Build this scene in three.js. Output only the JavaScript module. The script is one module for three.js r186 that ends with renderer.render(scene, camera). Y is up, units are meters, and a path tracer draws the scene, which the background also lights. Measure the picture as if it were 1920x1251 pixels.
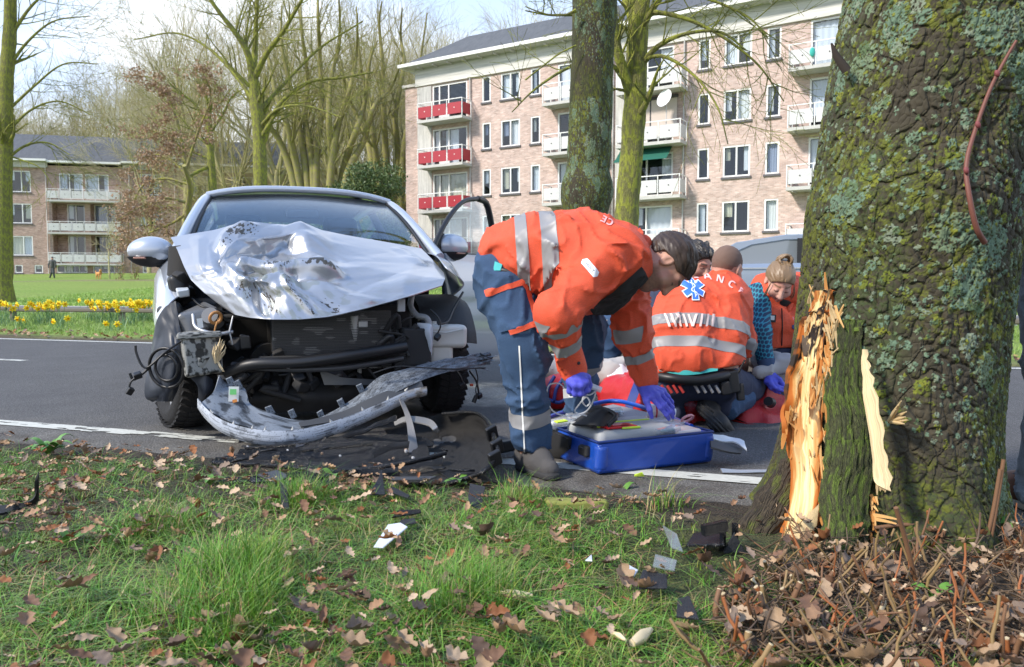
import * as THREE from 'three';
import { mergeGeometries, mergeVertices } from 'three/addons/utils/BufferGeometryUtils.js';
import { RoundedBoxGeometry } from 'three/addons/geometries/RoundedBoxGeometry.js';

// ---------- camera, sky, sun, exposure ----------
const F = 1450, CAMH = 0.74, TILT = Math.atan(85.5 / F);
const scene = new THREE.Scene();
const camera = new THREE.PerspectiveCamera(2 * Math.atan(625.5 / F) * 180 / Math.PI, 1920 / 1251, 0.05, 400);
camera.position.set(0, CAMH, 0);
camera.rotation.set(-TILT, 0, 0);
camera.focus = 3.4; camera.userData.fStop = 8;
scene.add(camera);
const renderer = new THREE.WebGLRenderer({ antialias: true });
renderer.toneMapping = THREE.LinearToneMapping;
renderer.toneMappingExposure = 1.85;
renderer.shadowMap.enabled = true;
const SUN_DIR = new THREE.Vector3(-0.68, 0.64, 0.40).normalize();
const sun = new THREE.DirectionalLight(0xfff6ea, 2.9);
sun.position.copy(SUN_DIR).multiplyScalar(60);
sun.castShadow = true; sun.shadow.radius = 14;
sun.shadow.mapSize.set(4096, 4096);
Object.assign(sun.shadow.camera, { left: -60, right: 60, top: 60, bottom: -60, near: 1, far: 160 });
scene.add(sun, sun.target);

// ---------- small maths ----------
const V = (x, y, z) => new THREE.Vector3(x, y, z);
const lerp = (a, b, t) => a + (b - a) * t, clamp = (x, a = 0, b = 1) => Math.min(b, Math.max(a, x));
const smooth = (a, b, x) => { const t = clamp((x - a) / (b - a)); return t * t * (3 - 2 * t); };
function RNG(seed) { let s = seed >>> 0; const r = () => { s = (s + 0x6D2B79F5) >>> 0; let t = Math.imul(s ^ (s >>> 15), 1 | s); t = (t + Math.imul(t ^ (t >>> 7), 61 | t)) ^ t; return ((t ^ (t >>> 14)) >>> 0) / 4294967296; }; r.in = (a, b) => a + (b - a) * r(); r.pick = a => a[Math.floor(r() * a.length)]; return r; }
const PERM = (() => { const r = RNG(11), p = new Uint8Array(512); const a = [...Array(256).keys()]; for (let i = 255; i > 0; i--) { const j = Math.floor(r() * (i + 1)); [a[i], a[j]] = [a[j], a[i]]; } for (let i = 0; i < 512; i++) p[i] = a[i & 255]; return p; })();
const fade = t => t * t * t * (t * (t * 6 - 15) + 10);
function noise2(x, y, per = 256) { // value noise 0..1, tiles every per cells
  const xi = Math.floor(x), yi = Math.floor(y), fx = fade(x - xi), fy = fade(y - yi);
  const m = v => ((v % per) + per) % per & 255;
  const x0 = m(xi), x1 = m(xi + 1), y0 = m(yi), y1 = m(yi + 1);
  const h = (a, b) => PERM[PERM[a] + b] / 255;
  return lerp(lerp(h(x0, y0), h(x1, y0), fx), lerp(h(x0, y1), h(x1, y1), fx), fy);
}
function noise3(x, y, z) {
  const xi = Math.floor(x), yi = Math.floor(y), zi = Math.floor(z), fx = fade(x - xi), fy = fade(y - yi), fz = fade(z - zi);
  const X = xi & 255, Y = yi & 255, Z = zi & 255, X1 = (X + 1) & 255, Y1 = (Y + 1) & 255, Z1 = (Z + 1) & 255;
  const h = (a, b, c) => PERM[PERM[PERM[a] + b] + c] / 255;
  return lerp(lerp(lerp(h(X, Y, Z), h(X1, Y, Z), fx), lerp(h(X, Y1, Z), h(X1, Y1, Z), fx), fy), lerp(lerp(h(X, Y, Z1), h(X1, Y, Z1), fx), lerp(h(X, Y1, Z1), h(X1, Y1, Z1), fx), fy), fz);
}
const fbm2 = (x, y, o = 4, per = 256) => { let s = 0, a = .5, n = 0; for (let i = 0; i < o; i++) { s += a * noise2(x, y, per); n += a; a *= .5; x = x * 2 + 17; y = y * 2 + 31; per *= 2; } return s / n; };
const fbm3 = (x, y, z, o = 3) => { let s = 0, a = .5, n = 0; for (let i = 0; i < o; i++) { s += a * noise3(x, y, z); n += a; a *= .5; x = x * 2.03 + 7; y = y * 2.03 + 3; z = z * 2.03 + 5; } return s / n; };
// a pixel of the photograph gives a direction; the ground, a depth or a plane gives the distance
function ray(u, v) { return V((u - 960) / F, -(v - 625.5) / F, -1).applyAxisAngle(V(1, 0, 0), -TILT); }
function G(u, v, y = 0) { const r = ray(u, v); return V(0, CAMH, 0).addScaledVector(r, (y - CAMH) / r.y); }
function D(u, v, d) { const r = ray(u, v); return V(0, CAMH, 0).addScaledVector(r, d / -r.z); }

// ---------- the sky: thin bright cloud over pale blue ----------
{
  const w = 1024, h = 512, data = new Float32Array(w * h * 4);
  for (let j = 0; j < h; j++) for (let i = 0; i < w; i++) {
    const el = ((j + .5) / h - .5) * Math.PI, az = (i + .5) / w * Math.PI * 2;
    const y = Math.sin(el), c = Math.cos(el), x = c * Math.cos(az), z = c * Math.sin(az);
    const up = Math.max(y, 0), k = 1 / (up + .35);
    const cl = (1 - .95 * smooth(.35, .75, y)) * smooth(.40, .66, fbm3(x * k * 2.2 + 9, y * 2.0 + 4, z * k * 2.2 + 2, 5));
    const t = Math.pow(1 - up, 2.2), q = .96;
    const blue = [lerp(.22, .78, t), lerp(.38, .87, t), lerp(.72, 1.0, t)];
    const o = (j * w + i) * 4;
    for (let n = 0; n < 3; n++) data[o + n] = y < 0 ? [.16, .15, .12][n] : lerp(blue[n], [1.0, 1.01, 1.04][n], cl * .8) * q;
    data[o + 3] = 1;
  }
  const sky = new THREE.DataTexture(data, w, h, THREE.RGBAFormat, THREE.FloatType);
  sky.mapping = THREE.EquirectangularReflectionMapping; sky.magFilter = sky.minFilter = THREE.LinearFilter; sky.needsUpdate = true;
  scene.background = sky; scene.environment = sky;
}

// ---------- naming, things and parts ----------
const taken = {};
function numbered(n) { if (!(n in taken)) { taken[n] = 0; return n; } taken[n]++; return n + '_' + String(taken[n]).padStart(3, '0'); }
function tag(o, label, category, group, kind) { if (label) o.userData.label = label; if (category) o.userData.category = category; if (group) o.userData.group = group; if (kind) o.userData.kind = kind; return o; }
function thing(name, label, category, pos = [0, 0, 0], turn = 0, group) {
  const o = new THREE.Group(); o.name = numbered(name); Array.isArray(pos) ? o.position.set(...pos) : o.position.copy(pos); o.rotation.y = turn; scene.add(o);
  return tag(o, label, category, group);
}
function part(name, geo, mat, parent, label) { const m = new THREE.Mesh(geo, mat); m.name = name; parent.add(m); if (label) m.userData.label = label; return m; }
// a part whose shape was laid out in world coordinates (for things that are moved but not turned)
function wpart(name, geo, mat, parent, label) {
  const p = V(0, 0, 0); for (let o = parent; o && o !== scene; o = o.parent) p.add(o.position);
  geo.translate(-p.x, -p.y, -p.z); return part(name, geo, mat, parent, label);
}
function single(name, geo, mat, label, category, group, at) { // a thing that is one mesh, with its origin at its base
  geo.computeBoundingBox(); const b = geo.boundingBox, c = at || V((b.min.x + b.max.x) / 2, b.min.y, (b.min.z + b.max.z) / 2);
  geo.translate(-c.x, -c.y, -c.z); const m = new THREE.Mesh(geo, mat); m.name = numbered(name); m.position.copy(c); scene.add(m); return tag(m, label, category, group);
}
function structure(name, geo, mat) { const m = new THREE.Mesh(geo, mat); m.name = numbered(name); m.userData.kind = 'structure'; scene.add(m); return m; }

// ---------- shapes ----------
function xf(g, p = [0, 0, 0], r = [0, 0, 0], s = 1) { const m = new THREE.Matrix4().compose(V(...p), new THREE.Quaternion().setFromEuler(new THREE.Euler(...r)), typeof s === 'number' ? V(s, s, s) : V(...s)); return g.applyMatrix4(m); }
const box = (w, h, d, x = 0, y = 0, z = 0, r) => xf(new THREE.BoxGeometry(w, h, d), [x, y, z], r);
const rbox = (w, h, d, rad, x = 0, y = 0, z = 0, r, seg = 2) => xf(new RoundedBoxGeometry(w, h, d, seg, rad), [x, y, z], r);
function clean(g) { const q = g.index ? g.toNonIndexed() : g; for (const k of Object.keys(q.attributes)) if (!['position', 'normal', 'uv'].includes(k)) q.deleteAttribute(k); if (!q.attributes.uv) q.setAttribute('uv', new THREE.BufferAttribute(new Float32Array(q.attributes.position.count * 2), 2)); return q; }
const merge = list => mergeGeometries(list.map(clean), false);
function spline(pts, n) { const c = new THREE.CatmullRomCurve3(pts, false, 'centripetal'); return c.getPoints(n); }
// a tube along points with a radius at each (uv in metres)
function tube(pts, radii, seg = 8, caps = true) {
  const R = i => typeof radii === 'number' ? radii : radii[Math.min(i, radii.length - 1)];
  const n = pts.length, pos = [], nor = [], uv = [], idx = [];
  const T = pts.map((p, i) => V(0, 0, 0).subVectors(pts[Math.min(n - 1, i + 1)], pts[Math.max(0, i - 1)]).normalize());
  let N = Math.abs(T[0].y) < .9 ? V(0, 1, 0) : V(1, 0, 0); N.addScaledVector(T[0], -N.dot(T[0])).normalize();
  let len = 0;
  for (let i = 0; i < n; i++) {
    if (i) { len += pts[i].distanceTo(pts[i - 1]); N.addScaledVector(T[i], -N.dot(T[i])); if (N.lengthSq() < 1e-8) N = V(T[i].y, T[i].z, T[i].x); N.normalize(); }
    const B = V(0, 0, 0).crossVectors(T[i], N), r = R(i);
    for (let k = 0; k <= seg; k++) { const a = k / seg * Math.PI * 2, c = Math.cos(a), s = Math.sin(a), x = N.x * c + B.x * s, y = N.y * c + B.y * s, z = N.z * c + B.z * s; pos.push(pts[i].x + x * r, pts[i].y + y * r, pts[i].z + z * r); nor.push(x, y, z); uv.push(a * Math.max(R(0), .002), len); }
  }
  const w = seg + 1;
  for (let i = 0; i < n - 1; i++) for (let k = 0; k < seg; k++) { const a = i * w + k; idx.push(a, a + 1, a + w, a + 1, a + w + 1, a + w); }
  if (caps) for (const [i, s] of [[0, -1], [n - 1, 1]]) {
    const c = pos.length / 3; pos.push(pts[i].x, pts[i].y, pts[i].z); nor.push(T[i].x * s, T[i].y * s, T[i].z * s); uv.push(0, 0);
    const st = pos.length / 3; for (let k = 0; k <= seg; k++) { const q = (i * w + k) * 3; pos.push(pos[q], pos[q + 1], pos[q + 2]); nor.push(T[i].x * s, T[i].y * s, T[i].z * s); uv.push(0, 0); }
    for (let k = 0; k < seg; k++) s > 0 ? idx.push(c, st + k, st + k + 1) : idx.push(c, st + k + 1, st + k);
  }
  const g = new THREE.BufferGeometry(); g.setAttribute('position', new THREE.Float32BufferAttribute(pos, 3)); g.setAttribute('normal', new THREE.Float32BufferAttribute(nor, 3)); g.setAttribute('uv', new THREE.Float32BufferAttribute(uv, 2)); g.setIndex(idx); return g;
}
// a surface from rows of points; with t > 0 it gets that thickness and closed rims
function sheet(rows, t = 0, uvScale = 1) {
  const R = rows.length, C = rows[0].length, pos = [], uv = [], idx = [];
  for (let i = 0; i < R; i++) for (let j = 0; j < C; j++) { const p = rows[i][j]; pos.push(p.x, p.y, p.z); uv.push(j / (C - 1) * uvScale, i / (R - 1) * uvScale); }
  for (let i = 0; i < R - 1; i++) for (let j = 0; j < C - 1; j++) { const a = i * C + j; idx.push(a, a + C, a + 1, a + 1, a + C, a + C + 1); }
  const g = new THREE.BufferGeometry(); g.setAttribute('position', new THREE.Float32BufferAttribute(pos, 3)); g.setAttribute('uv', new THREE.Float32BufferAttribute(uv, 2)); g.setIndex(idx); g.computeVertexNormals();
  if (!t) return g;
  const nor = g.attributes.normal, n = R * C, p2 = pos.slice(), u2 = uv.slice(), i2 = idx.slice();
  for (let k = 0; k < n; k++) { p2.push(pos[k * 3] - nor.getX(k) * t, pos[k * 3 + 1] - nor.getY(k) * t, pos[k * 3 + 2] - nor.getZ(k) * t); u2.push(uv[k * 2], uv[k * 2 + 1]); }
  for (let k = 0; k < idx.length; k += 3) i2.push(idx[k] + n, idx[k + 2] + n, idx[k + 1] + n);
  const rim = []; for (let j = 0; j < C; j++) rim.push(j); for (let i = 1; i < R; i++) rim.push(i * C + C - 1); for (let j = C - 2; j >= 0; j--) rim.push((R - 1) * C + j); for (let i = R - 2; i > 0; i--) rim.push(i * C);
  const st = p2.length / 3; for (const k of rim) { p2.push(p2[k * 3], p2[k * 3 + 1], p2[k * 3 + 2]); u2.push(uv[k * 2], uv[k * 2 + 1]); } for (const k of rim) { const q = (k + n) * 3; p2.push(p2[q], p2[q + 1], p2[q + 2]); u2.push(uv[k * 2], uv[k * 2 + 1]); }
  const m = rim.length; for (let k = 0; k < m; k++) { const a = st + k, b = st + (k + 1) % m; i2.push(a, b, a + m, b, b + m, a + m); }
  const s = new THREE.BufferGeometry(); s.setAttribute('position', new THREE.Float32BufferAttribute(p2, 3)); s.setAttribute('uv', new THREE.Float32BufferAttribute(u2, 2)); s.setIndex(i2); s.computeVertexNormals(); return s;
}
// resample rows of control points (Catmull-Rom both ways)
function refine(rows, nr, nc) {
  const a = rows.map(r => spline(r, nc - 1)); const out = [];
  const cols = []; for (let j = 0; j < nc; j++) cols.push(spline(a.map(r => r[j]), nr - 1));
  for (let i = 0; i < nr; i++) out.push(cols.map(c => c[i])); return out;
}
function poly(points, depth, bevel = 0) { const s = new THREE.Shape(points.map(p => new THREE.Vector2(p[0], p[1]))); return new THREE.ExtrudeGeometry(s, { depth, bevelEnabled: bevel > 0, bevelSize: bevel, bevelThickness: bevel, bevelSegments: 1 }); }
function lumpy(g, amp, freq, seed = 0) { // knocks a shape out of true
  g = g.index ? g : mergeVertices(g); const p = g.attributes.position; for (let i = 0; i < p.count; i++) { const x = p.getX(i), y = p.getY(i), z = p.getZ(i); p.setXYZ(i, x + amp * (noise3(x * freq + seed, y * freq, z * freq) - .5) * 2, y + amp * (noise3(x * freq, y * freq + 31 + seed, z * freq) - .5) * 2, z + amp * (noise3(x * freq, y * freq, z * freq + 57 + seed) - .5) * 2); } g.computeVertexNormals(); return g;
}

// ---------- textures and materials ----------
function tex(w, h, fn, srgb = true) {
  const d = new Uint8Array(w * h * 4); const o = [0, 0, 0, 1];
  for (let j = 0; j < h; j++) for (let i = 0; i < w; i++) { o[3] = 1; fn(i, j, o); const k = (j * w + i) * 4; for (let n = 0; n < 4; n++) d[k + n] = clamp(o[n]) * 255; }
  const t = new THREE.DataTexture(d, w, h); t.magFilter = t.minFilter = THREE.LinearFilter; t.wrapS = t.wrapT = THREE.RepeatWrapping; if (srgb) t.colorSpace = THREE.SRGBColorSpace; t.needsUpdate = true; return t;
}
const rep = (t, x, y) => { const c = t.clone(); c.repeat.set(x, y === undefined ? x : y); c.needsUpdate = true; return c; };
const lin = (r, g, b) => new THREE.Color().setRGB(r, g, b);
const M = (color, o = {}) => new THREE.MeshStandardMaterial({ color: Array.isArray(color) ? lin(...color) : color, roughness: .7, ...o });
const MP = (color, o = {}) => new THREE.MeshPhysicalMaterial({ color: Array.isArray(color) ? lin(...color) : color, roughness: .5, ...o });
const grain = tex(512, 512, (i, j, o) => { const v = .80 + .2 * fbm2(i / 16, j / 16, 4, 32) + .12 * (noise2(i / 2, j / 2, 256) - .5); o[0] = o[1] = o[2] = v; });
const bumpFine = tex(512, 512, (i, j, o) => { o[0] = o[1] = o[2] = .5 * fbm2(i / 16, j / 16, 4, 32) + .5 * noise2(i / 1.5, j / 1.5, 341); }, false);
const cloth = tex(256, 256, (i, j, o) => { const v = .9 + .05 * Math.sin(i * Math.PI / 2) + .05 * Math.sin(j * Math.PI / 2) + .08 * (noise2(i / 8, j / 8, 32) - .5); o[0] = o[1] = o[2] = v; });
const white = M([.78, .78, .75], { roughness: .55 });
const whiteDull = M([.62, .61, .57], { map: rep(grain, .4), roughness: .8 });
const black = M([.012, .012, .013], { roughness: .45 });
const blackDull = M([.018, .018, .019], { roughness: .8 });
const glassPane = MP([.9, .93, .95], { transmission: 1, thickness: 0, roughness: .03, ior: 1.5 });
// ---------- terrain and road ----------
const RO = V(-.07, 0, -3.27), RA = 19 * Math.PI / 180, RS = V(Math.cos(RA), 0, Math.sin(RA)), RT = V(Math.sin(RA), 0, -Math.cos(RA));
const road = (s, t, y = 0) => V(RO.x + RS.x * s + RT.x * t, y, RO.z + RS.z * s + RT.z * t); // s along the road, t across it, away from the camera
const toRoad = p => [(p.x - RO.x) * RS.x + (p.z - RO.z) * RS.z, (p.x - RO.x) * RT.x + (p.z - RO.z) * RT.z];
const edgeWob = s => .05 * (fbm2(s * 1.7 + 40, 3.3, 3) - .5) * 2 + .03 * (noise2(s * 9 + 5, 8) - .5);
function groundY(s, t) {
  const e = -.37 + edgeWob(s);
  let y = 0;
  if (t < 7) { const under = smooth(e - .03, e + .06, t) * (1 - smooth(5.25, 5.4, t)); y = lerp(.012, -.05, under); if (t < 0) y += .035 * smooth(e - .1, e - .6, t) * (fbm2(s * 2.2, t * 2.2, 4) - .2) + .010 * (noise2(s * 22, t * 22) - .5) * (1 - under); else y += .02 * (noise2(s * 4, t * 4) - .3) * smooth(5.3, 5.7, t); }
  else y = .01;
  y += .05 * smooth(10, 18, t) + 1.25 * smooth(19, 46, t) * 1 + .75 * smooth(40, 52, t) + .05 * (noise2(s * .3, t * .3) - .5) * smooth(18.5, 24, t);
  if (t > 13.9 && t < 18.7) y -= .03;
  return y;
}
const groundAt = (x, z) => { const [s, t] = toRoad(V(x, 0, z)); return groundY(s, t); };
function spaced(list) { const o = []; for (const [a, b, st] of list) for (let x = a; x < b - 1e-6; x += st) o.push(x); o.push(list[list.length - 1][1]); return o; }
function landSheet(S, T, yFn, colFn) {
  const pos = [], uv = [], col = [], idx = [], C = S.length;
  for (const t of T) for (const s of S) { const y = yFn(s, t), p = road(s, t, y); pos.push(p.x, p.y, p.z); uv.push(s, t); col.push(...colFn(s, t)); }
  for (let i = 0; i < T.length - 1; i++) for (let j = 0; j < C - 1; j++) { const a = i * C + j; idx.push(a, a + 1, a + C, a + 1, a + C + 1, a + C); }
  const g = new THREE.BufferGeometry(); g.setAttribute('position', new THREE.Float32BufferAttribute(pos, 3)); g.setAttribute('uv', new THREE.Float32BufferAttribute(uv, 2)); g.setAttribute('color', new THREE.Float32BufferAttribute(col, 3)); g.setIndex(idx); g.computeVertexNormals(); return g;
}
const mixc = (a, b, t) => [lerp(a[0], b[0], t), lerp(a[1], b[1], t), lerp(a[2], b[2], t)];
const soilTex = tex(1024, 1024, (i, j, o) => { const a = fbm2(i / 64, j / 64, 6, 16), b = noise2(i / 3, j / 3, 341), c = noise2(i / 9 + 5, j / 9, 113); const v = .84 + .3 * (a - .5) + .26 * (b - .5) + .16 * (c - .5); o[0] = v * 1.02; o[1] = v; o[2] = v * .95; });
const soilBump = tex(512, 512, (i, j, o) => { o[0] = o[1] = o[2] = .6 * fbm2(i / 32, j / 32, 5, 16) + .4 * noise2(i / 3, j / 3, 170); }, false);
const soilM = new THREE.MeshStandardMaterial({ vertexColors: true, map: rep(soilTex, .6), bumpMap: rep(soilBump, 1.4), bumpScale: .02, roughness: .95 });
structure('ground', landSheet(spaced([[-160, -30, 8], [-30, -8, 1], [-8, -4, .12], [-4, 3.2, .045], [3.2, 8, .2], [8, 40, 2], [40, 160, 10]]), spaced([[-9, -3, .5], [-3, -.2, .045], [-.2, 5.1, .6], [5.1, 7, .1], [7, 22, .4], [22, 60, 1], [60, 220, 12]]), groundY, (s, t) => {
  const n = fbm2(s * 1.3 + 20, t * 1.3 + 7, 4), n2 = noise2(s * 7, t * 7);
  const soil = [.060, .043, .029], moss = [.075, .095, .024], lawn = [.25, .40, .065], lawn2 = [.33, .43, .10], dirt = [.30, .25, .17];
  if (t < 4) return mixc(soil, moss, smooth(.42, .62, n) * smooth(-.5, -.9, t) * .9 + .05 * n2);
  let c = mixc(lawn, lawn2, smooth(.3, .7, n) * .8);
  c = mixc([.11, .08, .055], c, smooth(5.6, 6.5, t + n * .7));
  const lp = 40.2 + 1.2 * Math.sin(s * .12) - .02 * s; c = mixc(c, dirt, (1 - smooth(.35, .9, Math.abs(t - lp))) * smooth(.25, .5, n + .15));
  return c;
}), soilM);
// asphalt: stones in dark binder, dust along the verge, powder strewn by the right wheel
const stoneTex = tex(1024, 1024, (i, j, o) => { const a = noise2(i / 2.2, j / 2.2, 465), b = noise2(i / 4.5 + 9, j / 4.5, 227), c = fbm2(i / 128, j / 128, 4, 8); const v = .74 + .40 * (smooth(.45, .95, a) - .25) + .22 * (b - .5) + .10 * (c - .5); o[0] = v; o[1] = v * .995; o[2] = v * .985; });
const stoneBump = tex(1024, 1024, (i, j, o) => { o[0] = o[1] = o[2] = .7 * noise2(i / 2.2, j / 2.2, 465) + .3 * noise2(i / 4.5 + 9, j / 4.5, 227); }, false);
const asphaltM = new THREE.MeshStandardMaterial({ vertexColors: true, map: rep(stoneTex, .75), bumpMap: rep(stoneBump, .75), bumpScale: .004, roughness: .85 });
const pow = toRoad(G(915, 735)), pow2 = toRoad(G(980, 752));
structure('road', landSheet(spaced([[-140, -20, 6], [-20, -7, .5], [-7, 3.4, .05], [3.4, 8, .3], [8, 120, 6]]), [-.45, -.4, ...spaced([[-.36, 5.32, .06]])], (s, t) => t < -.42 ? -.06 : .0 + .002 * (noise2(s * 3, t * 3) - .5), (s, t) => {
  const n = fbm2(s * .9 + 3, t * .9, 4), n2 = fbm2(s * 6, t * 6 + 3, 3), n3 = noise2(s * 15, t * 15);
  let c = mixc([.13, .128, .13], [.17, .167, .165], n);
  c = mixc(c, [.29, .27, .235], smooth(.45, -.4, t + (n2 - .5) * .5) * .75);
  c = mixc(c, [.085, .065, .045], smooth(.05, -.42, t + (n2 - .5) * .7) * smooth(.4, .6, n3 * .5 + n2 * .5) * .9);
  for (const [q, r1, r2] of [[pow, 1.0, .45], [pow2, .6, .4]]) { const d = Math.hypot((s - q[0]) / r1, (t - q[1]) / r2); c = mixc(c, [.62, .57, .50], smooth(1.05, .35, d + (n2 - .5) * 1.1 + (n3 - .5) * .35) * .9); }
  return c;
}), asphaltM);
// painted lines, worn through where tyres and dirt have taken them
const wornTex = (bare, seed) => tex(2048, 64, (i, j, o) => { const a = fbm2(i / 22 + seed, j / 12, 5, 256), b = fbm2(i / 150 + seed, 3.5, 2), v = .86 + .1 * (noise2(i / 3, j / 3) - .5); o[0] = o[1] = v; o[2] = v * .96; o[3] = a + (b - .5) * .5 > bare ? 1 : 0; });
function lineSheet(name, s0, s1, t, w, worn, seed, y = .004) { const g = landSheet(spaced([[s0, s1, .25]]), [t - w / 2, t + w / 2], () => y, () => [1, 1, 1]); const uv = g.attributes.uv; for (let i = 0; i < uv.count; i++) uv.setXY(i, (uv.getX(i) - s0) / 9, (uv.getY(i) - t) / w + .5); g.deleteAttribute('color'); return structure(name, g, M([.74, .74, .72], { map: wornTex(worn, seed), alphaTest: .5, roughness: .75 })); }
lineSheet('edge_line', -30, -1.0, 0, .11, .39, 3);
lineSheet('edge_line', -1.0, 30, 0, .11, .28, 8);
lineSheet('edge_line', -60, 40, 5.12, .11, .2, 5);
for (let k = -5; k < 4; k++) lineSheet('centre_line', -9.1 + k * 12, -6.1 + k * 12, 2.72, .1, .25, k + 20);
// cycle path beyond the rail, with pale edging
structure('cycle_path', landSheet(spaced([[-120, -30, 4], [-30, 30, 1], [30, 60, 4]]), [14.1, 16, 18.4], (s, t) => groundY(s, t) + .035, (s, t) => mixc([.27, .26, .25], [.34, .33, .31], fbm2(s, t, 3))), asphaltM);
for (const t of [14.05, 18.45]) { const m = structure('path_edging', landSheet(spaced([[-120, 60, 3]]), [t - .09, t - .085, t + .085, t + .09], (s, tt) => groundY(s, t) + (Math.abs(tt - t) > .086 ? -.05 : .05), () => [1, 1, 1]), M([.50, .49, .46], { map: grain })); }
// ---------- buildings ----------
const brickTex = (a, b, c, mortar) => tex(1024, 1024, (i, j, o) => { // 4.4 m x 4.16 m: 20 x 64 bricks
  const row = Math.floor(j / 16), off = row % 2 ? 25.6 : 0, x = (i + off) % 1024, bx = Math.floor(x / 51.2), fx = x % 51.2, fy = j % 16;
  const h = PERM[(PERM[row & 255] + bx * 7) & 255] / 255, h2 = PERM[(PERM[(row + 90) & 255] + bx * 13) & 255] / 255;
  const st = fbm2(i / 128, j / 128, 4, 8), m = fx < 2.6 || fy < 2.6;
  const base = m ? mortar : h < .45 ? a : h < .8 ? b : c, k = (m ? 1 : .93 + .14 * h2) * (.92 + .16 * st) * (.95 + .1 * noise2(i / 2, j / 2));
  o[0] = base[0] * k; o[1] = base[1] * k; o[2] = base[2] * k;
});
const brickA = M([1, 1, 1], { map: rep(brickTex([.735, .635, .59], [.695, .595, .55], [.77, .68, .64], [.76, .725, .695]), 1 / 4.4, 1 / 4.16), roughness: .9 });
const brickB = M([1, 1, 1], { map: rep(brickTex([.66, .55, .50], [.61, .50, .455], [.70, .595, .545], [.69, .64, .60]), 1 / 4.4, 1 / 4.16), roughness: .9 });
const slateM = M([.125, .132, .138], { map: rep(grain, .25), bumpMap: rep(bumpFine, .3), bumpScale: .02, roughness: .8 });
const sillM = M([.11, .105, .11], { roughness: .8 });
const roomM = M([.20, .195, .19], { roughness: .95 });
const curtains = [M([.75, .73, .68]), M([.60, .56, .42]), M([.68, .70, .72]), M([.30, .33, .42]), M([.78, .76, .74]), M([.74, .75, .76])];
const panelRed = M([.36, .022, .035], { roughness: .45 }), panelWhite = M([.72, .72, .70], { roughness: .5, map: rep(grain, .7) }), dotM = M([.05, .05, .05]);
const bgr = RNG(77);
function wallPiece(w, h, holes, depth = .32) { // front face at z = 0
  const s = new THREE.Shape([[0, 0], [w, 0], [w, h], [0, h]].map(p => new THREE.Vector2(...p)));
  for (const [x, y, a, b] of holes) s.holes.push(new THREE.Path([[x, y], [x, y + b], [x + a, y + b], [x + a, y]].map(p => new THREE.Vector2(...p))));
  const g = new THREE.ExtrudeGeometry(s, { depth, bevelEnabled: false }); g.translate(0, 0, -depth); return g;
}
// a window with its frame, glass, sill and what hangs behind it; panes = widths of its lights
function windowUnit(b, x, y, w, h, z, o = {}) {
  const f = .085, lights = o.lights || (w > 1 ? [1, 1] : [1]), tot = lights.reduce((a, c) => a + c, 0), list = [];
  list.push(box(w, f, .1, x + w / 2, y + f / 2, z), box(w, f, .1, x + w / 2, y + h - f / 2, z), box(f, h - 2 * f, .1, x + f / 2, y + h / 2, z), box(f, h - 2 * f, .1, x + w - f / 2, y + h / 2, z));
  let acc = 0; const W = part('window', new THREE.BufferGeometry(), white, b);
  lights.forEach((l, i) => {
    const x0 = x + f + (w - 2 * f) * acc / tot, x1 = x + f + (w - 2 * f) * (acc + l) / tot; acc += l;
    if (i < lights.length - 1) list.push(box(f * .9, h - 2 * f, .104, x1, y + h / 2, z));
    if (o.door === i) list.push(box(x1 - x0, h * .30, .07, (x0 + x1) / 2, y + f + h * .15, z));
    part('pane', box(x1 - x0, h - 2 * f, .012, (x0 + x1) / 2, y + h / 2, z - .03), glassPane, W);
    const k = o.open ? 9 : bgr();
    if (k < .9) { // curtain, net or blind
      const cm = o.curtain || bgr.pick(curtains), cw = k < .22 ? (x1 - x0) : (x1 - x0) * bgr.in(.35, .75), ch = k < .34 ? h - 2 * f : (h - 2 * f) * bgr.in(.4, 1), rows = [];
      for (let r = 0; r < 2; r++) { const q = []; for (let c = 0; c <= 14; c++) q.push(V((bgr() < 2 && i % 2 ? x1 - cw : x0) + cw * c / 14, y + h - f - (r ? ch : 0), z - .18 + .03 * Math.sin(c * 1.9))); rows.push(q); }
      part('curtain', sheet(rows), cm, W);
    }
  });
  W.geometry = merge(list);
  if (o.sill !== false) part('sill', box(w + .14, .11, .16, x + w / 2, y - .056, z + .07), sillM, W);
  return W;
}
// a balcony: slab, rail and flat panels on the front and on both ends
function balcony(b, x, y, w, d, z, mat, nFront, o = {}) {
  const B = part('balcony', merge([box(w, .17, d, x + w / 2, y + .085, z + d / 2), box(.06, .06, d - .1, x + .3, y - .035, z + d / 2)]), whiteDull, b), bars = [], H = o.h || 1.02;
  const post = (px, pz) => bars.push(box(.04, H, .04, px, y + .17 + H / 2, pz));
  for (let i = 0; i <= nFront; i++) post(x + .03 + (w - .06) * i / nFront, z + d - .03);
  for (const e of [x + .03, x + w - .03]) { bars.push(box(.045, .045, d - .06, e, y + .19 + H, z + d / 2 - .03)); post(e, z + .05); }
  bars.push(box(w, .045, .05, x + w / 2, y + .191 + H, z + d - .03));
  part('railing', merge(bars), white, B);
  const pw = (w - .06) / nFront, ph = .68, py = y + .17 + .14 + ph / 2;
  for (let i = 0; i < nFront; i++) { const c = x + .03 + pw * (i + .5); const p = part('panel', box(pw - .13, ph, .025, c, py, z + d - .03), mat, B); void p; part('panel_bolt', xf(new THREE.CylinderGeometry(.035, .035, .02, 8), [c, py + .03, z + d - .01], [Math.PI / 2, 0, 0]), o.bolt || dotM, B); }
  for (const e of [x + .03, x + w - .03]) part('panel', box(.025, ph, d - .3, e, py, z + d / 2), mat, B);
  return B;
}
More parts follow.
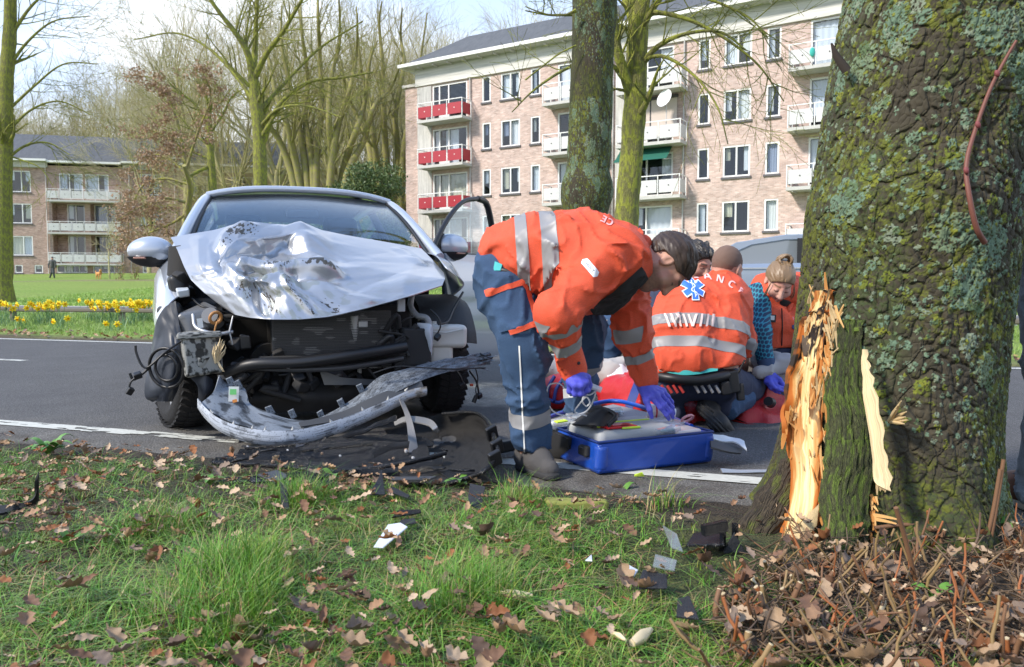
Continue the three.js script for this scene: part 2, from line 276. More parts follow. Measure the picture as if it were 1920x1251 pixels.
function hipRoof(w, d, y0, y1, over, hipL, hipR, z0 = 0, back = d / 2) { // over facade x 0..w, back to z = -d
  const a = V(-over, y0, z0 + over), b = V(w + over, y0, z0 + over), c = V(w + over, y0, z0 - d - over), e = V(-over, y0, z0 - d - over), r1 = V(hipL, y1, z0 - back), r2 = V(w - hipR, y1, z0 - back);
  const tri = [[a, b, r2], [a, r2, r1], [b, c, r2], [c, e, r1], [c, r1, r2], [e, a, r1]], pos = [], uv = [];
  for (const t of tri) for (const p of t) { pos.push(p.x, p.y, p.z); uv.push(p.x, p.y + p.z); }
  const g = new THREE.BufferGeometry(); g.setAttribute('position', new THREE.Float32BufferAttribute(pos, 3)); g.setAttribute('uv', new THREE.Float32BufferAttribute(uv, 2)); g.computeVertexNormals(); return g;
}
{ // the block with red and white balconies, behind the road on the right
  const A = V(-6.16, 0, -51), phi = -Math.atan(.614), b = thing('apartment_block', 'four storey tan brick apartment block with red and white balconies', 'building', [A.x, 0, A.z], phi);
  const W = 34, sills = [0, 1, 2, 3].map(k => 3.62 + 2.83 * k), top = 13.72, holes = [], wins = [];
  const win = (x0, x1, y, h, o) => { holes.push([x0, y, x1 - x0, h]); wins.push([x0, y, x1 - x0, h, o]); };
  for (const [k, sl] of sills.entries()) {
    for (const [x0, x1] of [[5.07, 5.69], [6.43, 7.78], [8.52, 9.17], [18.69, 19.31], [20.04, 21.44], [22.18, 22.87]]) win(x0, x1, sl, k === 3 ? 1.56 : 1.6);
    const fl = sl - .72; // doors and windows behind the balconies
    win(1.25, 3.95, fl, k === 3 ? 2.25 : 2.3, { lights: [.5, .8, 1.5], door: 1, sill: false, curtain: k === 1 ? curtains[1] : undefined, open: k === 3 });
    win(10.35, 13.2, fl, k === 3 ? 2.25 : 2.3, { lights: [1.6, .8, .5], door: 1, sill: false });
    win(15.0, 17.35, fl, k === 3 ? 2.25 : 2.3, { lights: [.8, 1.5], door: 0, sill: false, curtain: k === 3 || k === 0 ? curtains[4] : undefined });
    win(24.25, 27.2, fl, k === 3 ? 2.3 : 2.35, { lights: [1.6, .9], door: 1, sill: false });
    win(29.2, 30.6, sl, 1.56);
  }
  part('wall', wallPiece(W, top + .4 - 0, holes), brickA, b);
  for (const w of wins) windowUnit(b, w[0], w[1], w[2], w[3], -.07, w[4]);
  part('rear_walls', merge([box(W, top, .3, W / 2, top / 2, -9.85), box(.3, top, 9.36, W - .15, top / 2, -5.02), box(.3, top, 9.36, .15, top / 2, -5.02)]), brickA, b);
  part('corner_pier', merge([wallPiece(1.32, 13.9, [], .3).translate(-1.325, 0, -.42), wallPiece(8, 13.9, [], .3).rotateY(-Math.PI / 2).translate(-1.02, 0, -8.45)]), brickA, b, 'brick corner standing back from the front');
  part('pier_coping', box(1.6, .18, 8.2, -.7, 14, -4.4), whiteDull, b);
  part('rooms', merge([box(W - .8, .06, 3, W / 2, .9, -2), ...sills.map(s => box(W - .8, .12, 8.8, W / 2, s - .82, -4.9)), box(W - .8, 13, .08, W / 2, 6.7, -3.4), ...[4.5, 9.3, 13.9, 18.2, 23.3, 28].map(x => box(.12, 13, 3, x, 6.7, -1.86))]), roomM, b);
  for (const x of [0.06, 14.02]) part('white_wall_strip', box(1.12, 12.7, .06, x + .56, 7.3, .033), whiteDull, b);
  part('fascia', merge([box(W + .1, 1.1, .12, W / 2, 14.28, .065), box(.12, 1.1, 9.6, -.06, 14.28, -4.8)]), M([.74, .73, .68], { map: rep(grain, .3), roughness: .85 }), b);
  const eave = part('eave', merge([box(W + 1.6, .2, .75, W / 2 - .1, 14.96, .5), box(.7, .2, 9.4, -.55, 14.961, -4.6)]), white, b);
  part('soffit', box(W + 1.3, .04, .6, W / 2, 14.84, .45), whiteDull, eave);
  for (let x = .6; x < W; x += 1.15) part('bracket', box(.09, .12, .55, x, 14.77, .4), whiteDull, eave);
  part('roof', hipRoof(W, 10, 15.05, 17.3, .7, 2.2, 3, 0, 2.6), slateM, b);
  for (let k = 0; k < 4; k++) { const y = 2.62 + 2.83 * k;
    balcony(b, .85, y, 3.5, 1.05, .07, panelRed, 3, { bolt: white });
    balcony(b, 9.9, y, 3.5, 1.05, .01, panelWhite, 3); balcony(b, 14.5, y, 3.65, 1.05, .07, panelWhite, 3); balcony(b, 23.45, y, 3.7, 1.05, .01, panelWhite, 3, { h: k === 3 ? 1.06 : 1.02 });
  }
  for (const x of [3.98 + .25, 17.95, 14.0 - .12]) part('downpipe', tube([V(x, .8, .1), V(x, 13.8, .1)], .045, 8), M([.45, .44, .42]), b);
  const loc = (x, y, z) => V(x, y, z).applyAxisAngle(V(0, 1, 0), phi).add(A);
  { const t = thing('satellite_dish', 'white satellite dish on a pole above the white balcony', 'satellite dish', loc(17.3, 8.45, .95), phi); const pts = []; for (let i = 0; i <= 10; i++) pts.push(new THREE.Vector2(.48 * i / 10, .13 * (i / 10) ** 2)); part('dish', xf(new THREE.LatheGeometry(pts, 28), [0, 2.15, .1], [1.25, 0, .35]), M([.72, .73, .73], { side: THREE.DoubleSide, roughness: .4 }), t); part('pole', tube([V(0, 0, 0), V(0, 2.1, 0)], .025, 8), M([.5, .5, .5]), t); part('feed_arm', tube([V(0, 1.75, .05), V(0, 1.85, .55)], .015, 6), M([.3, .3, .3]), t); }
  { const t = thing('awning', 'dark green fabric awning let down over the white balcony', 'awning', loc(14.4, 7.55, .1), phi); const rows = []; for (let r = 0; r < 5; r++) { const q = []; for (let c = 0; c < 13; c++) q.push(V(3.0 * c / 12, .85 - .22 * r - .02 * Math.sin(r / 4 * Math.PI), .02 + .26 * r)); rows.push(q); } part('fabric', sheet(rows, .006), M([.012, .11, .075], { roughness: .8 }), t); for (const x of [.1, 2.9]) part('arm', tube([V(x, .1, .05), V(x, -.06, 1.05)], .016, 6), white, t); part('roller', tube([V(0, .88, .04), V(3, .88, .04)], .05, 8), white, t); }
  { const t = thing('roller_shutter', 'beige closed roller shutter under the top white balcony', 'shutter', loc(15.0, 8.9, .09), phi); for (const [x, w] of [[0, 1.05], [1.13, 1.45]]) part('shutter_curtain', box(w, 1.95, .03, x + w / 2, .98, 0), M([.55, .48, .42], { roughness: .8 }), t); part('guide', merge([box(.06, 2, .05, 1.09, .98, .003), box(2.66, .16, .12, 1.3, 2.04, .02)]), M([.06, .06, .065]), t); }
  const L = [['turquoise', [.05, .45, .38], 24.55], ['pink', [.75, .10, .16], 25.75]];
  for (const [n, c, x] of L) single('garden_lantern', xf(new THREE.SphereGeometry(.13, 12, 8), [0, 0, 0], [0, 0, 0], [1, 1.7, .5]).translate(...loc(x, 11.85, 1.13).toArray()), M(c), `small ${n} ornament hung on a white balcony panel`, 'ornament');
}
{ // the lower block across the lawn on the left
  const Bp = V(-47.01, 0, -71), phi = Math.atan(.216), b = thing('brick_flats', 'three storey reddish brick flats with double white balconies across the lawn', 'building', [Bp.x, 0, Bp.z], phi);
  const base = 1.2, top = 12.0, holes = [], wins = [], win = (x0, x1, y0, y1, o) => { holes.push([x0 + 4, y0 - base, x1 - x0, y1 - y0]); wins.push([x0, y0, x1 - x0, y1 - y0, o]); };
  const rows = [[9.5, 11.44], [6.66, 8.46], [3.72, 5.5]];
  for (const [y0, y1] of rows) { win(.7, 2.92, y0, y1, { lights: [2, 1] }); win(12.2, 14.1, y0, y1, { lights: [1, 1.2, 1] }); win(16.3, 18.2, y0, y1, { lights: [1, 1] }); win(-2.8, -.9, y0, y1, { lights: [1, 1] }); win(20.4, 22.4, y0, y1, { lights: [1, 1] }); }
  for (const [x0, x1] of [[1.35, 2.0], [2.99, 3.68], [12.25, 12.9], [14.6, 15.3]]) win(x0, x1, 2.12, 2.85);
  win(4.85, 7.45, 2.14, 2.84, { lights: [1, 1, 1, 1] }); win(7.95, 10.45, 2.14, 2.84, { lights: [1, 1, 1, 1] });
  win(5.3, 7.28, 8.98, 11.3, { lights: [.9, 1.2], door: 0, sill: false, curtain: curtains[2] }); win(7.5, 9.5, 8.98, 11.3, { lights: [1.2, .9], door: 1, sill: false, curtain: curtains[2] });
  holes.push([4.62 + 4, 6.0 - base, 2.75, 2.6], [7.85 + 4, 6.0 - base, 2.75, 2.6], [4.62 + 4, 3.12 - base, 2.75, 2.55], [7.85 + 4, 3.12 - base, 2.75, 2.55]);
  const wg = wallPiece(34, top - base, holes); wg.translate(-4, base, 0); part('wall', wg, brickB, b);
  for (const w of wins) windowUnit(b, w[0], w[1], w[2], w[3], -.07, w[4]);
  part('rear_walls', merge([box(34, top - base, .3, 13, (top + base) / 2, -9.5), box(.3, top - base, 9, 29.85, (top + base) / 2, -4.9), box(.3, top - base, 9, -3.85, (top + base) / 2, -4.9)]), brickB, b);
  for (const [y, h] of [[6.0, 2.6], [3.12, 2.55]]) for (const [x, fl] of [[4.62, 0], [7.85, 1]]) { // loggias: a recess with door and window
    const rec = part('loggia', merge([box(.9, h, .1, x + (fl ? 2.3 : .45), y + h / 2, -1.25), box(2.75, .1, 1.2, x + 1.375, y - .06, -.92), box(2.75, .1, 1.2, x + 1.375, y + h + .06, -.92), box(.1, h, 1.2, x - .06, y + h / 2, -.92), box(.1, h, 1.2, x + 2.81, y + h / 2, -.92)]), brickB, b); void rec;
    windowUnit(b, x + (fl ? 0 : .9), y, 1.85, h, -1.25, { lights: fl ? [1.3, .8] : [.8, 1.2], door: fl ? 1 : 0, sill: false });
  }
  part('rooms', merge([box(33, 10, .08, 13, 6.8, -3.2), ...[3.0, 5.85, 8.8].map(y => box(33, .1, 2.6, 13, y, -1.9))]), roomM, b);
  for (const y of [8.72, 5.78, 2.92]) balcony(b, 4.5, y - .1, 6.15, 1.0, .01, panelWhite, 6, { h: .95 });
  part('section_left', merge([box(4.3, .5, .35, 2.15 - 4 + 2.1 + 1.9, 12.0, .15)]), whiteDull, b);
  const eave = part('eave', merge([box(8.4, .18, .8, .3, 12.38, .45), box(6.2, .18, .7, 7.6, 12.30, .3), box(19, .18, .8, 20.3, 12.40, .45)]), white, b);
  part('fascia', merge([box(8.2, .45, .2, .3, 12.05, .14), box(19, .45, .2, 20.3, 12.05, .14)]), whiteDull, eave);
  const rg = hipRoof(34, 9.5, 12.45, 15.6, .4, 1.5, 1.5); rg.translate(-4, 0, 0); const rf = part('roof', rg, slateM, b); part('dormer', box(1.1, .5, .8, 15.5, 13.25, -.5), white, rf);
  for (const x of [11.3, 15.3, 4.2]) part('downpipe', tube([V(x, base, .1), V(x, 12.1, .1)], .05, 8), M([.55, .5, .47]), b);
}
// ---------- trees ----------
const barkTex = (dark, light, moss, mossAt) => tex(512, 1024, (i, j, o) => { const m = smooth(mossAt, mossAt + .22, fbm2(i / 60 + 7, j / 80, 5, 8.5)), g = noise2(i / 2, j / 2); const c = mixc(dark, light, .2 + .3 * noise2(i / 21, j / 9, 24) + .5 * noise2(i / 7, j / 24, 73)), d = mixc(c, moss, m * (.6 + .5 * g)); const k = .86 + .28 * g; o[0] = d[0] * k; o[1] = d[1] * k; o[2] = d[2] * k; });
const barkBump = tex(256, 512, (i, j, o) => { o[0] = o[1] = o[2] = smooth(0, .6, Math.abs(fbm2(i / 10, j / 45, 4, 25.6) - .5) * 2); }, false);
const barkYellow = M([1, 1, 1], { map: rep(barkTex([.34, .34, .19], [.52, .51, .30], [.57, .59, .22], .42), 1.6, .9), bumpMap: rep(barkBump, 1.6, .9), bumpScale: .012, roughness: .95 });
const barkOlive = M([1, 1, 1], { map: rep(barkTex([.45, .42, .29], [.64, .60, .44], [.60, .60, .26], .46), 1.6, .9), bumpMap: rep(barkBump, 1.6, .9), bumpScale: .012, roughness: .95 });
const barkGrey = M([1, 1, 1], { map: rep(barkTex([.52, .48, .36], [.68, .64, .50], [.64, .64, .34], .50), 1.6, .9), roughness: .95 });
const barkPale = M([1, 1, 1], { map: rep(barkTex([.60, .56, .44], [.76, .72, .58], [.70, .70, .40], .52), 1.6, .9), roughness: .95 });
const RND = (r, d, a) => V(r() - .5, r() - .5, r() - .5).multiplyScalar(2 * a).add(d).normalize();
// grows limbs from a polyline; everything goes into out (a list of tubes)
function grow(out, r, start, dir, len, rad, level, o) {
  const n = level >= o.levels ? 3 : 5, pts = [start.clone()], rr = [rad]; let d = dir.clone(), p = start.clone();
  for (let i = 1; i <= n; i++) { d = RND(r, d, o.wander); d.y += o.up * (level < 2 ? 1 : .5) - (level >= o.levels - 1 ? o.droop : 0); d.normalize(); p = p.clone().addScaledVector(d, len / n); pts.push(p); rr.push(Math.max(o.min, rad * (1 - i / n * .62))); }
  out.push(tube(pts, rr, rad > .06 ? 7 : rad > .018 ? 4 : 3, false));
  if (level >= o.levels) return;
  const kids = o.kids[Math.min(level, o.kids.length - 1)];
  for (let k = 0; k < kids; k++) { const t = k === 0 ? 1 : r.in(o.from, .98), q = t * n, i = Math.min(n - 1, Math.floor(q)), f = q - i, s = pts[i].clone().lerp(pts[i + 1], f), pd = pts[i + 1].clone().sub(pts[i]).normalize(), perp = V(r() - .5, r() - .5, r() - .5).cross(pd).normalize(), sp = k === 0 ? o.spread * .35 : o.spread * r.in(.7, 1.25); grow(out, r, s, pd.multiplyScalar(Math.cos(sp)).addScaledVector(perp, Math.sin(sp)).normalize(), len * o.shrink * r.in(.75, 1.15), Math.max(o.min, lerp(rr[i], rr[i + 1], f) * (k === 0 ? .92 : .62)), level + 1, o); }
}
const OPT = { levels: 5, kids: [4, 4, 4, 5, 5], wander: .13, up: .10, droop: .02, spread: .62, shrink: .68, from: .3, min: .006 };
// a bare tree about h tall: trunk and crown as two meshes
function bareTree(seed, h, rad, o) {
  const r = RNG(seed), O = { ...OPT, ...o }, trunk = [], out = [], pts = [], n = 9, H = h * (O.clear || .42); let p = V(0, -.3, 0), d = V(r.in(-.06, .06), 1, r.in(-.06, .06));
  for (let i = 0; i <= n; i++) { pts.push(p.clone()); d = RND(r, d, .05); d.y += .2; d.normalize(); p.addScaledVector(d, (H + .3) / n); }
  trunk.push(tube(pts, pts.map((_, i) => rad * (i === 0 ? 1.35 : 1 - .45 * i / n)), 10));
  const lead = O.leaders || 4; for (let k = 0; k < lead; k++) { const a = k / lead * 6.28 + r() * 2, t = O.fan || .45; grow(out, r, pts[n - (k % 3 ? 1 : 0)].clone(), V(Math.cos(a) * t, 1, Math.sin(a) * t).normalize(), h * .30, rad * .46, 1, O); }
  for (let k = 0; k < (O.side || 5); k++) { const i = Math.floor(r.in(n * .45, n)), a = r() * 6.28; grow(out, r, pts[i].clone(), V(Math.cos(a), r.in(.35, .8), Math.sin(a)).normalize(), h * .20, rad * .26, 2, O); }
  return { trunk: merge(trunk), crown: merge(out) };
}
function plant(name, T, mat, label, pos, turn = 0, sc = 1, group, crownMat) { const t = thing(name, label, 'tree', pos, turn, group); part('trunk', T.trunk, mat, t); part('crown', T.crown, crownMat || mat, t); t.scale.setScalar(sc); return t; }
const wood = [bareTree(3, 17, .30, { levels: 5, fan: .35 }), bareTree(8, 19, .34, { levels: 5, fan: .5, leaders: 5, clear: .3 }), bareTree(15, 15, .26, { levels: 5, clear: .25, fan: .6, droop: .06 }), bareTree(21, 18, .3, { clear: .5, fan: .3 })];
{ // the wood behind both blocks: bare trees, each in its own place
  const r = RNG(5), names = ['bare_tree'], spots = [];
  for (const [u0, u1, n, d0, d1] of [[-60, 330, 22, 84, 112], [250, 820, 30, 62, 100], [760, 1150, 18, 72, 98], [1150, 1900, 10, 66, 90]]) for (let i = 0; i < n; i++) { const d = r.in(d0, d1), u = lerp(u0, u1, (i + r.in(.1, .9)) / n); spots.push([u, d]); }
  for (const [u, d] of spots) { const x = (u - 960) / F * d, z = -d, k = Math.floor(r() * 4); plant('bare_tree', wood[k], r() < .5 ? barkGrey : barkPale, 'bare winter tree in the wood behind the apartment buildings', [x, groundAt(x, z) - .1, z], r() * 6.28, r.in(.95, 1.45), 'bare trees of the wood behind the buildings'); }
}
// trees drawn limb by limb: lists of [u, v] seen in the photograph at the depth where the trunk stands
function drawnTree(name, label, d, limbs, mat, seed, o, twigO) {
  const r = RNG(seed), base = D(limbs[0].p[0][0], limbs[0].p[0][1], d); base.y = groundAt(base.x, base.z); const T = thing(name, label, 'tree', base), trunk = [], crown = [];
  limbs.forEach((L, li) => {
    let dz = 0; const q = L.p.map(([u, v], i) => { dz = (L.dz || 0) * i / (L.p.length - 1); const p = D(u, v, d + dz); if (li === 0 && i === 0) p.y = base.y - .15; return p; });
    const pts = spline(q, q.length * 5), R = pts.map((_, i) => lerp(L.r[0], L.r[1], Math.pow(i / (pts.length - 1), .8)) * (li === 0 && i < 2 && L.flare ? 1 + .35 * (2 - i) / 2 : 1) * (1 + .07 * (noise2(i * .9 + li * 7, seed) - .5)));
    const g = tube(pts, R, L.r[0] > .08 ? 14 : 8); (li === 0 ? trunk : crown).push(L.r[0] > .08 ? lumpy(g, L.r[0] * .05, 6, seed) : g);
    const n = L.twigs === undefined ? 7 : L.twigs; for (let k = 0; k < n; k++) { const t = Math.floor(r.in(.25, 1) * (pts.length - 2)), dir = pts[t + 1].clone().sub(pts[t]).normalize(), pr = V(r() - .5, r() - .3, r() - .5).cross(dir).normalize(); grow(crown, r, pts[t].clone(), dir.multiplyScalar(.6).addScaledVector(pr, .8).normalize(), o.tw * r.in(.6, 1.2), Math.max(.012, R[t] * .4), 3, { ...OPT, ...twigO }); }
  });
  wpart('trunk', merge(trunk), mat, T); wpart('crown', merge(crown), mat, T); return T;
}
drawnTree('mossy_lime_tree', 'bare tree with yellow green mossy trunk behind the wrecked car roof', 30, [
  { p: [[490, 420], [488, 330], [486, 260], [480, 190], [474, 140]], r: [.30, .20], flare: 1, twigs: 5 },
  { p: [[476, 150], [462, 95], [440, 60], [405, 15], [370, -40]], r: [.16, .05], dz: -1, twigs: 12 }, { p: [[474, 145], [478, 90], [480, 40], [484, -40]], r: [.15, .06], dz: 1, twigs: 12 },
  { p: [[476, 150], [500, 100], [530, 60], [560, 10], [590, -40]], r: [.13, .04], dz: -2, twigs: 12 }, { p: [[494, 265], [512, 215], [545, 175], [585, 152], [640, 146], [700, 135]], r: [.12, .03], dz: -1, twigs: 12 },
  { p: [[482, 200], [440, 140], [390, 90], [330, 62], [250, 75]], r: [.09, .02], dz: 2, twigs: 10 }, { p: [[484, 210], [530, 160], [600, 90], [680, 40]], r: [.09, .03], dz: 2, twigs: 10 }, { p: [[485, 240], [520, 205], [570, 198], [640, 220]], r: [.07, .02], dz: -2, twigs: 8 }], barkYellow, 31, { tw: 1.5 }, { levels: 5, spread: .6, droop: .03, kids: [3, 3, 3, 4, 3] });
drawnTree('mossy_young_tree', 'slim mossy tree with bent limbs left of the car roof', 33, [
  { p: [[402, 400], [398, 340], [394, 280], [391, 220], [395, 185]], r: [.2, .11], flare: 1, twigs: 6 }, { p: [[392, 240], [360, 190], [320, 168], [270, 160]], r: [.08, .02], twigs: 9 }, { p: [[396, 310], [370, 322], [352, 332], [340, 345]], r: [.09, .05], dz: -1, twigs: 5 }, { p: [[394, 250], [420, 210], [436, 180], [470, 160]], r: [.07, .02], twigs: 8 }, { p: [[396, 300], [360, 285], [320, 280], [270, 300]], r: [.06, .02], twigs: 9 }], barkYellow, 43, { tw: 1.6 }, { levels: 5, spread: .7, droop: .04, kids: [3, 3, 3, 4, 3] });
drawnTree('lawn_tree', 'bare tree on the lawn with a bright yellow green trunk, by the brick flats', 33, [
  { p: [[2, 555], [4, 440], [6, 330], [8, 240], [12, 150], [18, 60], [20, -60]], r: [.44, .22], flare: 1, twigs: 8 },
  { p: [[10, 300], [50, 272], [90, 268], [130, 290]], r: [.07, .02], twigs: 9 }, { p: [[10, 250], [60, 205], [110, 190], [170, 215]], r: [.07, .02], twigs: 9 }, { p: [[12, 210], [60, 165], [120, 120], [185, 120]], r: [.07, .02], twigs: 10 }, { p: [[14, 130], [50, 80], [100, 40], [170, 30]], r: [.08, .02], twigs: 10 }, { p: [[12, 170], [-20, 110], [-60, 60]], r: [.08, .03], twigs: 6 }, { p: [[18, 70], [60, 10], [120, -40]], r: [.09, .03], twigs: 10 }, { p: [[9, 290], [40, 300], [75, 315], [100, 350]], r: [.05, .015], twigs: 5 }], barkYellow, 57, { tw: 1.5 }, { levels: 5, spread: .6, droop: .05, kids: [3, 3, 3, 4, 3] });
drawnTree('slim_mossy_tree', 'slim forked tree with olive moss beside the thick lichened trunk', 13, [
  { p: [[1174, 600], [1172, 470], [1176, 390], [1186, 270], [1192, 170], [1196, 60], [1202, -60]], r: [.235, .16], flare: 1, twigs: 3 },
  { p: [[1190, 190], [1172, 140], [1158, 95], [1150, 30], [1145, -40]], r: [.10, .06], dz: -.5, twigs: 7 }, { p: [[1196, 60], [1176, 10], [1160, -40]], r: [.09, .05], dz: .4, twigs: 4 },
  { p: [[1198, 130], [1230, 90], [1280, 65], [1350, 60], [1400, 95]], r: [.06, .012], dz: -1, twigs: 11 }, { p: [[1199, 60], [1222, 20], [1250, -20]], r: [.07, .04], twigs: 5 }, { p: [[1198, 115], [1240, 105], [1300, 140], [1345, 200], [1365, 270]], r: [.04, .008], dz: -1.5, twigs: 9 },
  { p: [[1200, 20], [1270, 30], [1340, 60], [1420, 120], [1470, 190]], r: [.05, .008], dz: -1, twigs: 10 }, { p: [[1186, 150], [1120, 110], [1060, 130], [1000, 170], [960, 210]], r: [.045, .008], dz: -1.5, twigs: 8 }, { p: [[1192, 60], [1100, 30], [1030, 28], [985, 20]], r: [.04, .01], dz: -1, twigs: 8 }, { p: [[1202, -20], [1300, -10], [1400, 30], [1440, 70]], r: [.04, .008], dz: -1, twigs: 10 }], barkYellow, 61, { tw: .75 }, { levels: 5, spread: .65, droop: .10, kids: [3, 3, 3, 3, 3], min: .0035 });
{ // the willow-like trees with many rising stems between the buildings
  const r = RNG(91);
  for (const [u, v, d, n, w, nm, lab] of [[600, 345, 52, 9, 130, 'many_stemmed_tree', 'spreading tree of many rising stems behind the car roof'], [735, 330, 58, 6, 90, 'many_stemmed_tree', 'many stemmed bare tree against the end of the apartment block']]) {
    const base = D(u, v, d); base.y = groundAt(base.x, base.z); const T = thing(nm, lab, 'tree', base), tr = [], out = [];
    for (let k = 0; k < n; k++) { const a = (k / (n - 1) - .5) * 2, pts = []; for (let i = 0; i <= 5; i++) { const f = i / 5; pts.push(D(u + a * w * (.15 + 1.0 * f ** .8) + r.in(-8, 8), lerp(v + 30, -40 + Math.abs(a) * 130 + r.in(-30, 30), f), d + r.in(-1.5, 1.5) * f * 2)); } pts[0].y = base.y - .2; const q = spline(pts, 16), R = q.map((_, i) => lerp(.30, .05, i / 16)); (k < 2 ? tr : out).push(tube(q, R, 8)); for (let j = 0; j < 9; j++) { const t = Math.floor(r.in(3, 15)), dir = q[t + 1].clone().sub(q[t]).normalize(), pr = V(r() - .5, r() - .2, r() - .5).cross(dir).normalize(); grow(out, r, q[t].clone(), dir.addScaledVector(pr, .6).normalize(), 2.6, R[t] * .4, 3, { ...OPT, levels: 5, kids: [4, 4, 4, 4], droop: .05 }); } }
    wpart('trunk', merge(tr), barkOlive, T); wpart('crown', merge(out), barkOlive, T);
  }
}
// leaves for crowns: many small faces scattered along shoots
function leafCloud(r, n, at, size, spread) { const pos = [], nor = [], c = V(0, 0, 0); for (let i = 0; i < n; i++) { at(c, r); const s = size * r.in(.6, 1.3), a = V(r() - .5, r() - .5, r() - .5).normalize(), b = V(r() - .5, r() - .5, r() - .5).cross(a).normalize(), nn = V(0, 0, 0).crossVectors(a, b); const P = [[-.5, 0], [0, .32], [.5, 0], [0, -.32]].map(([x, y]) => c.clone().addScaledVector(a, x * s).addScaledVector(b, y * s).addScaledVector(nn, (Math.abs(x) > .1 ? .12 : 0) * s)); for (const k of [0, 2, 1, 0, 3, 2]) { pos.push(P[k].x, P[k].y, P[k].z); nor.push(nn.x, nn.y, nn.z); } } const g = new THREE.BufferGeometry(); g.setAttribute('position', new THREE.Float32BufferAttribute(pos, 3)); g.setAttribute('normal', new THREE.Float32BufferAttribute(nor, 3)); return g; }
const leafBrown = MP([.36, .235, .135], { roughness: .9, side: THREE.DoubleSide, transmission: .3, thickness: 0 }), leafEver = M([.085, .13, .038], { roughness: .5, side: THREE.DoubleSide });
{ // the tree that has kept its brown leaves, hanging beside the flats
  const r = RNG(17), d = 24, base = D(352, 420, d); base.y = groundAt(base.x, base.z);
  const T = thing('brown_leaved_tree', 'tree with drooping dry brown leaves, left of the wrecked car', 'tree', base), trunk = [], crown = [], clumps = [];
  const L = [[[352, 470], [352, 400], [356, 350], [345, 310]], [[352, 345], [310, 335], [270, 345], [245, 400], [238, 460]], [[352, 330], [320, 300], [285, 290], [240, 320]], [[350, 380], [310, 372], [270, 385], [215, 415]], [[346, 320], [340, 280], [300, 250], [255, 240]], [[350, 400], [320, 420], [270, 440], [235, 455]], [[348, 320], [370, 250], [395, 170], [350, 110]], [[348, 310], [330, 220], [290, 150], [235, 140]]];
  const leafAt = []; L.forEach((l, i) => { const q = spline(l.map(([u, v], k) => D(u, v, d + (i % 3 - 1) * .6 * k)), 16); if (!i) q[0].y = base.y - .1; (i ? crown : trunk).push(tube(q, q.map((_, k) => lerp(i ? .05 : .12, i ? .008 : .06, k / 16)), 7)); if (i) { for (let k = 0; k < 6; k++) { const t = Math.floor(r.in(4, 15)); grow(crown, r, q[t].clone(), V(r() - .5, -.1, r() - .5).normalize(), .5, .014, 3, { ...OPT, droop: .12, levels: 5, kids: [3, 3, 3, 3] }); } for (let k = 0; k < 22; k++) leafAt.push([q[Math.floor(r.in(6, 16))].clone().add(V(r.in(-.35, .35), r.in(-.35, .2), r.in(-.4, .4))), r.in(.2, .5)]); } });
  wpart('trunk', merge(trunk), barkOlive, T); wpart('crown', merge(crown), barkOlive, T);
  const g = leafCloud(r, 6500, (c, q) => { const [p, s] = leafAt[Math.floor(q() * leafAt.length)]; c.set(p.x + (q() + q() - 1) * s, p.y + (q() + q() - 1) * s * .6, p.z + (q() + q() - 1) * s); }, .095); wpart('leaves', g, leafBrown, T);
}
for (const [u, v, d, w, h, seed, lab] of [[705, 400, 46, 3.0, 7.0, 3, 'dark evergreen bush beside the end of the apartment block'], [640, 410, 44, 2.6, 5.6, 5, 'dense green bush behind the car roof, left of the taller bush'], [560, 420, 47, 2.6, 3.6, 9, 'low green bush under the many stemmed tree']]) {
  const r = RNG(seed), base = D(u, v, d); base.y = groundAt(base.x, base.z); const T = thing('evergreen_bush', lab, 'bush', base); const bl = []; for (let k = 0; k < 60; k++) { const a = r() * 6.28, y = r(); bl.push([Math.cos(a) * w * .75 * Math.sqrt(r()) * (1 - y * .4), h * (.08 + .86 * y), Math.sin(a) * w * .75 * Math.sqrt(r()) * (1 - y * .4), r.in(.5, 1.1)]); }
  const st = []; for (let k = 0; k < 14; k++) { const b = bl[k]; st.push(tube([V(0, -.1, 0), V(b[0] * .4, b[1] * .5, b[2] * .4), V(b[0], b[1], b[2])], [.06, .04, .01], 5)); } part('stems', merge(st), barkOlive, T);
  part('foliage', leafCloud(r, 16000, (c, q) => { const b = bl[Math.floor(q() * 60)]; const n = V(q() - .5, q() - .5, q() - .5).normalize().multiplyScalar(b[3] * Math.cbrt(q())); c.set(b[0] + n.x, b[1] + n.y, b[2] + n.z); }, .15), leafEver, T);
}
{ // saplings on the lawn by the flats
  const sap = bareTree(99, 4.5, .07, { levels: 4, clear: .45, leaders: 3 }); const p = D(205, 521, 60); p.y = groundAt(p.x, p.z); plant('sapling', sap, barkPale, 'young thin tree on the lawn before the double balconies', p);
  const r = RNG(12); for (const [u, v] of [[226, 525], [253, 524]]) { const q = D(u, v, 58); q.y = groundAt(q.x, q.z); const t = thing('dry_shrub', 'small brown dry shrub on the lawn beside the thin young tree', 'shrub', q, 0, 'dry shrubs on the lawn'); const l = []; for (let k = 0; k < 9; k++) grow(l, r, V(0, 0, 0), V(r() - .5, 1.6, r() - .5).normalize(), .8, .018, 3, { ...OPT, levels: 4 }); part('stems', merge(l), barkOlive, t); part('leaves', leafCloud(r, 120, (c, z) => c.set((z() - .5) * .7, z() * 1.4, (z() - .5) * .7), .12), leafBrown, t); }
}
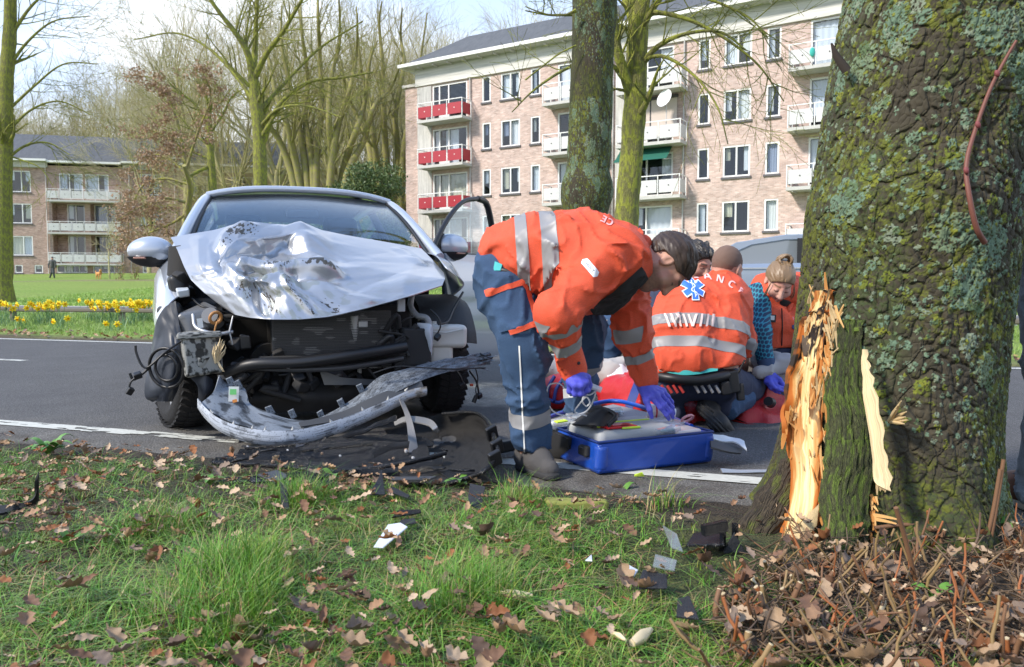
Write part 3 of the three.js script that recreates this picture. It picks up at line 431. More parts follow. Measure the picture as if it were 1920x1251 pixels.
// ---------- the wrecked car ----------
const CO = V(-1.09, 0, -4.395), CY = 20.5 * Math.PI / 180, CF = V(Math.sin(CY), 0, Math.cos(CY)), CR = V(Math.cos(CY), 0, -Math.sin(CY));
function CL(u, v, z) { const r = ray(u, v), c = V(0, CAMH, 0).sub(CO), s = (z - c.dot(CF)) / r.dot(CF), p = c.addScaledVector(r, s); return V(p.dot(CR), p.y, z); } // a point of the car on its cross plane z (z = 0 at the front axle, forward is towards the verge)
const paint = MP([.43, .465, .52], { metalness: .4, roughness: .34, clearcoat: 1, clearcoatRoughness: .06 });
const paintIn = M([.34, .37, .41], { roughness: .55 });
const greyPrimer = M([.24, .275, .32], { roughness: .6, map: tex(256, 256, (i, j, o) => { const v = .9 - .45 * smooth(.5, .75, fbm2(i / 30, j / 30, 5, 8.5)) - (noise2(i / 3, j / 3, 85) > .82 ? .15 : 0); o[0] = o[1] = o[2] = v; }) });
const rubber = M([.016, .016, .017], { roughness: .85, bumpMap: rep(bumpFine, 6), bumpScale: .003 });
const plastic = M([.009, .0095, .011], { roughness: .42, bumpMap: rep(bumpFine, 5), bumpScale: .0015 });
const plasticBlue = M([.022, .027, .038], { roughness: .4 });
const grimy = M([.018, .0165, .015], { roughness: .75, map: rep(grain, 3) });
const alu = M([.42, .43, .44], { metalness: .6, roughness: .45 });
const steelPaint = M([.40, .42, .43], { roughness: .5, map: tex(128, 128, (i, j, o) => { const v = .85 - .6 * smooth(.48, .68, fbm2(i / 18, j / 18, 4, 7.1)); o[0] = v; o[1] = v * .98; o[2] = v * .94; }) });
const carGlass = MP([.86, .92, .94], { transmission: 1, thickness: 0, roughness: .01, ior: 1.52 });
const woodPale = M([.72, .58, .36], { roughness: .8 });
const car = thing('wrecked_car', 'silver car with crushed bonnet and torn off front end on the road', 'car', CO, CY);
const finRad = tex(64, 512, (i, j, o) => { const v = j % 6 < 3 ? .42 : .16; const s = noise2(i / 6, j / 40, 11) > .82 ? .25 : 0; o[0] = o[1] = o[2] = v + s; });
// body shell behind the front wheels: sections from sill to waistline
function flank(side, z0, z1, n, mat) {
  const rows = []; for (let i = 0; i <= n; i++) { const z = lerp(z0, z1, i / n), e = smooth(-2.9, -3.5, z), row = []; for (const [y, x] of [[.19, .74], [.24, .80], [.40, .835], [.56, .85], [.64, .842], [.66, .853], [.74, .85], [.86, .825], [.945, .775]]) { const arch = Math.hypot(z + 2.6, y - .30); let xx = x - .10 * e * e; if (arch < .36 && y < .66) xx = Math.min(xx, .80); row.push(V(side * xx, y + .03 * smooth(-.4, -2.6, z) * (y > .6 ? 1 : 0), z)); } rows.push(row); }
  return side > 0 ? sheet(rows, .012) : sheet(rows.map(r => r.reverse()), .012);
}
{
  const body = part('body', merge([flank(-1, -.42, -3.45, 24), flank(1, -1.52, -3.45, 18), box(1.62, .05, 3.1, 0, .2, -1.9), xf(new THREE.CylinderGeometry(.05, .05, 1.5, 8), [0, .22, -.45], [0, 0, Math.PI / 2])]), paint, car); void body;
  part('sill', merge([rbox(.09, .11, 1.9, .03, .80, .235, -1.1)]), paint, car);
  // rear end and boot lid
  const rows = [[.25, -3.42], [.55, -3.53], [.85, -3.54], [1.02, -3.46], [1.06, -3.3], [1.07, -3.0]].map(([y, z]) => { const q = []; for (let k = 0; k <= 10; k++) { const a = (k / 10 - .5) * 2; q.push(V(a * (.76 - .03 * (y > 1 ? 1 : 0)), y - .03 * a * a, z + .12 * a * a * (z < -3.3 ? 1 : .2))); } return q; });
  part('boot', sheet(refine(rows, 16, 20), .012), paint, car);
  // roof
  const rr = []; for (let i = 0; i <= 10; i++) { const t = i / 10, z = lerp(-.98, -2.62, t), q = []; for (let k = 0; k <= 16; k++) { const a = (k / 16 - .5) * 2, y = 1.37 + .085 * Math.sin(Math.PI * clamp(t * .9 + .1)) ; q.push(V(a * (.60 - .03 * t), y - .055 * Math.pow(Math.abs(a), 3), z + (i === 0 ? .05 * (1 - a * a) : 0) - (i === 10 ? .06 * (1 - a * a) : 0))); } rr.push(q); }
  const roof = part('roof', sheet(rr, .02), paint, car);
  part('roof_edge', tube(rr[0].map(p => p.clone().add(V(0, .004, .006))), .022, 8), paint, roof);
  part('headliner', sheet(rr.map(r => r.map(p => p.clone().add(V(0, -.05, 0)))), .008), M([.16, .16, .155]), roof);
  for (const s of [-1, 1]) {
    part('windscreen_pillar', tube(spline([V(s * .76, .93, -.22), V(s * .70, 1.10, -.50), V(s * .635, 1.26, -.80), V(s * .595, 1.335, -1.02), V(s * .575, 1.345, -1.35), V(s * .565, 1.34, -2.2), V(s * .565, 1.30, -2.6), V(s * .63, 1.14, -2.85), V(s * .70, 1.0, -3.12)], 28), .034, 8), paint, car);
    part('door_pillar', tube([V(s * .77, .93, -1.5), V(s * .585, 1.335, -1.62)], .032, 6), black, car);
    part('rear_pillar', sheet([[V(s * .56, 1.31, -2.5), V(s * .57, 1.3, -2.66)], [V(s * .76, .96, -2.5), V(s * .72, .99, -3.1)]], .02), paint, car);
    const ws = [[-1.6, -2.48, 'rear_side_window']]; if (s < 0) ws.push([-.5, -1.45, 'front_side_window']);
    for (const [za, zb, nm] of ws) part(nm, sheet([[V(s * (za > -1 ? .74 : .765), .955, za), V(s * .765, .955, zb)], [V(s * (za > -1 ? .64 : .59), za > -1 ? 1.2 : 1.32, za - (za > -1 ? .25 : .05)), V(s * .585, 1.325, zb + .02)]], .004), carGlass, car);
  }
  // windscreen and its black border
  const wr = []; for (let i = 0; i <= 8; i++) { const t = i / 8, q = []; for (let k = 0; k <= 16; k++) { const a = (k / 16 - .5) * 2; q.push(V(a * lerp(.705, .575, t), lerp(.93, 1.365, t) + .035 * Math.sin(Math.PI * t) - .03 * a * a * t, lerp(-.26, -.99, t) + lerp(.20, .07, t) * (1 - a * a))); } wr.push(q); }
  const wsG = sheet(wr, .005); part('windscreen', wsG, carGlass, car);
  part('windscreen_seal', merge([tube(wr[8].map(p => p.clone().add(V(0, -.008, .018))), .008, 5), tube(wr.map(r => r[0].clone().add(V(0, .003, .012))), .013, 5), tube(wr.map(r => r[16].clone().add(V(0, .003, .012))), .013, 5), tube(wr[0].map(p => p.clone().add(V(0, 0, .01))), .03, 5)]), black, car);
  part('rear_window', sheet([[-.54, 0, .54].map(x => V(x, 1.36, -2.62 - .05 * (x ? 0 : 1))), [-.64, 0, .64].map(x => V(x, 1.05, -3.05 - .06 * (x ? 0 : 1)))], .004), carGlass, car);
  // cabin
  part('dashboard', merge([rbox(1.36, .22, .45, .07, 0, .86, -.52), rbox(1.3, .45, .3, .05, 0, .6, -.5)]), M([.03, .032, .035], { roughness: .7 }), car);
  part('steering_wheel', merge([xf(new THREE.TorusGeometry(.18, .018, 10, 28), [.36, .90, -.83], [-.45, 0, 0]), xf(new THREE.CylinderGeometry(.07, .05, .06, 14), [.36, .89, -.82], [1.1, 0, 0]), rbox(.3, .03, .02, .01, .36, .9, -.83)]), black, car);
  for (const s of [-1, 1]) { const st = part('front_seat', merge([rbox(.5, .16, .5, .07, s * .36, .48, -1.3), rbox(.48, .62, .14, .07, s * .36, .82, -1.62, [-.2, 0, 0])]), M([.05, .05, .055], { roughness: .9 }), car); part('head_rest', rbox(.26, .18, .09, .04, s * .36, 1.2, -1.72), st.material, st); }
  part('rear_seat', merge([rbox(1.25, .16, .5, .07, 0, .48, -2.3), rbox(1.25, .6, .14, .07, 0, .82, -2.62, [-.25, 0, 0])]), M([.05, .05, .055], { roughness: .9 }), car);
  part('rear_view_mirror', rbox(.22, .065, .03, .015, 0, 1.24, -.93), black, car);
  part('spilled_airbag', lumpy(xf(new THREE.SphereGeometry(.15, 20, 14), [.36, .96, -.72], [.5, 0, 0], [1, .75, .5]), .03, 9), M([.62, .62, .60], { roughness: .9 }), car, 'slack white airbag at the steering wheel');
}
// wheels
function wheel(x, z, steer, camber, flat) {
  const w = part('wheel', new THREE.TorusGeometry(.235, .075, 12, 40).scale(1, 1, 1.32).rotateY(Math.PI / 2), rubber, car); w.position.set(x, .302, z); w.rotation.set(0, steer, camber);
  const tr = []; for (let k = 0; k < 46; k++) for (const s of [-1, 0, 1]) { const a = k / 46 * 6.283; tr.push(xf(new THREE.BoxGeometry(.052, .012, .026), [s * .058, Math.cos(a) * .307 * (s ? .985 : 1), Math.sin(a) * .307 * (s ? .985 : 1)], [-a * -1, s * .35, 0])); } part('tread', merge(tr), rubber, w);
  const sp = [xf(new THREE.CylinderGeometry(.2, .2, .14, 28, 1, true), [0, 0, 0], [0, 0, Math.PI / 2]), xf(new THREE.CylinderGeometry(.06, .06, .05, 12), [Math.sign(x) * .06, 0, 0], [0, 0, Math.PI / 2])]; for (let k = 0; k < 7; k++) { const a = k / 7 * 6.283; sp.push(box(.03, .17, .045, Math.sign(x) * .065, Math.cos(a) * .115, Math.sin(a) * .115, [a, 0, 0])); } part('rim', merge(sp), alu, w); part('brake_disc', xf(new THREE.CylinderGeometry(.13, .13, .02, 24), [0, 0, 0], [0, 0, Math.PI / 2]), M([.1, .09, .085], { metalness: .6, roughness: .5 }), w); return w;
}
wheel(-.72, 0, .30, -.06); wheel(.70, .0, .02, 0); wheel(-.72, -2.6, 0, 0); wheel(.72, -2.6, 0, 0);
// noise with flat facets and sharp creases, like folded sheet metal
function facet(x, y) { const s = (x + y) * .36603, i = Math.floor(x + s), j = Math.floor(y + s), t = (i + j) * .21132, X = x - (i - t), Y = y - (j - t), up = X < Y ? 0 : 1, h = (a, b) => PERM[PERM[a & 255] + (b & 255)] / 255; const fx = x + s - i, fy = y + s - j, a = h(i, j), c = h(i + 1, j + 1), b = up ? h(i + 1, j) : h(i, j + 1); return up ? a + (fx - fy) * (b - a) + fy * (c - a) : a + (fy - fx) * (b - a) + fx * (c - a); }
// bonnet: rows of points from the windscreen to the leading edge, folded where it struck the tree
{
  const B = [
    [[320, 445, -.12], [360, 438, -.02], [402, 431, .04], [460, 415, .10], [515, 420, .04], [562, 423, -.02], [650, 441, -.08], [720, 453, -.14], [790, 466, -.2]],
    [[332, 468, .06], [368, 463, .14], [404, 460, .22], [444, 446, .24], [500, 444, .18], [558, 436, .12], [650, 461, .10], [730, 473, .03], [810, 486, -.02]],
    [[345, 500, .2], [374, 496, .30], [408, 490, .36], [440, 480, .28], [500, 478, .16], [548, 476, .20], [650, 488, .28], [740, 494, .20], [822, 500, .12]],
    [[358, 525, .32], [388, 524, .40], [420, 518, .46], [462, 496, .46], [510, 500, .50], [560, 500, .48], [650, 518, .48], [745, 514, .38], [832, 511, .26]],
    [[384, 550, .42], [412, 552, .50], [440, 550, .55], [482, 535, .52], [520, 536, .60], [568, 540, .62], [655, 550, .60], [750, 536, .53], [834, 523, .40]],
    [[418, 577, .48], [440, 590, .56], [470, 596, .62], [512, 599, .68], [560, 599, .70], [615, 594, .70], [690, 577, .67], [765, 556, .60], [829, 535, .47]]];
  const ctl = B.map(r => r.map(([u, v, z]) => CL(u, v, z))), rows = refine(ctl, 90, 150); rows.forEach((q, i) => q.forEach((p, j) => { const c = j / 149 * 8, r = i / 89 * 5, a = Math.min(7, Math.floor(c)), b = Math.min(4, Math.floor(r)), x = c - a, y = r - b, P = ctl[b][a], Q = ctl[b][a + 1], R = ctl[b + 1][a], S = ctl[b + 1][a + 1], l = (a + b) % 2 ? (x + y < 1 ? P.clone().addScaledVector(Q.clone().sub(P), x).addScaledVector(R.clone().sub(P), y) : S.clone().addScaledVector(R.clone().sub(S), 1 - x).addScaledVector(Q.clone().sub(S), 1 - y)) : (y < x ? P.clone().addScaledVector(Q.clone().sub(P), x).addScaledVector(S.clone().sub(Q), y) : P.clone().addScaledVector(R.clone().sub(P), y).addScaledVector(S.clone().sub(R), x)); p.lerp(l, .72); }));
  const folds = [ // crease lines in sheet coordinates (column 0..8, row 0..5): [c0, r0, c1, r1, height, width]
    [3, .2, 2.1, 1.1, .035, .35], [2.1, 1.1, 2.0, 2.6, -.03, .3], [5, .3, 5.5, 2.9, .05, .4], [3.0, .9, 5.0, .9, -.025, .4], [2.9, 2.85, 5.8, 2.95, .055, .22], [2.9, 3.25, 5.6, 3.35, -.045, .25], [4.2, 3.1, 4.6, 5, .028, .2], [4.9, 3.2, 5.4, 5, -.02, .22], [5.3, 3.2, 6.3, 5, .022, .3], [3.3, 3.4, 2.7, 4.8, -.03, .3], [2.5, 3.7, 3.6, 3.9, .03, .2], [2.3, 2.6, 2.6, 3.8, .03, .25], [3.6, 1.2, 3.9, 2.2, .03, .2], [4.6, 1.3, 5.2, 2.3, -.03, .3], [7.5, 1.6, 6.9, 5, .014, .3], [7.4, .6, 7.6, 2, .012, .2], [5.5, 3, 7.2, 5, -.012, .4], [1.2, .6, 1.0, 2.4, .014, .3], [.4, 2.8, 1.6, 2.6, .015, .2], [3.6, 3.7, 4.2, 3.4, .03, .18], [3.2, 4.4, 3.9, 4.3, -.02, .2]];
  const g0 = sheet(rows), nn = g0.attributes.normal, C = 150;
  for (let i = 0; i < 90; i++) for (let j = 0; j < C; j++) {
    const c = j / (C - 1) * 8, r = i / 89 * 5; let h = 0;
    for (const [a, b, e, f, H, w] of folds) { const dx = e - a, dy = f - b, t = clamp(((c - a) * dx + (r - b) * dy) / (dx * dx + dy * dy)), d = Math.hypot(c - a - dx * t, r - b - dy * t); h += .75 * H * Math.max(0, 1 - d / (w * (1.6 - .6 * t))) ** 1.1; }
    const cr = Math.exp(-(((c - 3.9) / 2.3) ** 2) - ((r - 2.9) / 2.1) ** 2); h += (cr + .012) * (.050 * (facet(c * .85 + 3.2, r * 1.0 + 1.1) - .5) + .010 * (facet(c * 2.7, r * 3.1) - .5)) + cr * .003 * (noise2(c * 12, r * 12) - .5);
    const k = i * C + j, edge = smooth(0, .25, Math.min(c, 8 - c, r, 5 - r)); const p = rows[i][j]; p.x += nn.getX(k) * h * edge; p.y += nn.getY(k) * h * edge; p.z += nn.getZ(k) * h * edge;
  }
  const g = sheet(rows, .006);
  // bark dirt and scuffs pressed into the paint where the trunk scraped it
  const marks = [[3.0, .55, .55, .22, .0], [2.45, 1.0, .35, .2, .3], [3.25, .25, .2, .15, 0], [2.95, 2.75, .35, .12, .1], [4.2, 2.95, .45, .12, 0], [5.4, 2.95, .4, .07, 0], [4.45, 3.9, .12, .75, .18], [4.6, 4.6, .1, .3, .1], [2.4, 4.0, .3, .3, .3], [3.25, 4.4, .3, .5, .25], [3.0, 3.9, .25, .3, .35], [2.9, 3.4, .2, .2, .3], [5.3, 4.6, .2, .4, .35]];
  const scuff = tex(1024, 512, (i, j, o) => { const c = i / 1024 * 8, r = j / 512 * 5; let m = 0; for (const [a, b, w, h, thr] of marks) { const d = ((c - a) / w) ** 2 + ((r - b) / h) ** 2; if (d < 1.6) m = Math.max(m, (1 - d / 1.6) - thr); } const n = fbm2(i / 9, j / 7, 4), n2 = noise2(i / 60, j / 60); const k = m > 0 && n > .78 - m * .34 ? 1 : 0, gr = smooth(.52, .66, fbm2(i / 26 + 5, j / 20, 4)) * .10 * Math.exp(-(((c - 4) / 2) ** 2) - ((r - 4) / 1.5) ** 2); const q = k ? (.30 + .25 * n2) : .84 - gr; o[0] = q * (k ? 1 : 1); o[1] = q * (k ? .93 : 1.015); o[2] = q * (k ? .82 : 1.045 - gr); });
  scuff.flipY = false;
  part('bonnet', g, MP([.56, .565, .57], { map: scuff, metalness: .55, roughness: .33, clearcoat: .6, clearcoatRoughness: .1 }), car, 'crumpled silver bonnet with bark scrapes');
}
// front wings
{
  const Lw = [[[288, 545, -.45], [290, 520, -.42], [300, 500, -.42], [318, 480, -.42]], [[286, 575, -.1], [292, 545, -.1], [305, 520, -.1], [322, 500, -.15]], [[288, 600, .15], [298, 570, .2], [312, 545, .2], [330, 530, .1]], [[292, 622, .3], [300, 596, .34], [318, 568, .36], [338, 552, .3]]];
  part('front_wing', sheet(refine(Lw.map(r => r.map(([u, v, z]) => CL(u, v, z))), 16, 14), .006), paint, car, 'bent silver wing on the mirror side with its wheel arch torn open');
  const rw = [[V(.70, .97, -.34), V(.80, .92, -.36), V(.85, .72, -.40), V(.85, .45, -.42)], [V(.68, .93, .02), V(.765, .885, .04), V(.84, .74, -.1), V(.85, .66, -.30)], [V(.66, .86, .28), V(.735, .80, .30), V(.80, .76, .18), V(.835, .70, -.12)]]; part('front_wing', sheet(refine(rw, 16, 14), .006), paint, car);
  // plastic arch liners
  const arch = (s, mat, y0, y1, rad, z0, a0, a1, lab) => { const rows = []; for (let i = 0; i <= 18; i++) { const a = lerp(a0, a1, i / 18), q = []; for (let k = 0; k <= 6; k++) { const x = s * lerp(.52, .83, k / 6), w = rad + .012 * (noise2(i * .9, k) - .5) - (k > 5 ? .02 : 0); q.push(V(x, .31 + Math.cos(a) * w * 1.05, z0 + Math.sin(a) * w)); } rows.push(q); } part('arch_liner', sheet(rows, .006), mat, car, lab); };
  arch(1, plastic, 0, 0, .37, 0, -1.7, 1.25); arch(-1, plastic, 0, 0, .36, -.04, -1.6, .9);
  // liner on the crushed side folded down over the tyre
  const fl = [[[330, 565, .42], [312, 575, .40], [296, 600, .36], [288, 640, .30]], [[338, 620, .46], [322, 625, .45], [300, 640, .40], [282, 680, .33]], [[340, 670, .48], [325, 670, .50], [300, 690, .44], [276, 705, .36]], [[335, 720, .46], [322, 722, .50], [300, 735, .46], [274, 745, .38]], [[322, 752, .42], [312, 752, .45], [298, 752, .42], [286, 752, .38]]];
  const fg = refine(fl.map(r => r.map(([u, v, z]) => CL(u, v, z))), 26, 22); fg.forEach((r, i) => r.forEach((p, j) => { p.z += .02 * (fbm2(i * .35, j * .35, 2) - .5); })); part('folded_liner', sheet(fg, .005), plasticBlue, car, 'bluish black arch liner folded over the front tyre'); part('liner_ring', xf(new THREE.TorusGeometry(.095, .008, 8, 28), CL(312, 690, .50).toArray(), [.1, -.6, 0]), black, car); part('liner_ring', xf(new THREE.TorusGeometry(.062, .007, 8, 24), CL(312, 690, .51).toArray(), [.1, -.6, 0]), black, car);
}
// mirrors
{
  const mir = (u, v, z, s, lab) => { const c = CL(u, v, z), m = part('door_mirror', lumpy(xf(new THREE.SphereGeometry(1, 28, 18), [c.x, c.y, c.z], [0, s * .15, s * -.05], [.125, .082, .075]), .006, 7), paint, car, lab); part('mirror_base', merge([xf(new THREE.SphereGeometry(1, 20, 12, 0, 6.3, 1.9, 1.3), [c.x, c.y - .012, c.z - .005], [0, 0, 0], [.128, .086, .08]), rbox(.15, .035, .07, .015, c.x - s * .10, c.y - .075, c.z - .01, [0, 0, s * -.12])]), black, m); part('mirror_glass', xf(new THREE.CircleGeometry(1, 24), [c.x, c.y, c.z - .078], [0, Math.PI, 0], [.105, .065, 1]), M([.5, .5, .5], { metalness: 1, roughness: .05 }), m); part('indicator', rbox(.07, .012, .02, .005, c.x + s * .05, c.y - .048, c.z + .055, [0, s * .4, 0]), M([.3, .16, .12], { roughness: .2 }), m); };
  mir(281, 469, -.42, -1); mir(846, 462, -.5, 1);
}
// open driver's door, swung out on the far side
{
  const h = V(.83, 0, -.44), a = -.86, dx = Math.cos(a), dz = Math.sin(a), W = 1.05; const P = (t, y, o = 0) => V(h.x + dx * W * t + dz * o * -1, y, h.z + dz * W * t + dx * o);
  const ys = [[.22, 0], [.30, .03], [.45, .045], [.60, .05], [.655, .04], [.67, .055], [.78, .05], [.80, .04], [.90, .028], [.955, 0]];
  const rows = ys.map(([y, o]) => { const q = []; for (let i = 0; i <= 8; i++) q.push(P(i / 8 * (y < .3 ? .97 : 1), y + .012 * i / 8, o)); return q; });
  const door = part('open_door', sheet(rows, .03), paint, car, 'silver front door standing wide open'); part('door_trim', sheet(rows.map(r => r.map(p => p.clone().add(V(-.04 * -dz, 0, -.05)))), .02), M([.05, .05, .055]), door);
  const fr = spline([P(-.16, .93), P(-.02, 1.09), P(.16, 1.24), P(.36, 1.345), P(.60, 1.39)], 14), bk = [P(.60, 1.39), P(.76, 1.37), P(.88, 1.17), P(1.0, .96)];
  part('window_frame', merge([tube(fr, .017, 6), tube(spline(bk, 10), .024, 6), tube([P(0, .96), P(1, .97)], .022, 6)]), black, door);
  const gl = fr.map((p, i) => [p, P(lerp(-.12, .86, i / 14), .965)]); part('door_glass', sheet([gl.map(x => x[0]), gl.map(x => x[1])], .004), carGlass, door); part('door_glass', sheet([[P(.60, 1.39), P(.76, 1.37), P(.90, 1.15)], [P(.86, .965), P(.93, .966), P(.98, .967)]], .004), carGlass, door);
  part('mirror_corner', sheet([[P(-.16, .93), P(-.06, 1.04), P(.0, 1.1)], [P(.12, .95), P(.10, 1.0), P(.05, 1.1)]], .012), black, door);
}
// the opened engine bay
{
  const c = (u, v, z) => CL(u, v, z), bay = (n, g, m, lab) => part(n, g, m, car, lab);
  bay('bulkhead', box(1.46, .72, .06, 0, .55, -.40), blackDull);
  bay('engine_block', merge([lumpy(rbox(.62, .46, .34, .05, .02, .50, .02, undefined, 4), .03, 6, 2), rbox(.4, .1, .28, .03, .05, .77, .06), rbox(.3, .2, .26, .03, -.42, .52, .0), xf(new THREE.CylinderGeometry(.09, .09, .16, 18), [-.30, .36, .22], [Math.PI / 2, 0, 0])]), grimy);
  bay('fan_shroud', merge([rbox(.74, .44, .05, .02, .08, .43, .33), xf(new THREE.TorusGeometry(.17, .02, 8, 30), [0, .43, .37])]), blackDull);
  const rad = bay('radiator', box(.60, .30, .045, .01, .47, .44), M([1, 1, 1], { map: rep(finRad, 1, 1), roughness: .6, metalness: .3 }), 'dark finned radiator with bright scratches'); { const a = rad.geometry.attributes.uv; void a; }
  part('fin', merge(Array.from({ length: 34 }, (_, i) => box(.585, .0035, .012, .01, .33 + i * .0085, .465))), M([.055, .056, .06], { metalness: .4, roughness: .5 }), rad);
  bay('radiator_tank', merge([tube([c(664, 592, .46), c(666, 690, .42)], .022, 10), tube([c(672, 600, .44), c(674, 700, .42)], .012, 8)]), M([.45, .46, .46], { roughness: .4 })); bay('tank_clip', rbox(.05, .035, .03, .006, ...c(680, 608, .46).toArray()), alu);
  bay('bumper_beam', tube(spline([c(425, 700, .50), c(470, 684, .60), c(560, 680, .66), c(650, 668, .65), c(760, 650, .56)], 26), .028, 8), black, 'black steel bumper beam bent back'); bay('bumper_beam', tube(spline([c(435, 684, .50), c(520, 692, .62), c(640, 690, .62), c(755, 672, .54)], 26), .015, 6), M([.05, .052, .056], { roughness: .35 }));
  bay('beam_web', sheet([[c(430, 688, .52), c(560, 676, .64), c(760, 648, .55)], [c(432, 700, .50), c(560, 694, .62), c(758, 672, .53)]], .008), black); bay('tow_eye', xf(new THREE.TorusGeometry(.018, .007, 8, 16), c(541, 682, .66).toArray()), alu);
  bay('lower_panel', lumpy(sheet(refine([[c(480, 700, .34), c(580, 700, .38), c(720, 695, .34)], [c(470, 740, .45), c(590, 745, .5), c(730, 720, .44)], [c(480, 772, .40), c(590, 775, .46), c(740, 745, .40)]], 10, 16), .01), .02, 8), grimy, 'filthy splintered panel under the radiator');
  bay('air_guide', sheet([[c(598, 692, .55), c(640, 708, .56), c(700, 712, .52)], [c(608, 722, .55), c(650, 722, .56), c(705, 722, .52)]], .006), M([.07, .075, .08], { roughness: .5 }));
  bay('chassis_leg', merge([lumpy(rbox(.16, .20, .3, .02, ...c(373, 660, .42).toArray(), [.05, .15, .04], 4), .014, 12), lumpy(rbox(.19, .03, .05, .01, ...c(374, 628, .57).toArray(), [0, 0, .03], 3), .006, 14)]), steelPaint, 'crushed pale grey chassis leg end'); bay('leg_hole', xf(new THREE.CylinderGeometry(.014, .014, .02, 16), c(373, 649, .575).toArray(), [Math.PI / 2, 0, 0]), black);
  bay('leg_flap', lumpy(sheet(refine([[c(352, 668, .56), c(375, 670, .58), c(398, 664, .55)], [c(350, 684, .54), c(372, 692, .57), c(395, 688, .53)], [c(362, 698, .5), c(376, 702, .54), c(392, 694, .5)]], 8, 8), .006), .012, 20), steelPaint);
  bay('washer_bottle', merge([rbox(.23, .13, .13, .03, ...c(834, 630, .36).toArray(), [0, 0, -.03], 3), rbox(.14, .16, .12, .03, ...c(823, 665, .35).toArray(), undefined, 3), xf(new THREE.CylinderGeometry(.02, .02, .03, 12), c(812, 608, .36).toArray())]), MP([.66, .65, .60], { roughness: .35, transmission: .15, thickness: 0 }), 'milky white washer bottle'); bay('bottle_strap', tube([c(800, 622, .45), c(835, 624, .45), c(868, 618, .45)], .005, 5), M([.5, .5, .47]));
  bay('filler_pipe', tube(spline([c(772, 555, .30), c(770, 575, .36), c(782, 592, .42), c(800, 597, .45), c(806, 614, .46)], 22), .017, 10), M([.25, .26, .27], { roughness: .45 }));
  bay('headlamp_bracket', merge([lumpy(sheet(refine([[c(784, 607, .48), c(804, 606, .50), c(812, 616, .48)], [c(790, 625, .48), c(806, 625, .52), c(812, 630, .48)], [c(799, 668, .48), c(806, 672, .50), c(809, 665, .47)]], 10, 8), .005), .008, 20), rbox(.03, .05, .02, .004, ...c(802, 678, .47).toArray())]), M([.45, .49, .54], { roughness: .4 }));
  bay('air_intake', merge([rbox(.16, .20, .12, .012, ...c(776, 650, .45).toArray(), [0, .1, -.02]), ...Array.from({ length: 14 }, (_, i) => box(.062, .008, .025, ...c(750, 633 + i * 4.2, .53).toArray(), [0, 0, .5]))]), blackDull, 'slatted black air intake');
  bay('bracket', rbox(.04, .07, .02, .005, ...c(752, 572, .52).toArray()), M([.4, .42, .44]));
  bay('headlamp_shell', merge([lumpy(rbox(.18, .12, .1, .03, ...c(372, 600, .40).toArray(), [0, .3, .4], 3), .02, 12), xf(new THREE.CylinderGeometry(.04, .05, .08, 18), c(398, 596, .44).toArray(), [1.2, 0, .3])]), M([.16, .16, .16], { roughness: .35, metalness: .3 }));
  bay('lamp_ring', xf(new THREE.TorusGeometry(.028, .008, 8, 20), c(404, 596, .5).toArray(), [.3, .4, 0]), M([.4, .18, .05], { roughness: .5 }));
  bay('crash_bar', tube(spline([c(362, 590, .46), c(366, 612, .50), c(385, 622, .54), c(412, 626, .54), c(436, 622, .52)], 20), .009, 8), alu); bay('crash_bar', tube([c(437, 593, .5), c(430, 622, .53), c(436, 646, .52)], .005, 6), alu); bay('paper_tag', box(.025, .045, .002, ...c(375, 606, .535).toArray(), [0, .2, .1]), M([.7, .7, .66]));
  bay('lamp_hollow', merge([lumpy(rbox(.10, .09, .16, .03, ...c(322, 585, .26).toArray(), [0, .3, .3], 3), .012, 9), lumpy(rbox(.08, .12, .1, .03, ...c(340, 540, .2).toArray(), [0, .3, .2], 3), .02, 9)]), black); bay('suspension_turret', lumpy(xf(new THREE.CylinderGeometry(.09, .11, .22, 18), c(352, 500, -.05).toArray()), .01, 9), grimy);
  bay('crushed_lamp', lumpy(rbox(.06, .04, .06, .01, ...c(342, 548, .30).toArray(), [.3, .2, .2], 3), .008, 20), M([.55, .58, .6], { roughness: .2 }));
  const r = RNG(41); // hoses, leads and snapped clips through the bay
  const runs = [[[280, 690, .46], [262, 705, .5], [250, 712, .5], [243, 700, .5]], [[330, 655, .5], [300, 668, .54], [268, 700, .55], [246, 715, .55], [240, 735, .55]], [[340, 640, .52], [310, 660, .56], [272, 690, .56], [255, 660, .55], [254, 648, .55]], [[360, 560, .3], [380, 575, .4], [420, 585, .42], [450, 600, .40]], [[700, 585, .42], [712, 610, .44], [705, 650, .46], [716, 690, .48]], [[745, 620, .45], [758, 600, .46], [778, 594, .44]], [[868, 548, .2], [850, 580, .3], [838, 604, .42], [822, 608, .47]], [[806, 580, .44], [822, 596, .47], [826, 612, .48], [820, 626, .48]], [[690, 560, .3], [690, 600, .38], [686, 660, .42]], [[880, 695, .3], [893, 715, .3], [898, 738, .3]], [[850, 690, .45], [862, 705, .45], [868, 720, .44]]];
  for (const q of runs) bay('cable', tube(spline(q.map(p => c(...p)), 18), r.in(.003, .007), 6), black); for (const [u, v, z] of [[243, 733, .55], [258, 704, .55], [820, 632, .48], [898, 742, .3], [866, 722, .44]]) bay('plug', rbox(.035, .03, .03, .006, ...c(u, v, z).toArray(), [r(), r(), r()]), black);
  bay('red_clip', rbox(.02, .014, .014, .004, ...c(884, 722, .3).toArray()), M([.5, .06, .02]));
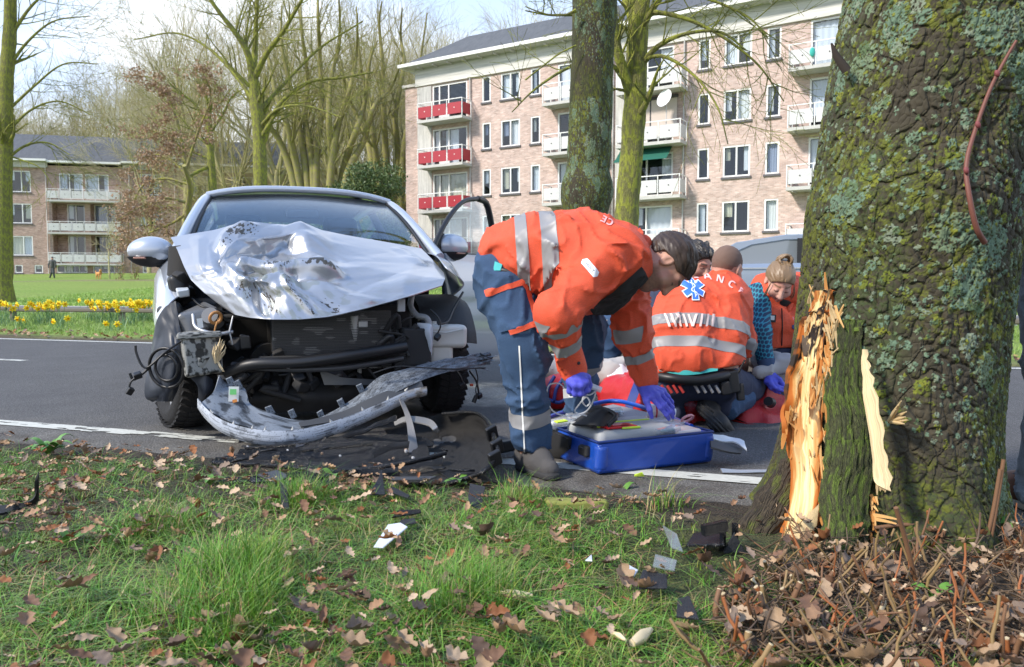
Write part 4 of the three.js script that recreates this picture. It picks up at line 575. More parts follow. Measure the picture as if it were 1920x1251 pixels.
  for (let i = 0; i < 90; i++) { const u = r.in(425, 780), v = r.in(600, 735); if (u > 470 && u < 690 && v < 665) continue; const z = r.in(.34, .52), p = c(u, v, z); bay('engine_clutter', r() < .5 ? tube(spline([p, p.clone().add(V(r.in(-.1, .1), r.in(-.08, .08), r.in(-.05, .05))), p.clone().add(V(r.in(-.16, .16), r.in(-.12, .12), r.in(-.05, .05)))], 8), r.in(.006, .018), 6) : lumpy(rbox(r.in(.03, .09), r.in(.03, .09), r.in(.03, .08), .008, p.x, p.y, p.z, [r(), r(), r()], 3), .006, 20), r.pick([black, grimy, blackDull, grimy, M([.09, .09, .095], { metalness: .5, roughness: .5 })])); }
  for (let i = 0; i < 16; i++) { const u = r.in(335, 420), v = r.in(515, 625), p = c(u, v, r.in(.1, .34)); bay('engine_clutter', lumpy(rbox(r.in(.03, .10), r.in(.03, .08), r.in(.04, .1), .01, p.x, p.y, p.z, [r(), r(), r()], 3), .01, 18), r.pick([black, blackDull, grimy])); }
  bay('subframe', merge([box(1.3, .09, .12, 0, .20, .10), box(.1, .08, .7, -.45, .21, .0), box(.1, .08, .7, .45, .21, .0)]), blackDull);
  // shreds of the tree stuck in the wreck
  const sp = []; for (let i = 0; i < 26; i++) { const p = c(406 + r.in(-4, 6), 678 + r.in(-6, 4), .56), e = c(r.in(398, 424), r.in(632, 662), .58 + r.in(-.03, .04)); sp.push(tube([p, p.clone().lerp(e, .5).add(V(r.in(-.01, .01), 0, r.in(-.01, .01))), e], [.003, .0045, .001], 4)); } for (let i = 0; i < 6; i++) { const p = c(408, 676, .56); sp.push(tube([p, c(r.in(408, 422), r.in(690, 698), .57)], [.004, .001], 4)); } bay('wood_splinters', merge(sp), woodPale, 'pale wood splinters stuck in the wreck');
  bay('bark_shred', tube([c(398, 640, .55), c(404, 612, .56), c(410, 596, .55)], [.002, .005, .001], 5), M([.42, .2, .06]));
  // side skirt of torn plastic below the chassis leg
  bay('torn_plastic', lumpy(sheet(refine([[c(360, 706, .50), c(385, 704, .52), c(400, 712, .5)], [c(366, 730, .5), c(385, 735, .54), c(400, 728, .5)], [c(370, 755, .46), c(382, 752, .5), c(392, 740, .46)]], 8, 8), .005), .012, 12), plasticBlue);
}
const lipTex = tex(1024, 64, (i, j, o) => { const n = fbm2(i / 40, j / 20, 4), s = noise2(i / 90, j / 2.2), d = smooth(.56, .74, n) * .25 + (s > .78 ? .22 : 0) + (noise2(i / 3, j / 3) > .84 ? .25 : 0), e = smooth(700, 1000, i) * .45 * smooth(.3, .6, n), v = .93 - d; o[0] = v * (1 - e * .25); o[1] = v * (1 - e * .4); o[2] = v * (1 - e * .6); });
// bumper skin torn loose, hanging from its far end and resting on the road
{
  const bp = thing('torn_bumper', 'grey bumper skin torn off and hanging before the wrecked car', 'bumper', CO, CY), c = (u, v, z) => CL(u, v, z);
  const A = [[[412, 704, .62], [422, 716, .60], [440, 722, .60], [458, 728, .60], [463, 738, .62], [468, 756, .66], [500, 772, .70], [545, 786, .72], [592, 788, .72]], [[400, 735, .66], [415, 742, .66], [435, 748, .66], [450, 752, .66], [462, 764, .68], [480, 778, .72], [510, 788, .76], [550, 798, .78], [594, 796, .76]], [[376, 756, .70], [392, 770, .74], [412, 782, .76], [436, 792, .79], [462, 800, .81], [490, 806, .84], [525, 808, .85], [560, 808, .84], [596, 802, .80]]];
  const rows = refine(A.map(r => r.map(([u, v, z]) => c(u, v, z))), 24, 60); part('inner_face', sheet(rows, .006), greyPrimer, bp);
  const B = [[[592, 787, .72], [630, 768, .70], [670, 742, .68], [712, 706, .66], [760, 692, .62], [820, 676, .54], [870, 668, .48], [918, 661, .42]], [[594, 796, .75], [636, 778, .74], [680, 754, .72], [720, 726, .70], [762, 706, .67], [820, 690, .58], [872, 680, .50], [924, 672, .42]], [[598, 803, .78], [640, 788, .77], [690, 764, .75], [738, 738, .73], [775, 720, .70], [824, 702, .60], [874, 692, .51], [918, 682, .44]]];
  const rb = refine(B.map(r => r.map(([u, v, z]) => c(u, v, z))), 20, 80); rb.forEach((r, i) => r.forEach((p, j) => { const k = smooth(45, 80, j); p.y += .012 * k * (noise2(i * .7, j * .5) - .5); p.z += .02 * (noise2(i * .5, j * .3 + 9) - .5) * (.3 + k); })); part('crushed_end', sheet(rb, .008), M([.36, .39, .42], { roughness: .7, map: rep(tex(256, 256, (i, j, o) => { const v = .62 + .5 * (fbm2(i / 20, j / 20, 4, 12.8) - .5) - (noise2(i / 4, j / 4, 64) > .74 ? .25 : 0); o[0] = v; o[1] = v * 1.02; o[2] = v * 1.05; }), 3, 1) }), bp, 'scuffed grey end of the bumper');
  const lip = [[370, 756, .69], [384, 774, .75], [410, 796, .80], [445, 811, .84], [490, 820, .88], [540, 821, .89], [600, 811, .86], [660, 790, .82], [720, 764, .78], [772, 740, .74], [800, 733, .72]].map(p => c(...p)); const ls = spline(lip, 60), top = [], bot = []; ls.forEach((p, i) => { const h = .022 + .012 * Math.sin(i / 60 * 3.1); top.push(p.clone().add(V(0, h, .0)), ); bot.push(p.clone().add(V(0, -h, .006))); }); part('lip', sheet([top, ls.map(p => p.clone().add(V(0, 0, .012))), bot, bot.map(p => p.clone().add(V(0, .004, -.03)))], .006), M([.50, .54, .60], { roughness: .4, map: lipTex }), bp, 'pale painted lower lip of the bumper');
  part('black_insert', sheet(refine([[[560, 792, .80], [640, 772, .76], [720, 735, .72], [790, 715, .68]], [[565, 800, .83], [645, 785, .80], [725, 752, .76], [795, 728, .70]]].map(r => r.map(p => c(...p))), 6, 30), .008), M([.05, .053, .058], { roughness: .6 }), bp);
  for (const i of [9, 17, 22, 25, 31, 38, 44, 49, 53]) part('clip', xf(new THREE.ConeGeometry(.009, .024, 5), top[i].clone().add(V(0, .006, -.016)).toArray(), [.3, i, (i % 3 - 1) * .5]), whiteDull, bp);
  for (const [u, v, z] of [[506, 770, .70], [548, 776, .71], [602, 778, .7], [640, 757, .7], [676, 728, .68], [432, 716, .61], [446, 722, .61], [640, 756, .69]]) part('bracket_tab', lumpy(rbox(.03, .045, .012, .003, ...c(u, v, z).toArray(), [.2, 0, .4]), .003, 30), greyPrimer, bp);
  part('number_sticker', box(.045, .07, .002, ...c(438, 739, .675).toArray(), [-.1, .05, -.05]), M([.72, .72, .68]), bp, 'white sticker with a green print on the bumper'); part('sticker_print', box(.028, .026, .002, ...c(437, 735, .682).toArray(), [-.1, .05, -.05]), M([.18, .6, .18]), bp); part('orange_label', box(.02, .014, .002, ...c(440, 752, .69).toArray(), [-.1, 0, .2]), M([.7, .25, .05]), bp);
  const r = RNG(3); for (let i = 0; i < 12; i++) { const p = c(r.in(860, 915), r.in(662, 690), .45), e = p.clone().add(V(r.in(.02, .1), r.in(-.03, .02), r.in(-.03, .03))); part('frayed_strand', tube([p, e], [.005, .001], 4), r() < .5 ? black : greyPrimer, bp); } part('trailing_lead', tube(spline([c(700, 700, .7), c(740, 688, .7), c(800, 690, .62), c(850, 692, .55), c(910, 690, .45)], 20), .004, 5), black, bp);
  part('wire_tail', tube(spline([c(892, 692, .35), c(896, 712, .35), c(892, 730, .36), c(894, 744, .36)], 10), .004, 5), black, bp); part('sensor', tube([c(893, 742, .36), c(888, 755, .36)], [.012, .014], 8), black, bp);
}
// ---------- figures: distance fields meshed on a grid ----------
function sdfMesh(fn, lo, hi, cell) {
  const nx = Math.ceil((hi.x - lo.x) / cell) + 1, ny = Math.ceil((hi.y - lo.y) / cell) + 1, nz = Math.ceil((hi.z - lo.z) / cell) + 1, val = new Float32Array(nx * ny * nz), id = (i, j, k) => (k * ny + j) * nx + i;
  for (let k = 0; k < nz; k++) for (let j = 0; j < ny; j++) for (let i = 0; i < nx;) { const d = fn(lo.x + i * cell, lo.y + j * cell, lo.z + k * cell); val[id(i, j, k)] = d; const skip = d > 3 * cell ? Math.max(0, Math.floor((d - 2.5 * cell) / cell * .7)) : 0; for (let q = 1; q <= skip && i + q < nx; q++) val[id(i + q, j, k)] = d; i += 1 + skip; }
  const vert = new Int32Array(nx * ny * nz).fill(-1), pos = [], idx = [], off = [[0, 0, 0], [1, 0, 0], [0, 1, 0], [1, 1, 0], [0, 0, 1], [1, 0, 1], [0, 1, 1], [1, 1, 1]], E = [[0, 1], [2, 3], [4, 5], [6, 7], [0, 2], [1, 3], [4, 6], [5, 7], [0, 4], [1, 5], [2, 6], [3, 7]], c = new Float32Array(8);
  for (let k = 0; k < nz - 1; k++) for (let j = 0; j < ny - 1; j++) for (let i = 0; i < nx - 1; i++) {
    let m = 0; for (let q = 0; q < 8; q++) { c[q] = val[id(i + off[q][0], j + off[q][1], k + off[q][2])]; if (c[q] < 0) m |= 1 << q; } if (!m || m === 255) continue;
    let x = 0, y = 0, z = 0, n = 0; for (const [a, b] of E) if ((c[a] < 0) !== (c[b] < 0)) { const t = c[a] / (c[a] - c[b]); x += lerp(off[a][0], off[b][0], t); y += lerp(off[a][1], off[b][1], t); z += lerp(off[a][2], off[b][2], t); n++; }
    vert[id(i, j, k)] = pos.length / 3; pos.push(lo.x + (i + x / n) * cell, lo.y + (j + y / n) * cell, lo.z + (k + z / n) * cell);
  }
  const quad = (a, b, d, e, f) => { if (a < 0 || b < 0 || d < 0 || e < 0) return; f ? idx.push(a, b, d, a, d, e) : idx.push(a, d, b, a, e, d); };
  for (let k = 1; k < nz - 1; k++) for (let j = 1; j < ny - 1; j++) for (let i = 1; i < nx - 1; i++) { const s = val[id(i, j, k)] < 0;
    if (s !== val[id(i + 1, j, k)] < 0) quad(vert[id(i, j - 1, k - 1)], vert[id(i, j, k - 1)], vert[id(i, j, k)], vert[id(i, j - 1, k)], s);
    if (s !== val[id(i, j + 1, k)] < 0) quad(vert[id(i - 1, j, k - 1)], vert[id(i - 1, j, k)], vert[id(i, j, k)], vert[id(i, j, k - 1)], s);
    if (s !== val[id(i, j, k + 1)] < 0) quad(vert[id(i - 1, j - 1, k)], vert[id(i, j - 1, k)], vert[id(i, j, k)], vert[id(i - 1, j, k)], s); }
  const g = new THREE.BufferGeometry(); g.setAttribute('position', new THREE.Float32BufferAttribute(pos, 3)); g.setIndex(idx); g.computeVertexNormals(); const uv = new Float32Array(pos.length / 3 * 2); for (let i = 0; i < pos.length / 3; i++) { uv[i * 2] = pos[i * 3] + pos[i * 3 + 2]; uv[i * 2 + 1] = pos[i * 3 + 1] + .3 * pos[i * 3 + 2]; } g.setAttribute('uv', new THREE.BufferAttribute(uv, 2)); return g;
}
const smin = (a, b, k) => { const h = Math.max(k - Math.abs(a - b), 0) / k; return Math.min(a, b) - h * h * k * .25; };
// bones: [a, b, radius at a, radius at b]
function boneField(bones, k, ripple) {
  const B = bones.map(([a, b, ra, rb]) => { const dx = b.x - a.x, dy = b.y - a.y, dz = b.z - a.z, L = dx * dx + dy * dy + dz * dz || 1e-9; return { a, dx, dy, dz, L, ra, rb, cx: a.x + dx / 2, cy: a.y + dy / 2, cz: a.z + dz / 2, R: Math.sqrt(L) / 2 + Math.max(ra, rb) }; });
  const f = (x, y, z) => { let d = 1e3; for (const b of B) { const ex = x - b.cx, ey = y - b.cy, ez = z - b.cz, e = Math.sqrt(ex * ex + ey * ey + ez * ez) - b.R; if (e > d + k) continue; const px = x - b.a.x, py = y - b.a.y, pz = z - b.a.z, t = clamp((px * b.dx + py * b.dy + pz * b.dz) / b.L), qx = px - b.dx * t, qy = py - b.dy * t, qz = pz - b.dz * t; d = smin(d, Math.sqrt(qx * qx + qy * qy + qz * qz) - lerp(b.ra, b.rb, t), k); } return ripple && Math.abs(d) < .06 ? d + ripple(x, y, z) : d; };
  const lo = V(1e3, 1e3, 1e3), hi = V(-1e3, -1e3, -1e3); for (const [a, b, ra, rb] of bones) { const r = Math.max(ra, rb) + .03; for (const p of [a, b]) { lo.min(p.clone().addScalar(-r)); hi.max(p.clone().addScalar(r)); } } return { f, lo, hi };
}
function boneMesh(bones, cell, k = .04, ripple, cut, limbs) { const { f, lo, hi } = boneField(bones, k, ripple);
  if (limbs) { const L = boneField(limbs, k, ripple); lo.min(L.lo); hi.max(L.hi); return sdfMesh((x, y, z) => smin(cut ? Math.max(f(x, y, z), cut(x, y, z)) : f(x, y, z), L.f(x, y, z), k), lo, hi, cell); }
  return sdfMesh(cut ? (x, y, z) => Math.max(f(x, y, z), cut(x, y, z)) : f, lo, hi, cell); }
const chain = (pts, radii) => pts.slice(1).map((p, i) => [pts[i], p, radii[i], radii[i + 1]]);
const folds = (amp, fq, s) => (x, y, z) => { const w = noise3(x * 5 + s, y * 5, z * 5) * 3, a = 1 - Math.abs(noise3(x * fq + w + s, y * fq * .6 + w, z * fq) * 2 - 1), b = 1 - Math.abs(noise3(x * fq * 2.1 + w + s + 9, y * fq * 1.5 - w, z * fq * 2.1) * 2 - 1); return -amp * (.9 * a * a * a + .55 * b ** 5 - .35); };
// the piece of a mesh where lo < f < hi, laid on it like tape
function patch(geo, conds, lift = .002, uvFn) {
  const P = geo.attributes.position, N = geo.attributes.normal, I = geo.index ? geo.index.array : null, n = I ? I.length : P.count, pos = [], nor = [], uv = [];
  for (let t = 0; t < n; t += 3) {
    let pl = []; for (let q = 0; q < 3; q++) { const i = I ? I[t + q] : t + q; pl.push([P.getX(i), P.getY(i), P.getZ(i), N.getX(i), N.getY(i), N.getZ(i)]); }
    for (const [f, lo, hi] of conds) { for (const [s, lim] of [[1, lo], [-1, hi]]) { if (lim === undefined || lim === null) continue; const out = [], v = pl.map(p => s * (f(p) - lim)); for (let i = 0; i < pl.length; i++) { const j = (i + 1) % pl.length; if (v[i] >= 0) out.push(pl[i]); if ((v[i] >= 0) !== (v[j] >= 0)) { const u = v[i] / (v[i] - v[j]); out.push(pl[i].map((a, m) => lerp(a, pl[j][m], u))); } } pl = out; if (pl.length < 3) break; } if (pl.length < 3) break; }
    for (let i = 1; i + 1 < pl.length; i++) for (const p of [pl[0], pl[i], pl[i + 1]]) { pos.push(p[0] + p[3] * lift, p[1] + p[4] * lift, p[2] + p[5] * lift); nor.push(p[3], p[4], p[5]); const w = uvFn ? uvFn(p) : [p[0], p[1]]; uv.push(w[0], w[1]); }
  }
  const g = new THREE.BufferGeometry(); g.setAttribute('position', new THREE.Float32BufferAttribute(pos, 3)); g.setAttribute('normal', new THREE.Float32BufferAttribute(nor, 3)); g.setAttribute('uv', new THREE.Float32BufferAttribute(uv, 2)); return g;
}
const along = (a, b) => { const d = b.clone().sub(a).normalize(); return p => (p[0] - a.x) * d.x + (p[1] - a.y) * d.y + (p[2] - a.z) * d.z; };
const axisDist = (a, b) => { const d = b.clone().sub(a), L = d.lengthSq(); return p => { const x = p[0] - a.x, y = p[1] - a.y, z = p[2] - a.z, t = clamp((x * d.x + y * d.y + z * d.z) / L); return Math.hypot(x - d.x * t, y - d.y * t, z - d.z * t); }; };
const inDir = d => p => p[3] * d.x + p[4] * d.y + p[5] * d.z;
const ell = (x, y, z, cx, cy, cz, rx, ry, rz) => { const a = (x - cx) / rx, b = (y - cy) / ry, c = (z - cz) / rz, k = Math.sqrt(a * a + b * b + c * c); return (k - 1) * Math.min(rx, ry, rz); };
const capd = (x, y, z, a, b, ra, rb) => { const dx = b[0] - a[0], dy = b[1] - a[1], dz = b[2] - a[2], px = x - a[0], py = y - a[1], pz = z - a[2], t = clamp((px * dx + py * dy + pz * dz) / (dx * dx + dy * dy + dz * dz)); return Math.hypot(px - dx * t, py - dy * t, pz - dz * t) - lerp(ra, rb, t); };
function headField(o = {}) { const w = o.w || 1; return (x, y, z) => { x /= w * (o.fem ? 1 - .1 * smooth(-.03, -.1, y) : 1); const ax = Math.abs(x);
  let d = ell(x, y, z, 0, .028, -.018, .074, .088, .096); d = smin(d, ell(x, y, z, 0, -.03, .028, .059, .083, .062), .03); d = smin(d, ell(x, y, z, 0, -.092, .058, .03, .024, .028), .03); d = smin(d, capd(ax, y, z, [.052, -.05, .0], [.02, -.09, .045], .02, .02), .03);
  if (!o.fem) d = smin(d, capd(ax, y, z, [.012, .030, .082], [.045, .028, .068], .010, .009), .022); d = smin(d, ell(ax, y, z, .043, -.024, .058, .022, .018, .018), .035); d = -smin(-d, ell(ax, y, z, .031, .008, .099, .017, .011, .014), .012); d = smin(d, Math.hypot(ax - .031, y - .006, z - .073) - .0135, .004);
  d = smin(d, capd(x, y, z, [0, .018, .086], [0, -.026, .106], .0075, .0125), .012); d = smin(d, Math.hypot(ax - .012, y + .030, z - .095) - .008, .008);
  d = smin(d, capd(ax, y, z, [0, -.053, .089], [.02, -.056, .078], .0062, .003), .004); d = smin(d, capd(ax, y, z, [0, -.064, .087], [.018, -.060, .078], .0068, .003), .004);
  d = smin(d, ell(ax, y, z, .078, .002, -.008, .010, .033, .021), .006); d = -smin(-d, ell(ax, y, z, .089, .004, -.004, .007, .018, .011), .004); d = smin(d, capd(x, y, z, [0, -.05, -.025], [0, -.19, -.05], .055, .06), .03); return d; }; }
function basis(c, U, Fd) { const y = U.clone().normalize(), z = Fd.clone().addScaledVector(y, -Fd.dot(y)).normalize(), x = V(0, 0, 0).crossVectors(y, z); return new THREE.Matrix4().makeBasis(x, y, z).setPosition(c); }
const headCache = {};
function headGeo(c, U, Fd, o = {}) { // skin, with brows, lips and stubble by vertex colour
  const key = o.key || 'h'; if (!headCache[key]) headCache[key] = sdfMesh(headField(o), V(-.105, -.22, -.13), V(.105, .13, .13), .0042);
  const g = headCache[key].clone(), p = g.attributes.position, col = new Float32Array(p.count * 3), sk = o.skin || [.56, .31, .22];
  for (let i = 0; i < p.count; i++) { const x = p.getX(i), y = p.getY(i), z = p.getZ(i), ax = Math.abs(x); let q = mixc(sk, [sk[0] * 1.02, sk[1] * .80, sk[2] * .78], .7 * smooth(.45, .6, noise3(x * 30 + 3, y * 30, z * 30)) * (z > .03 ? 1 : .4)); if (Math.abs(y + .058) < .011 && ax < .022 && z > .072) q = [.42, .15, .13]; if (z > .055 && ax > .012 && ax < .05 && Math.abs(y - .034 + ax * .05) < .0055) q = o.brow || [.12, .08, .055]; if (Math.abs(y - .004) < .0028 && Math.abs(ax - .031) < .014 && z > .07) q = [.05, .03, .025]; if (o.beard && z > -.01 && y < -.03 && y > -.125 && !(Math.abs(y + .058) < .01 && ax < .02)) q = mixc(q, [.075, .05, .04], .62 * smooth(-.02, -.05, y) * smooth(.0, .03, z + ax * .2) * (.6 + .5 * noise3(x * 160, y * 160, z * 160))); col.set(q, i * 3); }
  g.setAttribute('color', new THREE.BufferAttribute(col, 3)); return g.applyMatrix4(basis(c, U, Fd));
}
function hairGeo(c, U, Fd, o = {}) {
  const t = o.t || .014, f = (x, y, z) => { const a = Math.atan2(x, y - .01); let d = ell(x, y, z, 0, .032, -.02, .074 + t, .088 + t * 1.1, .096 + t * (o.back || 1)); d += (o.ruff || .004) * (noise3(a * 9 + 3, z * 22, y * 12) - .5) * 2 + .45 * (o.ruff || .004) * (noise3(a * 34, z * 16, 8) - .5) * 2; const hl = (z - .066) * .74 + (.058 - y) * .66, ear = Math.max(.030 - Math.abs(y - .0) * .75 - Math.max(0, -z - .035) * 1.2, -1); let cut = Math.max(hl, (-.035 - y) + (z + .05) * .55); cut = Math.max(cut, Math.abs(x) > .058 && z > -.05 ? Math.min(.02, .024 - y + (z < .0 ? z * .5 : z * .1)) : -1); void ear; return Math.max(d, cut); };
  const g = sdfMesh(f, V(-.13, -.12, -.16), V(.13, .17, .13), .0042); return g.applyMatrix4(basis(c, U, Fd));
}
function withSkin(geos, skin) { return mergeGeometries(geos.map(g => { const q = (g.index ? g.toNonIndexed() : g.clone()); if (!q.attributes.color) { const c = new Float32Array(q.attributes.position.count * 3); for (let i = 0; i < c.length; i += 3) c.set(skin, i); q.setAttribute('color', new THREE.BufferAttribute(c, 3)); } for (const k of Object.keys(q.attributes)) if (!['position', 'normal', 'uv', 'color'].includes(k)) q.deleteAttribute(k); return q; })); }
// one hand: wrist, knuckle row (index to little), finger chains and thumb, as points
function handBones(wrist, knuckles, fingers, thumb, s = 1) { const b = []; knuckles.forEach((k, i) => b.push([wrist, k, .024 * s, .0125 * s])); for (let i = 0; i < knuckles.length - 1; i++) b.push([knuckles[i], knuckles[i + 1], .0125 * s, .0125 * s]); fingers.forEach((f, i) => b.push(...chain([knuckles[i], ...f], [.0115, .0105, .0098, .0082].map(r => r * s)))); b.push(...chain(thumb, [.018, .0135, .0115, .009].map(r => r * s))); return b; }
const skinM = new THREE.MeshStandardMaterial({ vertexColors: true, roughness: .55 });
const hiVis = M([.93, .115, .040], { roughness: .62, map: rep(cloth, 14), bumpMap: rep(bumpFine, 8), bumpScale: .0015 });
const reflex = M([.27, .265, .265], { roughness: .5, metalness: .1 });
const trouser = M([.043, .098, .20], { roughness: .8, map: rep(cloth, 14), bumpMap: rep(bumpFine, 8), bumpScale: .002 });
const trouserDark = M([.032, .042, .085], { roughness: .8, map: rep(cloth, 14) });
const gloveM = MP([.085, .095, .60], { roughness: .42, sheen: .3, bumpMap: rep(bumpFine, 12), bumpScale: .0015 });
const hairBrown = M([.045, .028, .019], { roughness: .5 }), hairBlonde = M([.22, .145, .08], { roughness: .45 }), hairBlack = M([.02, .016, .014], { roughness: .5 });
const bootM = M([.095, .09, .088], { roughness: .75, bumpMap: rep(bumpFine, 9), bumpScale: .003 }), soleM = M([.03, .03, .031], { roughness: .8 });
// a shoe on the ground: heel point, toe point
function boot(T, heel, toe, o = {}) {
  const up = V(0, 1, 0), d = toe.clone().sub(heel), L = d.length(); d.normalize(); const s = V(0, 0, 0).crossVectors(up, d), at = (a, y, w) => heel.clone().addScaledVector(d, a * L).addScaledVector(up, y).addScaledVector(s, w);
  const b = [[at(.14, .06, 0), at(.22, o.h || .12, 0), .046, .052], [at(.12, .05, 0), at(.55, .055, 0), .042, .044], [at(.5, .052, 0), at(.86, .04, 0), .046, .036], [at(.2, .11, 0), at(.6, .07, 0), .04, .036]];
  const bt = wpart('boot', boneMesh(b, .006, .03, (x, y, z) => .002 * (noise3(x * 60, y * 60, z * 60) - .5), (x, y) => heel.y + .018 - y), o.mat || bootM, T); const sole = boneMesh([[at(.12, .016, 0), at(.5, .016, 0), .045, .042], [at(.5, .016, 0), at(.88, .016, 0), .046, .04]], .006, .02, undefined, (x, y) => Math.max(heel.y + .002 - y, y - heel.y - .03)); wpart('sole', sole, o.sole || soleM, bt);
  const lace = []; for (let i = 0; i < 5; i++) { const a = .30 + .075 * i, y = .148 - .017 * i; lace.push(tube(spline([at(a, y - .018, -.032), at(a + .02, y, 0), at(a, y - .018, .032)], 8), .0028, 5)); } wpart('lace', merge(lace), M([.02, .02, .02]), bt); return bt;
}
// ---------- the first medic: bent over the open case ----------
const bandOn = (T, parent, geo, a, b, ranges, rmax) => { for (const [x0, x1] of ranges) wpart('reflective_band', patch(geo, [[along(a, b), x0, x1], [axisDist(a, b), null, rmax]], .0025), reflex, parent); };
function textDecal(w, h, draw) { const c = document.createElement('canvas'); c.width = w; c.height = h; const x = c.getContext('2d'); x.clearRect(0, 0, w, h); draw(x); const t = new THREE.CanvasTexture(c); t.colorSpace = THREE.SRGBColorSpace; return t; }
{
  const foot = G(1000, 886), T = thing('person', 'paramedic in orange jacket bending down over the open blue case', 'person', foot, 0, undefined);
  const hN = D(953, 522, 3.10), hF = D(965, 525, 3.36), kN = D(985, 655, 2.99), aN = D(994, 843, 3.08), kF = D(1098, 618, 3.42), aF = D(1082, 775, 3.66);
  const legs = [...chain([hN, kN, aN], [.118, .082, .070]), ...chain([hF, kF, aF], [.112, .082, .066]), [hN, hF, .118, .115], [D(948, 500, 3.1), D(948, 500, 3.34), .102, .102], [D(956, 560, 3.06), D(975, 620, 3.0), .102, .088]];
  const tg = boneMesh(legs, .0085, .05, folds(.024, 8, 3), (x, y, z) => (z > -3.3 ? aN.y + .004 : aF.y) - y); const arms = { nS: D(1132, 492, 2.90), nE: D(1044, 588, 2.80), nW: D(1077, 692, 2.92), fS: D(1178, 545, 3.32), fE: D(1186, 622, 3.30), fW: D(1208, 708, 3.34) };
  const jb = [[D(956, 474, 3.10), D(956, 474, 3.32), .110, .108], [D(1005, 480, 3.06), D(1005, 480, 3.34), .142, .138], [D(1085, 482, 3.04), D(1085, 484, 3.32), .165, .155], [D(1150, 484, 2.98), D(1155, 492, 3.32), .132, .125], [D(956, 473, 3.1), D(1005, 480, 3.06), .110, .138], [D(956, 473, 3.32), D(1005, 480, 3.34), .108, .135], [D(1005, 480, 3.06), D(1085, 482, 3.04), .142, .165], [D(1005, 480, 3.34), D(1085, 484, 3.32), .138, .155], [D(1085, 484, 3.02), D(1150, 484, 2.98), .178, .132], [D(1085, 486, 3.34), D(1155, 492, 3.32), .165, .125], [D(1160, 474, 3.12), D(1200, 474, 3.08), .11, .082], [D(1110, 540, 3.12), D(1150, 545, 3.2), .10, .085], [D(990, 528, 3.1), D(1090, 545, 3.1), .085, .09]], ab = [...chain([arms.nS, arms.nE, arms.nW], [.095, .069, .050]), ...chain([arms.fS, arms.fE, arms.fW], [.085, .066, .048])];
  const hem = [D(903, 489, 3.1), D(1000, 566, 3.1)], hd = hem[1].clone().sub(hem[0]).normalize(), hn = V(-hd.y, hd.x, 0); if (hn.y > 0) hn.negate(); const neck = D(1209, 485, 3.08), head = D(1247, 497, 3.05), U = V(.97, .22, .05), Fd = V(.2, -.97, .12);
  const jg = boneMesh(jb, .0085, .045, folds(.021, 8, 9), (x, y, z) => Math.max((x - hem[0].x) * hn.x + (y - hem[0].y) * hn.y < 0 ? -1 : (x < D(1030, 500, 3.1).x ? (x - hem[0].x) * hn.x + (y - hem[0].y) * hn.y : -1), (x - neck.x) * .85 + (y - neck.y) * .18 > 0 && y > .55 ? (x - neck.x) * .85 + (y - neck.y) * .18 : -1), ab);
  const body = withSkin([headGeo(head, U, Fd, { beard: 1, key: 'm', skin: [.50, .27, .19] }), boneMesh([...legs.map(([a, b, c, d]) => [a, b, c * .72, d * .72]), ...[...jb, ...ab].map(([a, b, c, d]) => [a, b, c * .74, d * .74]), [D(1170, 478, 3.1), head, .06, .05]], .016, .05)], [.50, .27, .19]);
  wpart('body', body, skinM, T); wpart('hair', hairGeo(head, U, Fd, { t: .013, ruff: .005, back: .9 }), hairBrown, T);
  const tr = wpart('trousers', tg.clone(), trouser, T), jk = wpart('jacket', jg.clone(), hiVis, T);
  const N = (a, b, ...r) => bandOn(T, jk, jg, a, b, r, .12); // bands round the sleeves and the body
  bandOn(T, jk, jg, arms.nE, arms.nW, [[-.005, .058], [.105, .155]], .085); bandOn(T, jk, jg, arms.fE, arms.fW, [[-.03, .03], [.09, .13]], .082); void N;
  const sp = along(D(940, 480, 3.1), D(1100, 470, 3.1)), far = p => p[0]; void far; const arm = axisDist(arms.nS, arms.nE), arm2 = axisDist(arms.nE, arms.nW); for (const [a, b] of [[.06, .105], [.155, .215]]) wpart('reflective_band', patch(jg, [[sp, a, b], [arm, .118, null], [arm2, .10, null]], .0025), reflex, jk);
  wpart('reflective_band', patch(tg, [[along(kN, aN), .245, .30], [axisDist(kN, aN), null, .12]], .0025), reflex, tr); wpart('reflective_band', patch(tg, [[along(kF, aF), .16, .21], [axisDist(kF, aF), null, .12]], .0025), reflex, tr);
  { const ax = p => { const t = (p[1] - kN.y) / (aN.y - kN.y); return p[0] - lerp(kN.x, aN.x, t); }; wpart('piping', patch(tg, [[ax, -.026, -.0205], [p => p[5], .1, null], [p => p[1], null, kN.y + .02], [axisDist(kN, aN), null, .13]], .003), white, tr); }
  { // thigh pocket edged in orange, belt, shirt tail
    const fx = p => p[0], c0 = D(928, 540, 3.0), c1 = D(998, 590, 3.0); const U1 = V(.95, .31, 0), W1 = V(-.31, .95, 0), o = D(962, 574, 3.0), pu = p => (p[0] - o.x) * U1.x + (p[1] - o.y) * U1.y, pv = p => (p[0] - o.x) * W1.x + (p[1] - o.y) * W1.y, near = [p => p[5], .15, null]; void fx; void c0; void c1;
    const pk = wpart('thigh_pocket', patch(tg, [[pu, -.075, .07], [pv, -.08, .08], near, [p => p[2], -3.1, null]], .009), trouser, tr); for (const cs of [[[pu, -.08, .075], [pv, .066, .088]], [[pu, .056, .074], [pv, -.082, .068]], [[pu, -.04, .074], [pv, -.10, -.080]]]) wpart('pocket_trim', patch(tg, [...cs, near, [p => p[2], -3.1, null]], .0115), hiVis, pk);
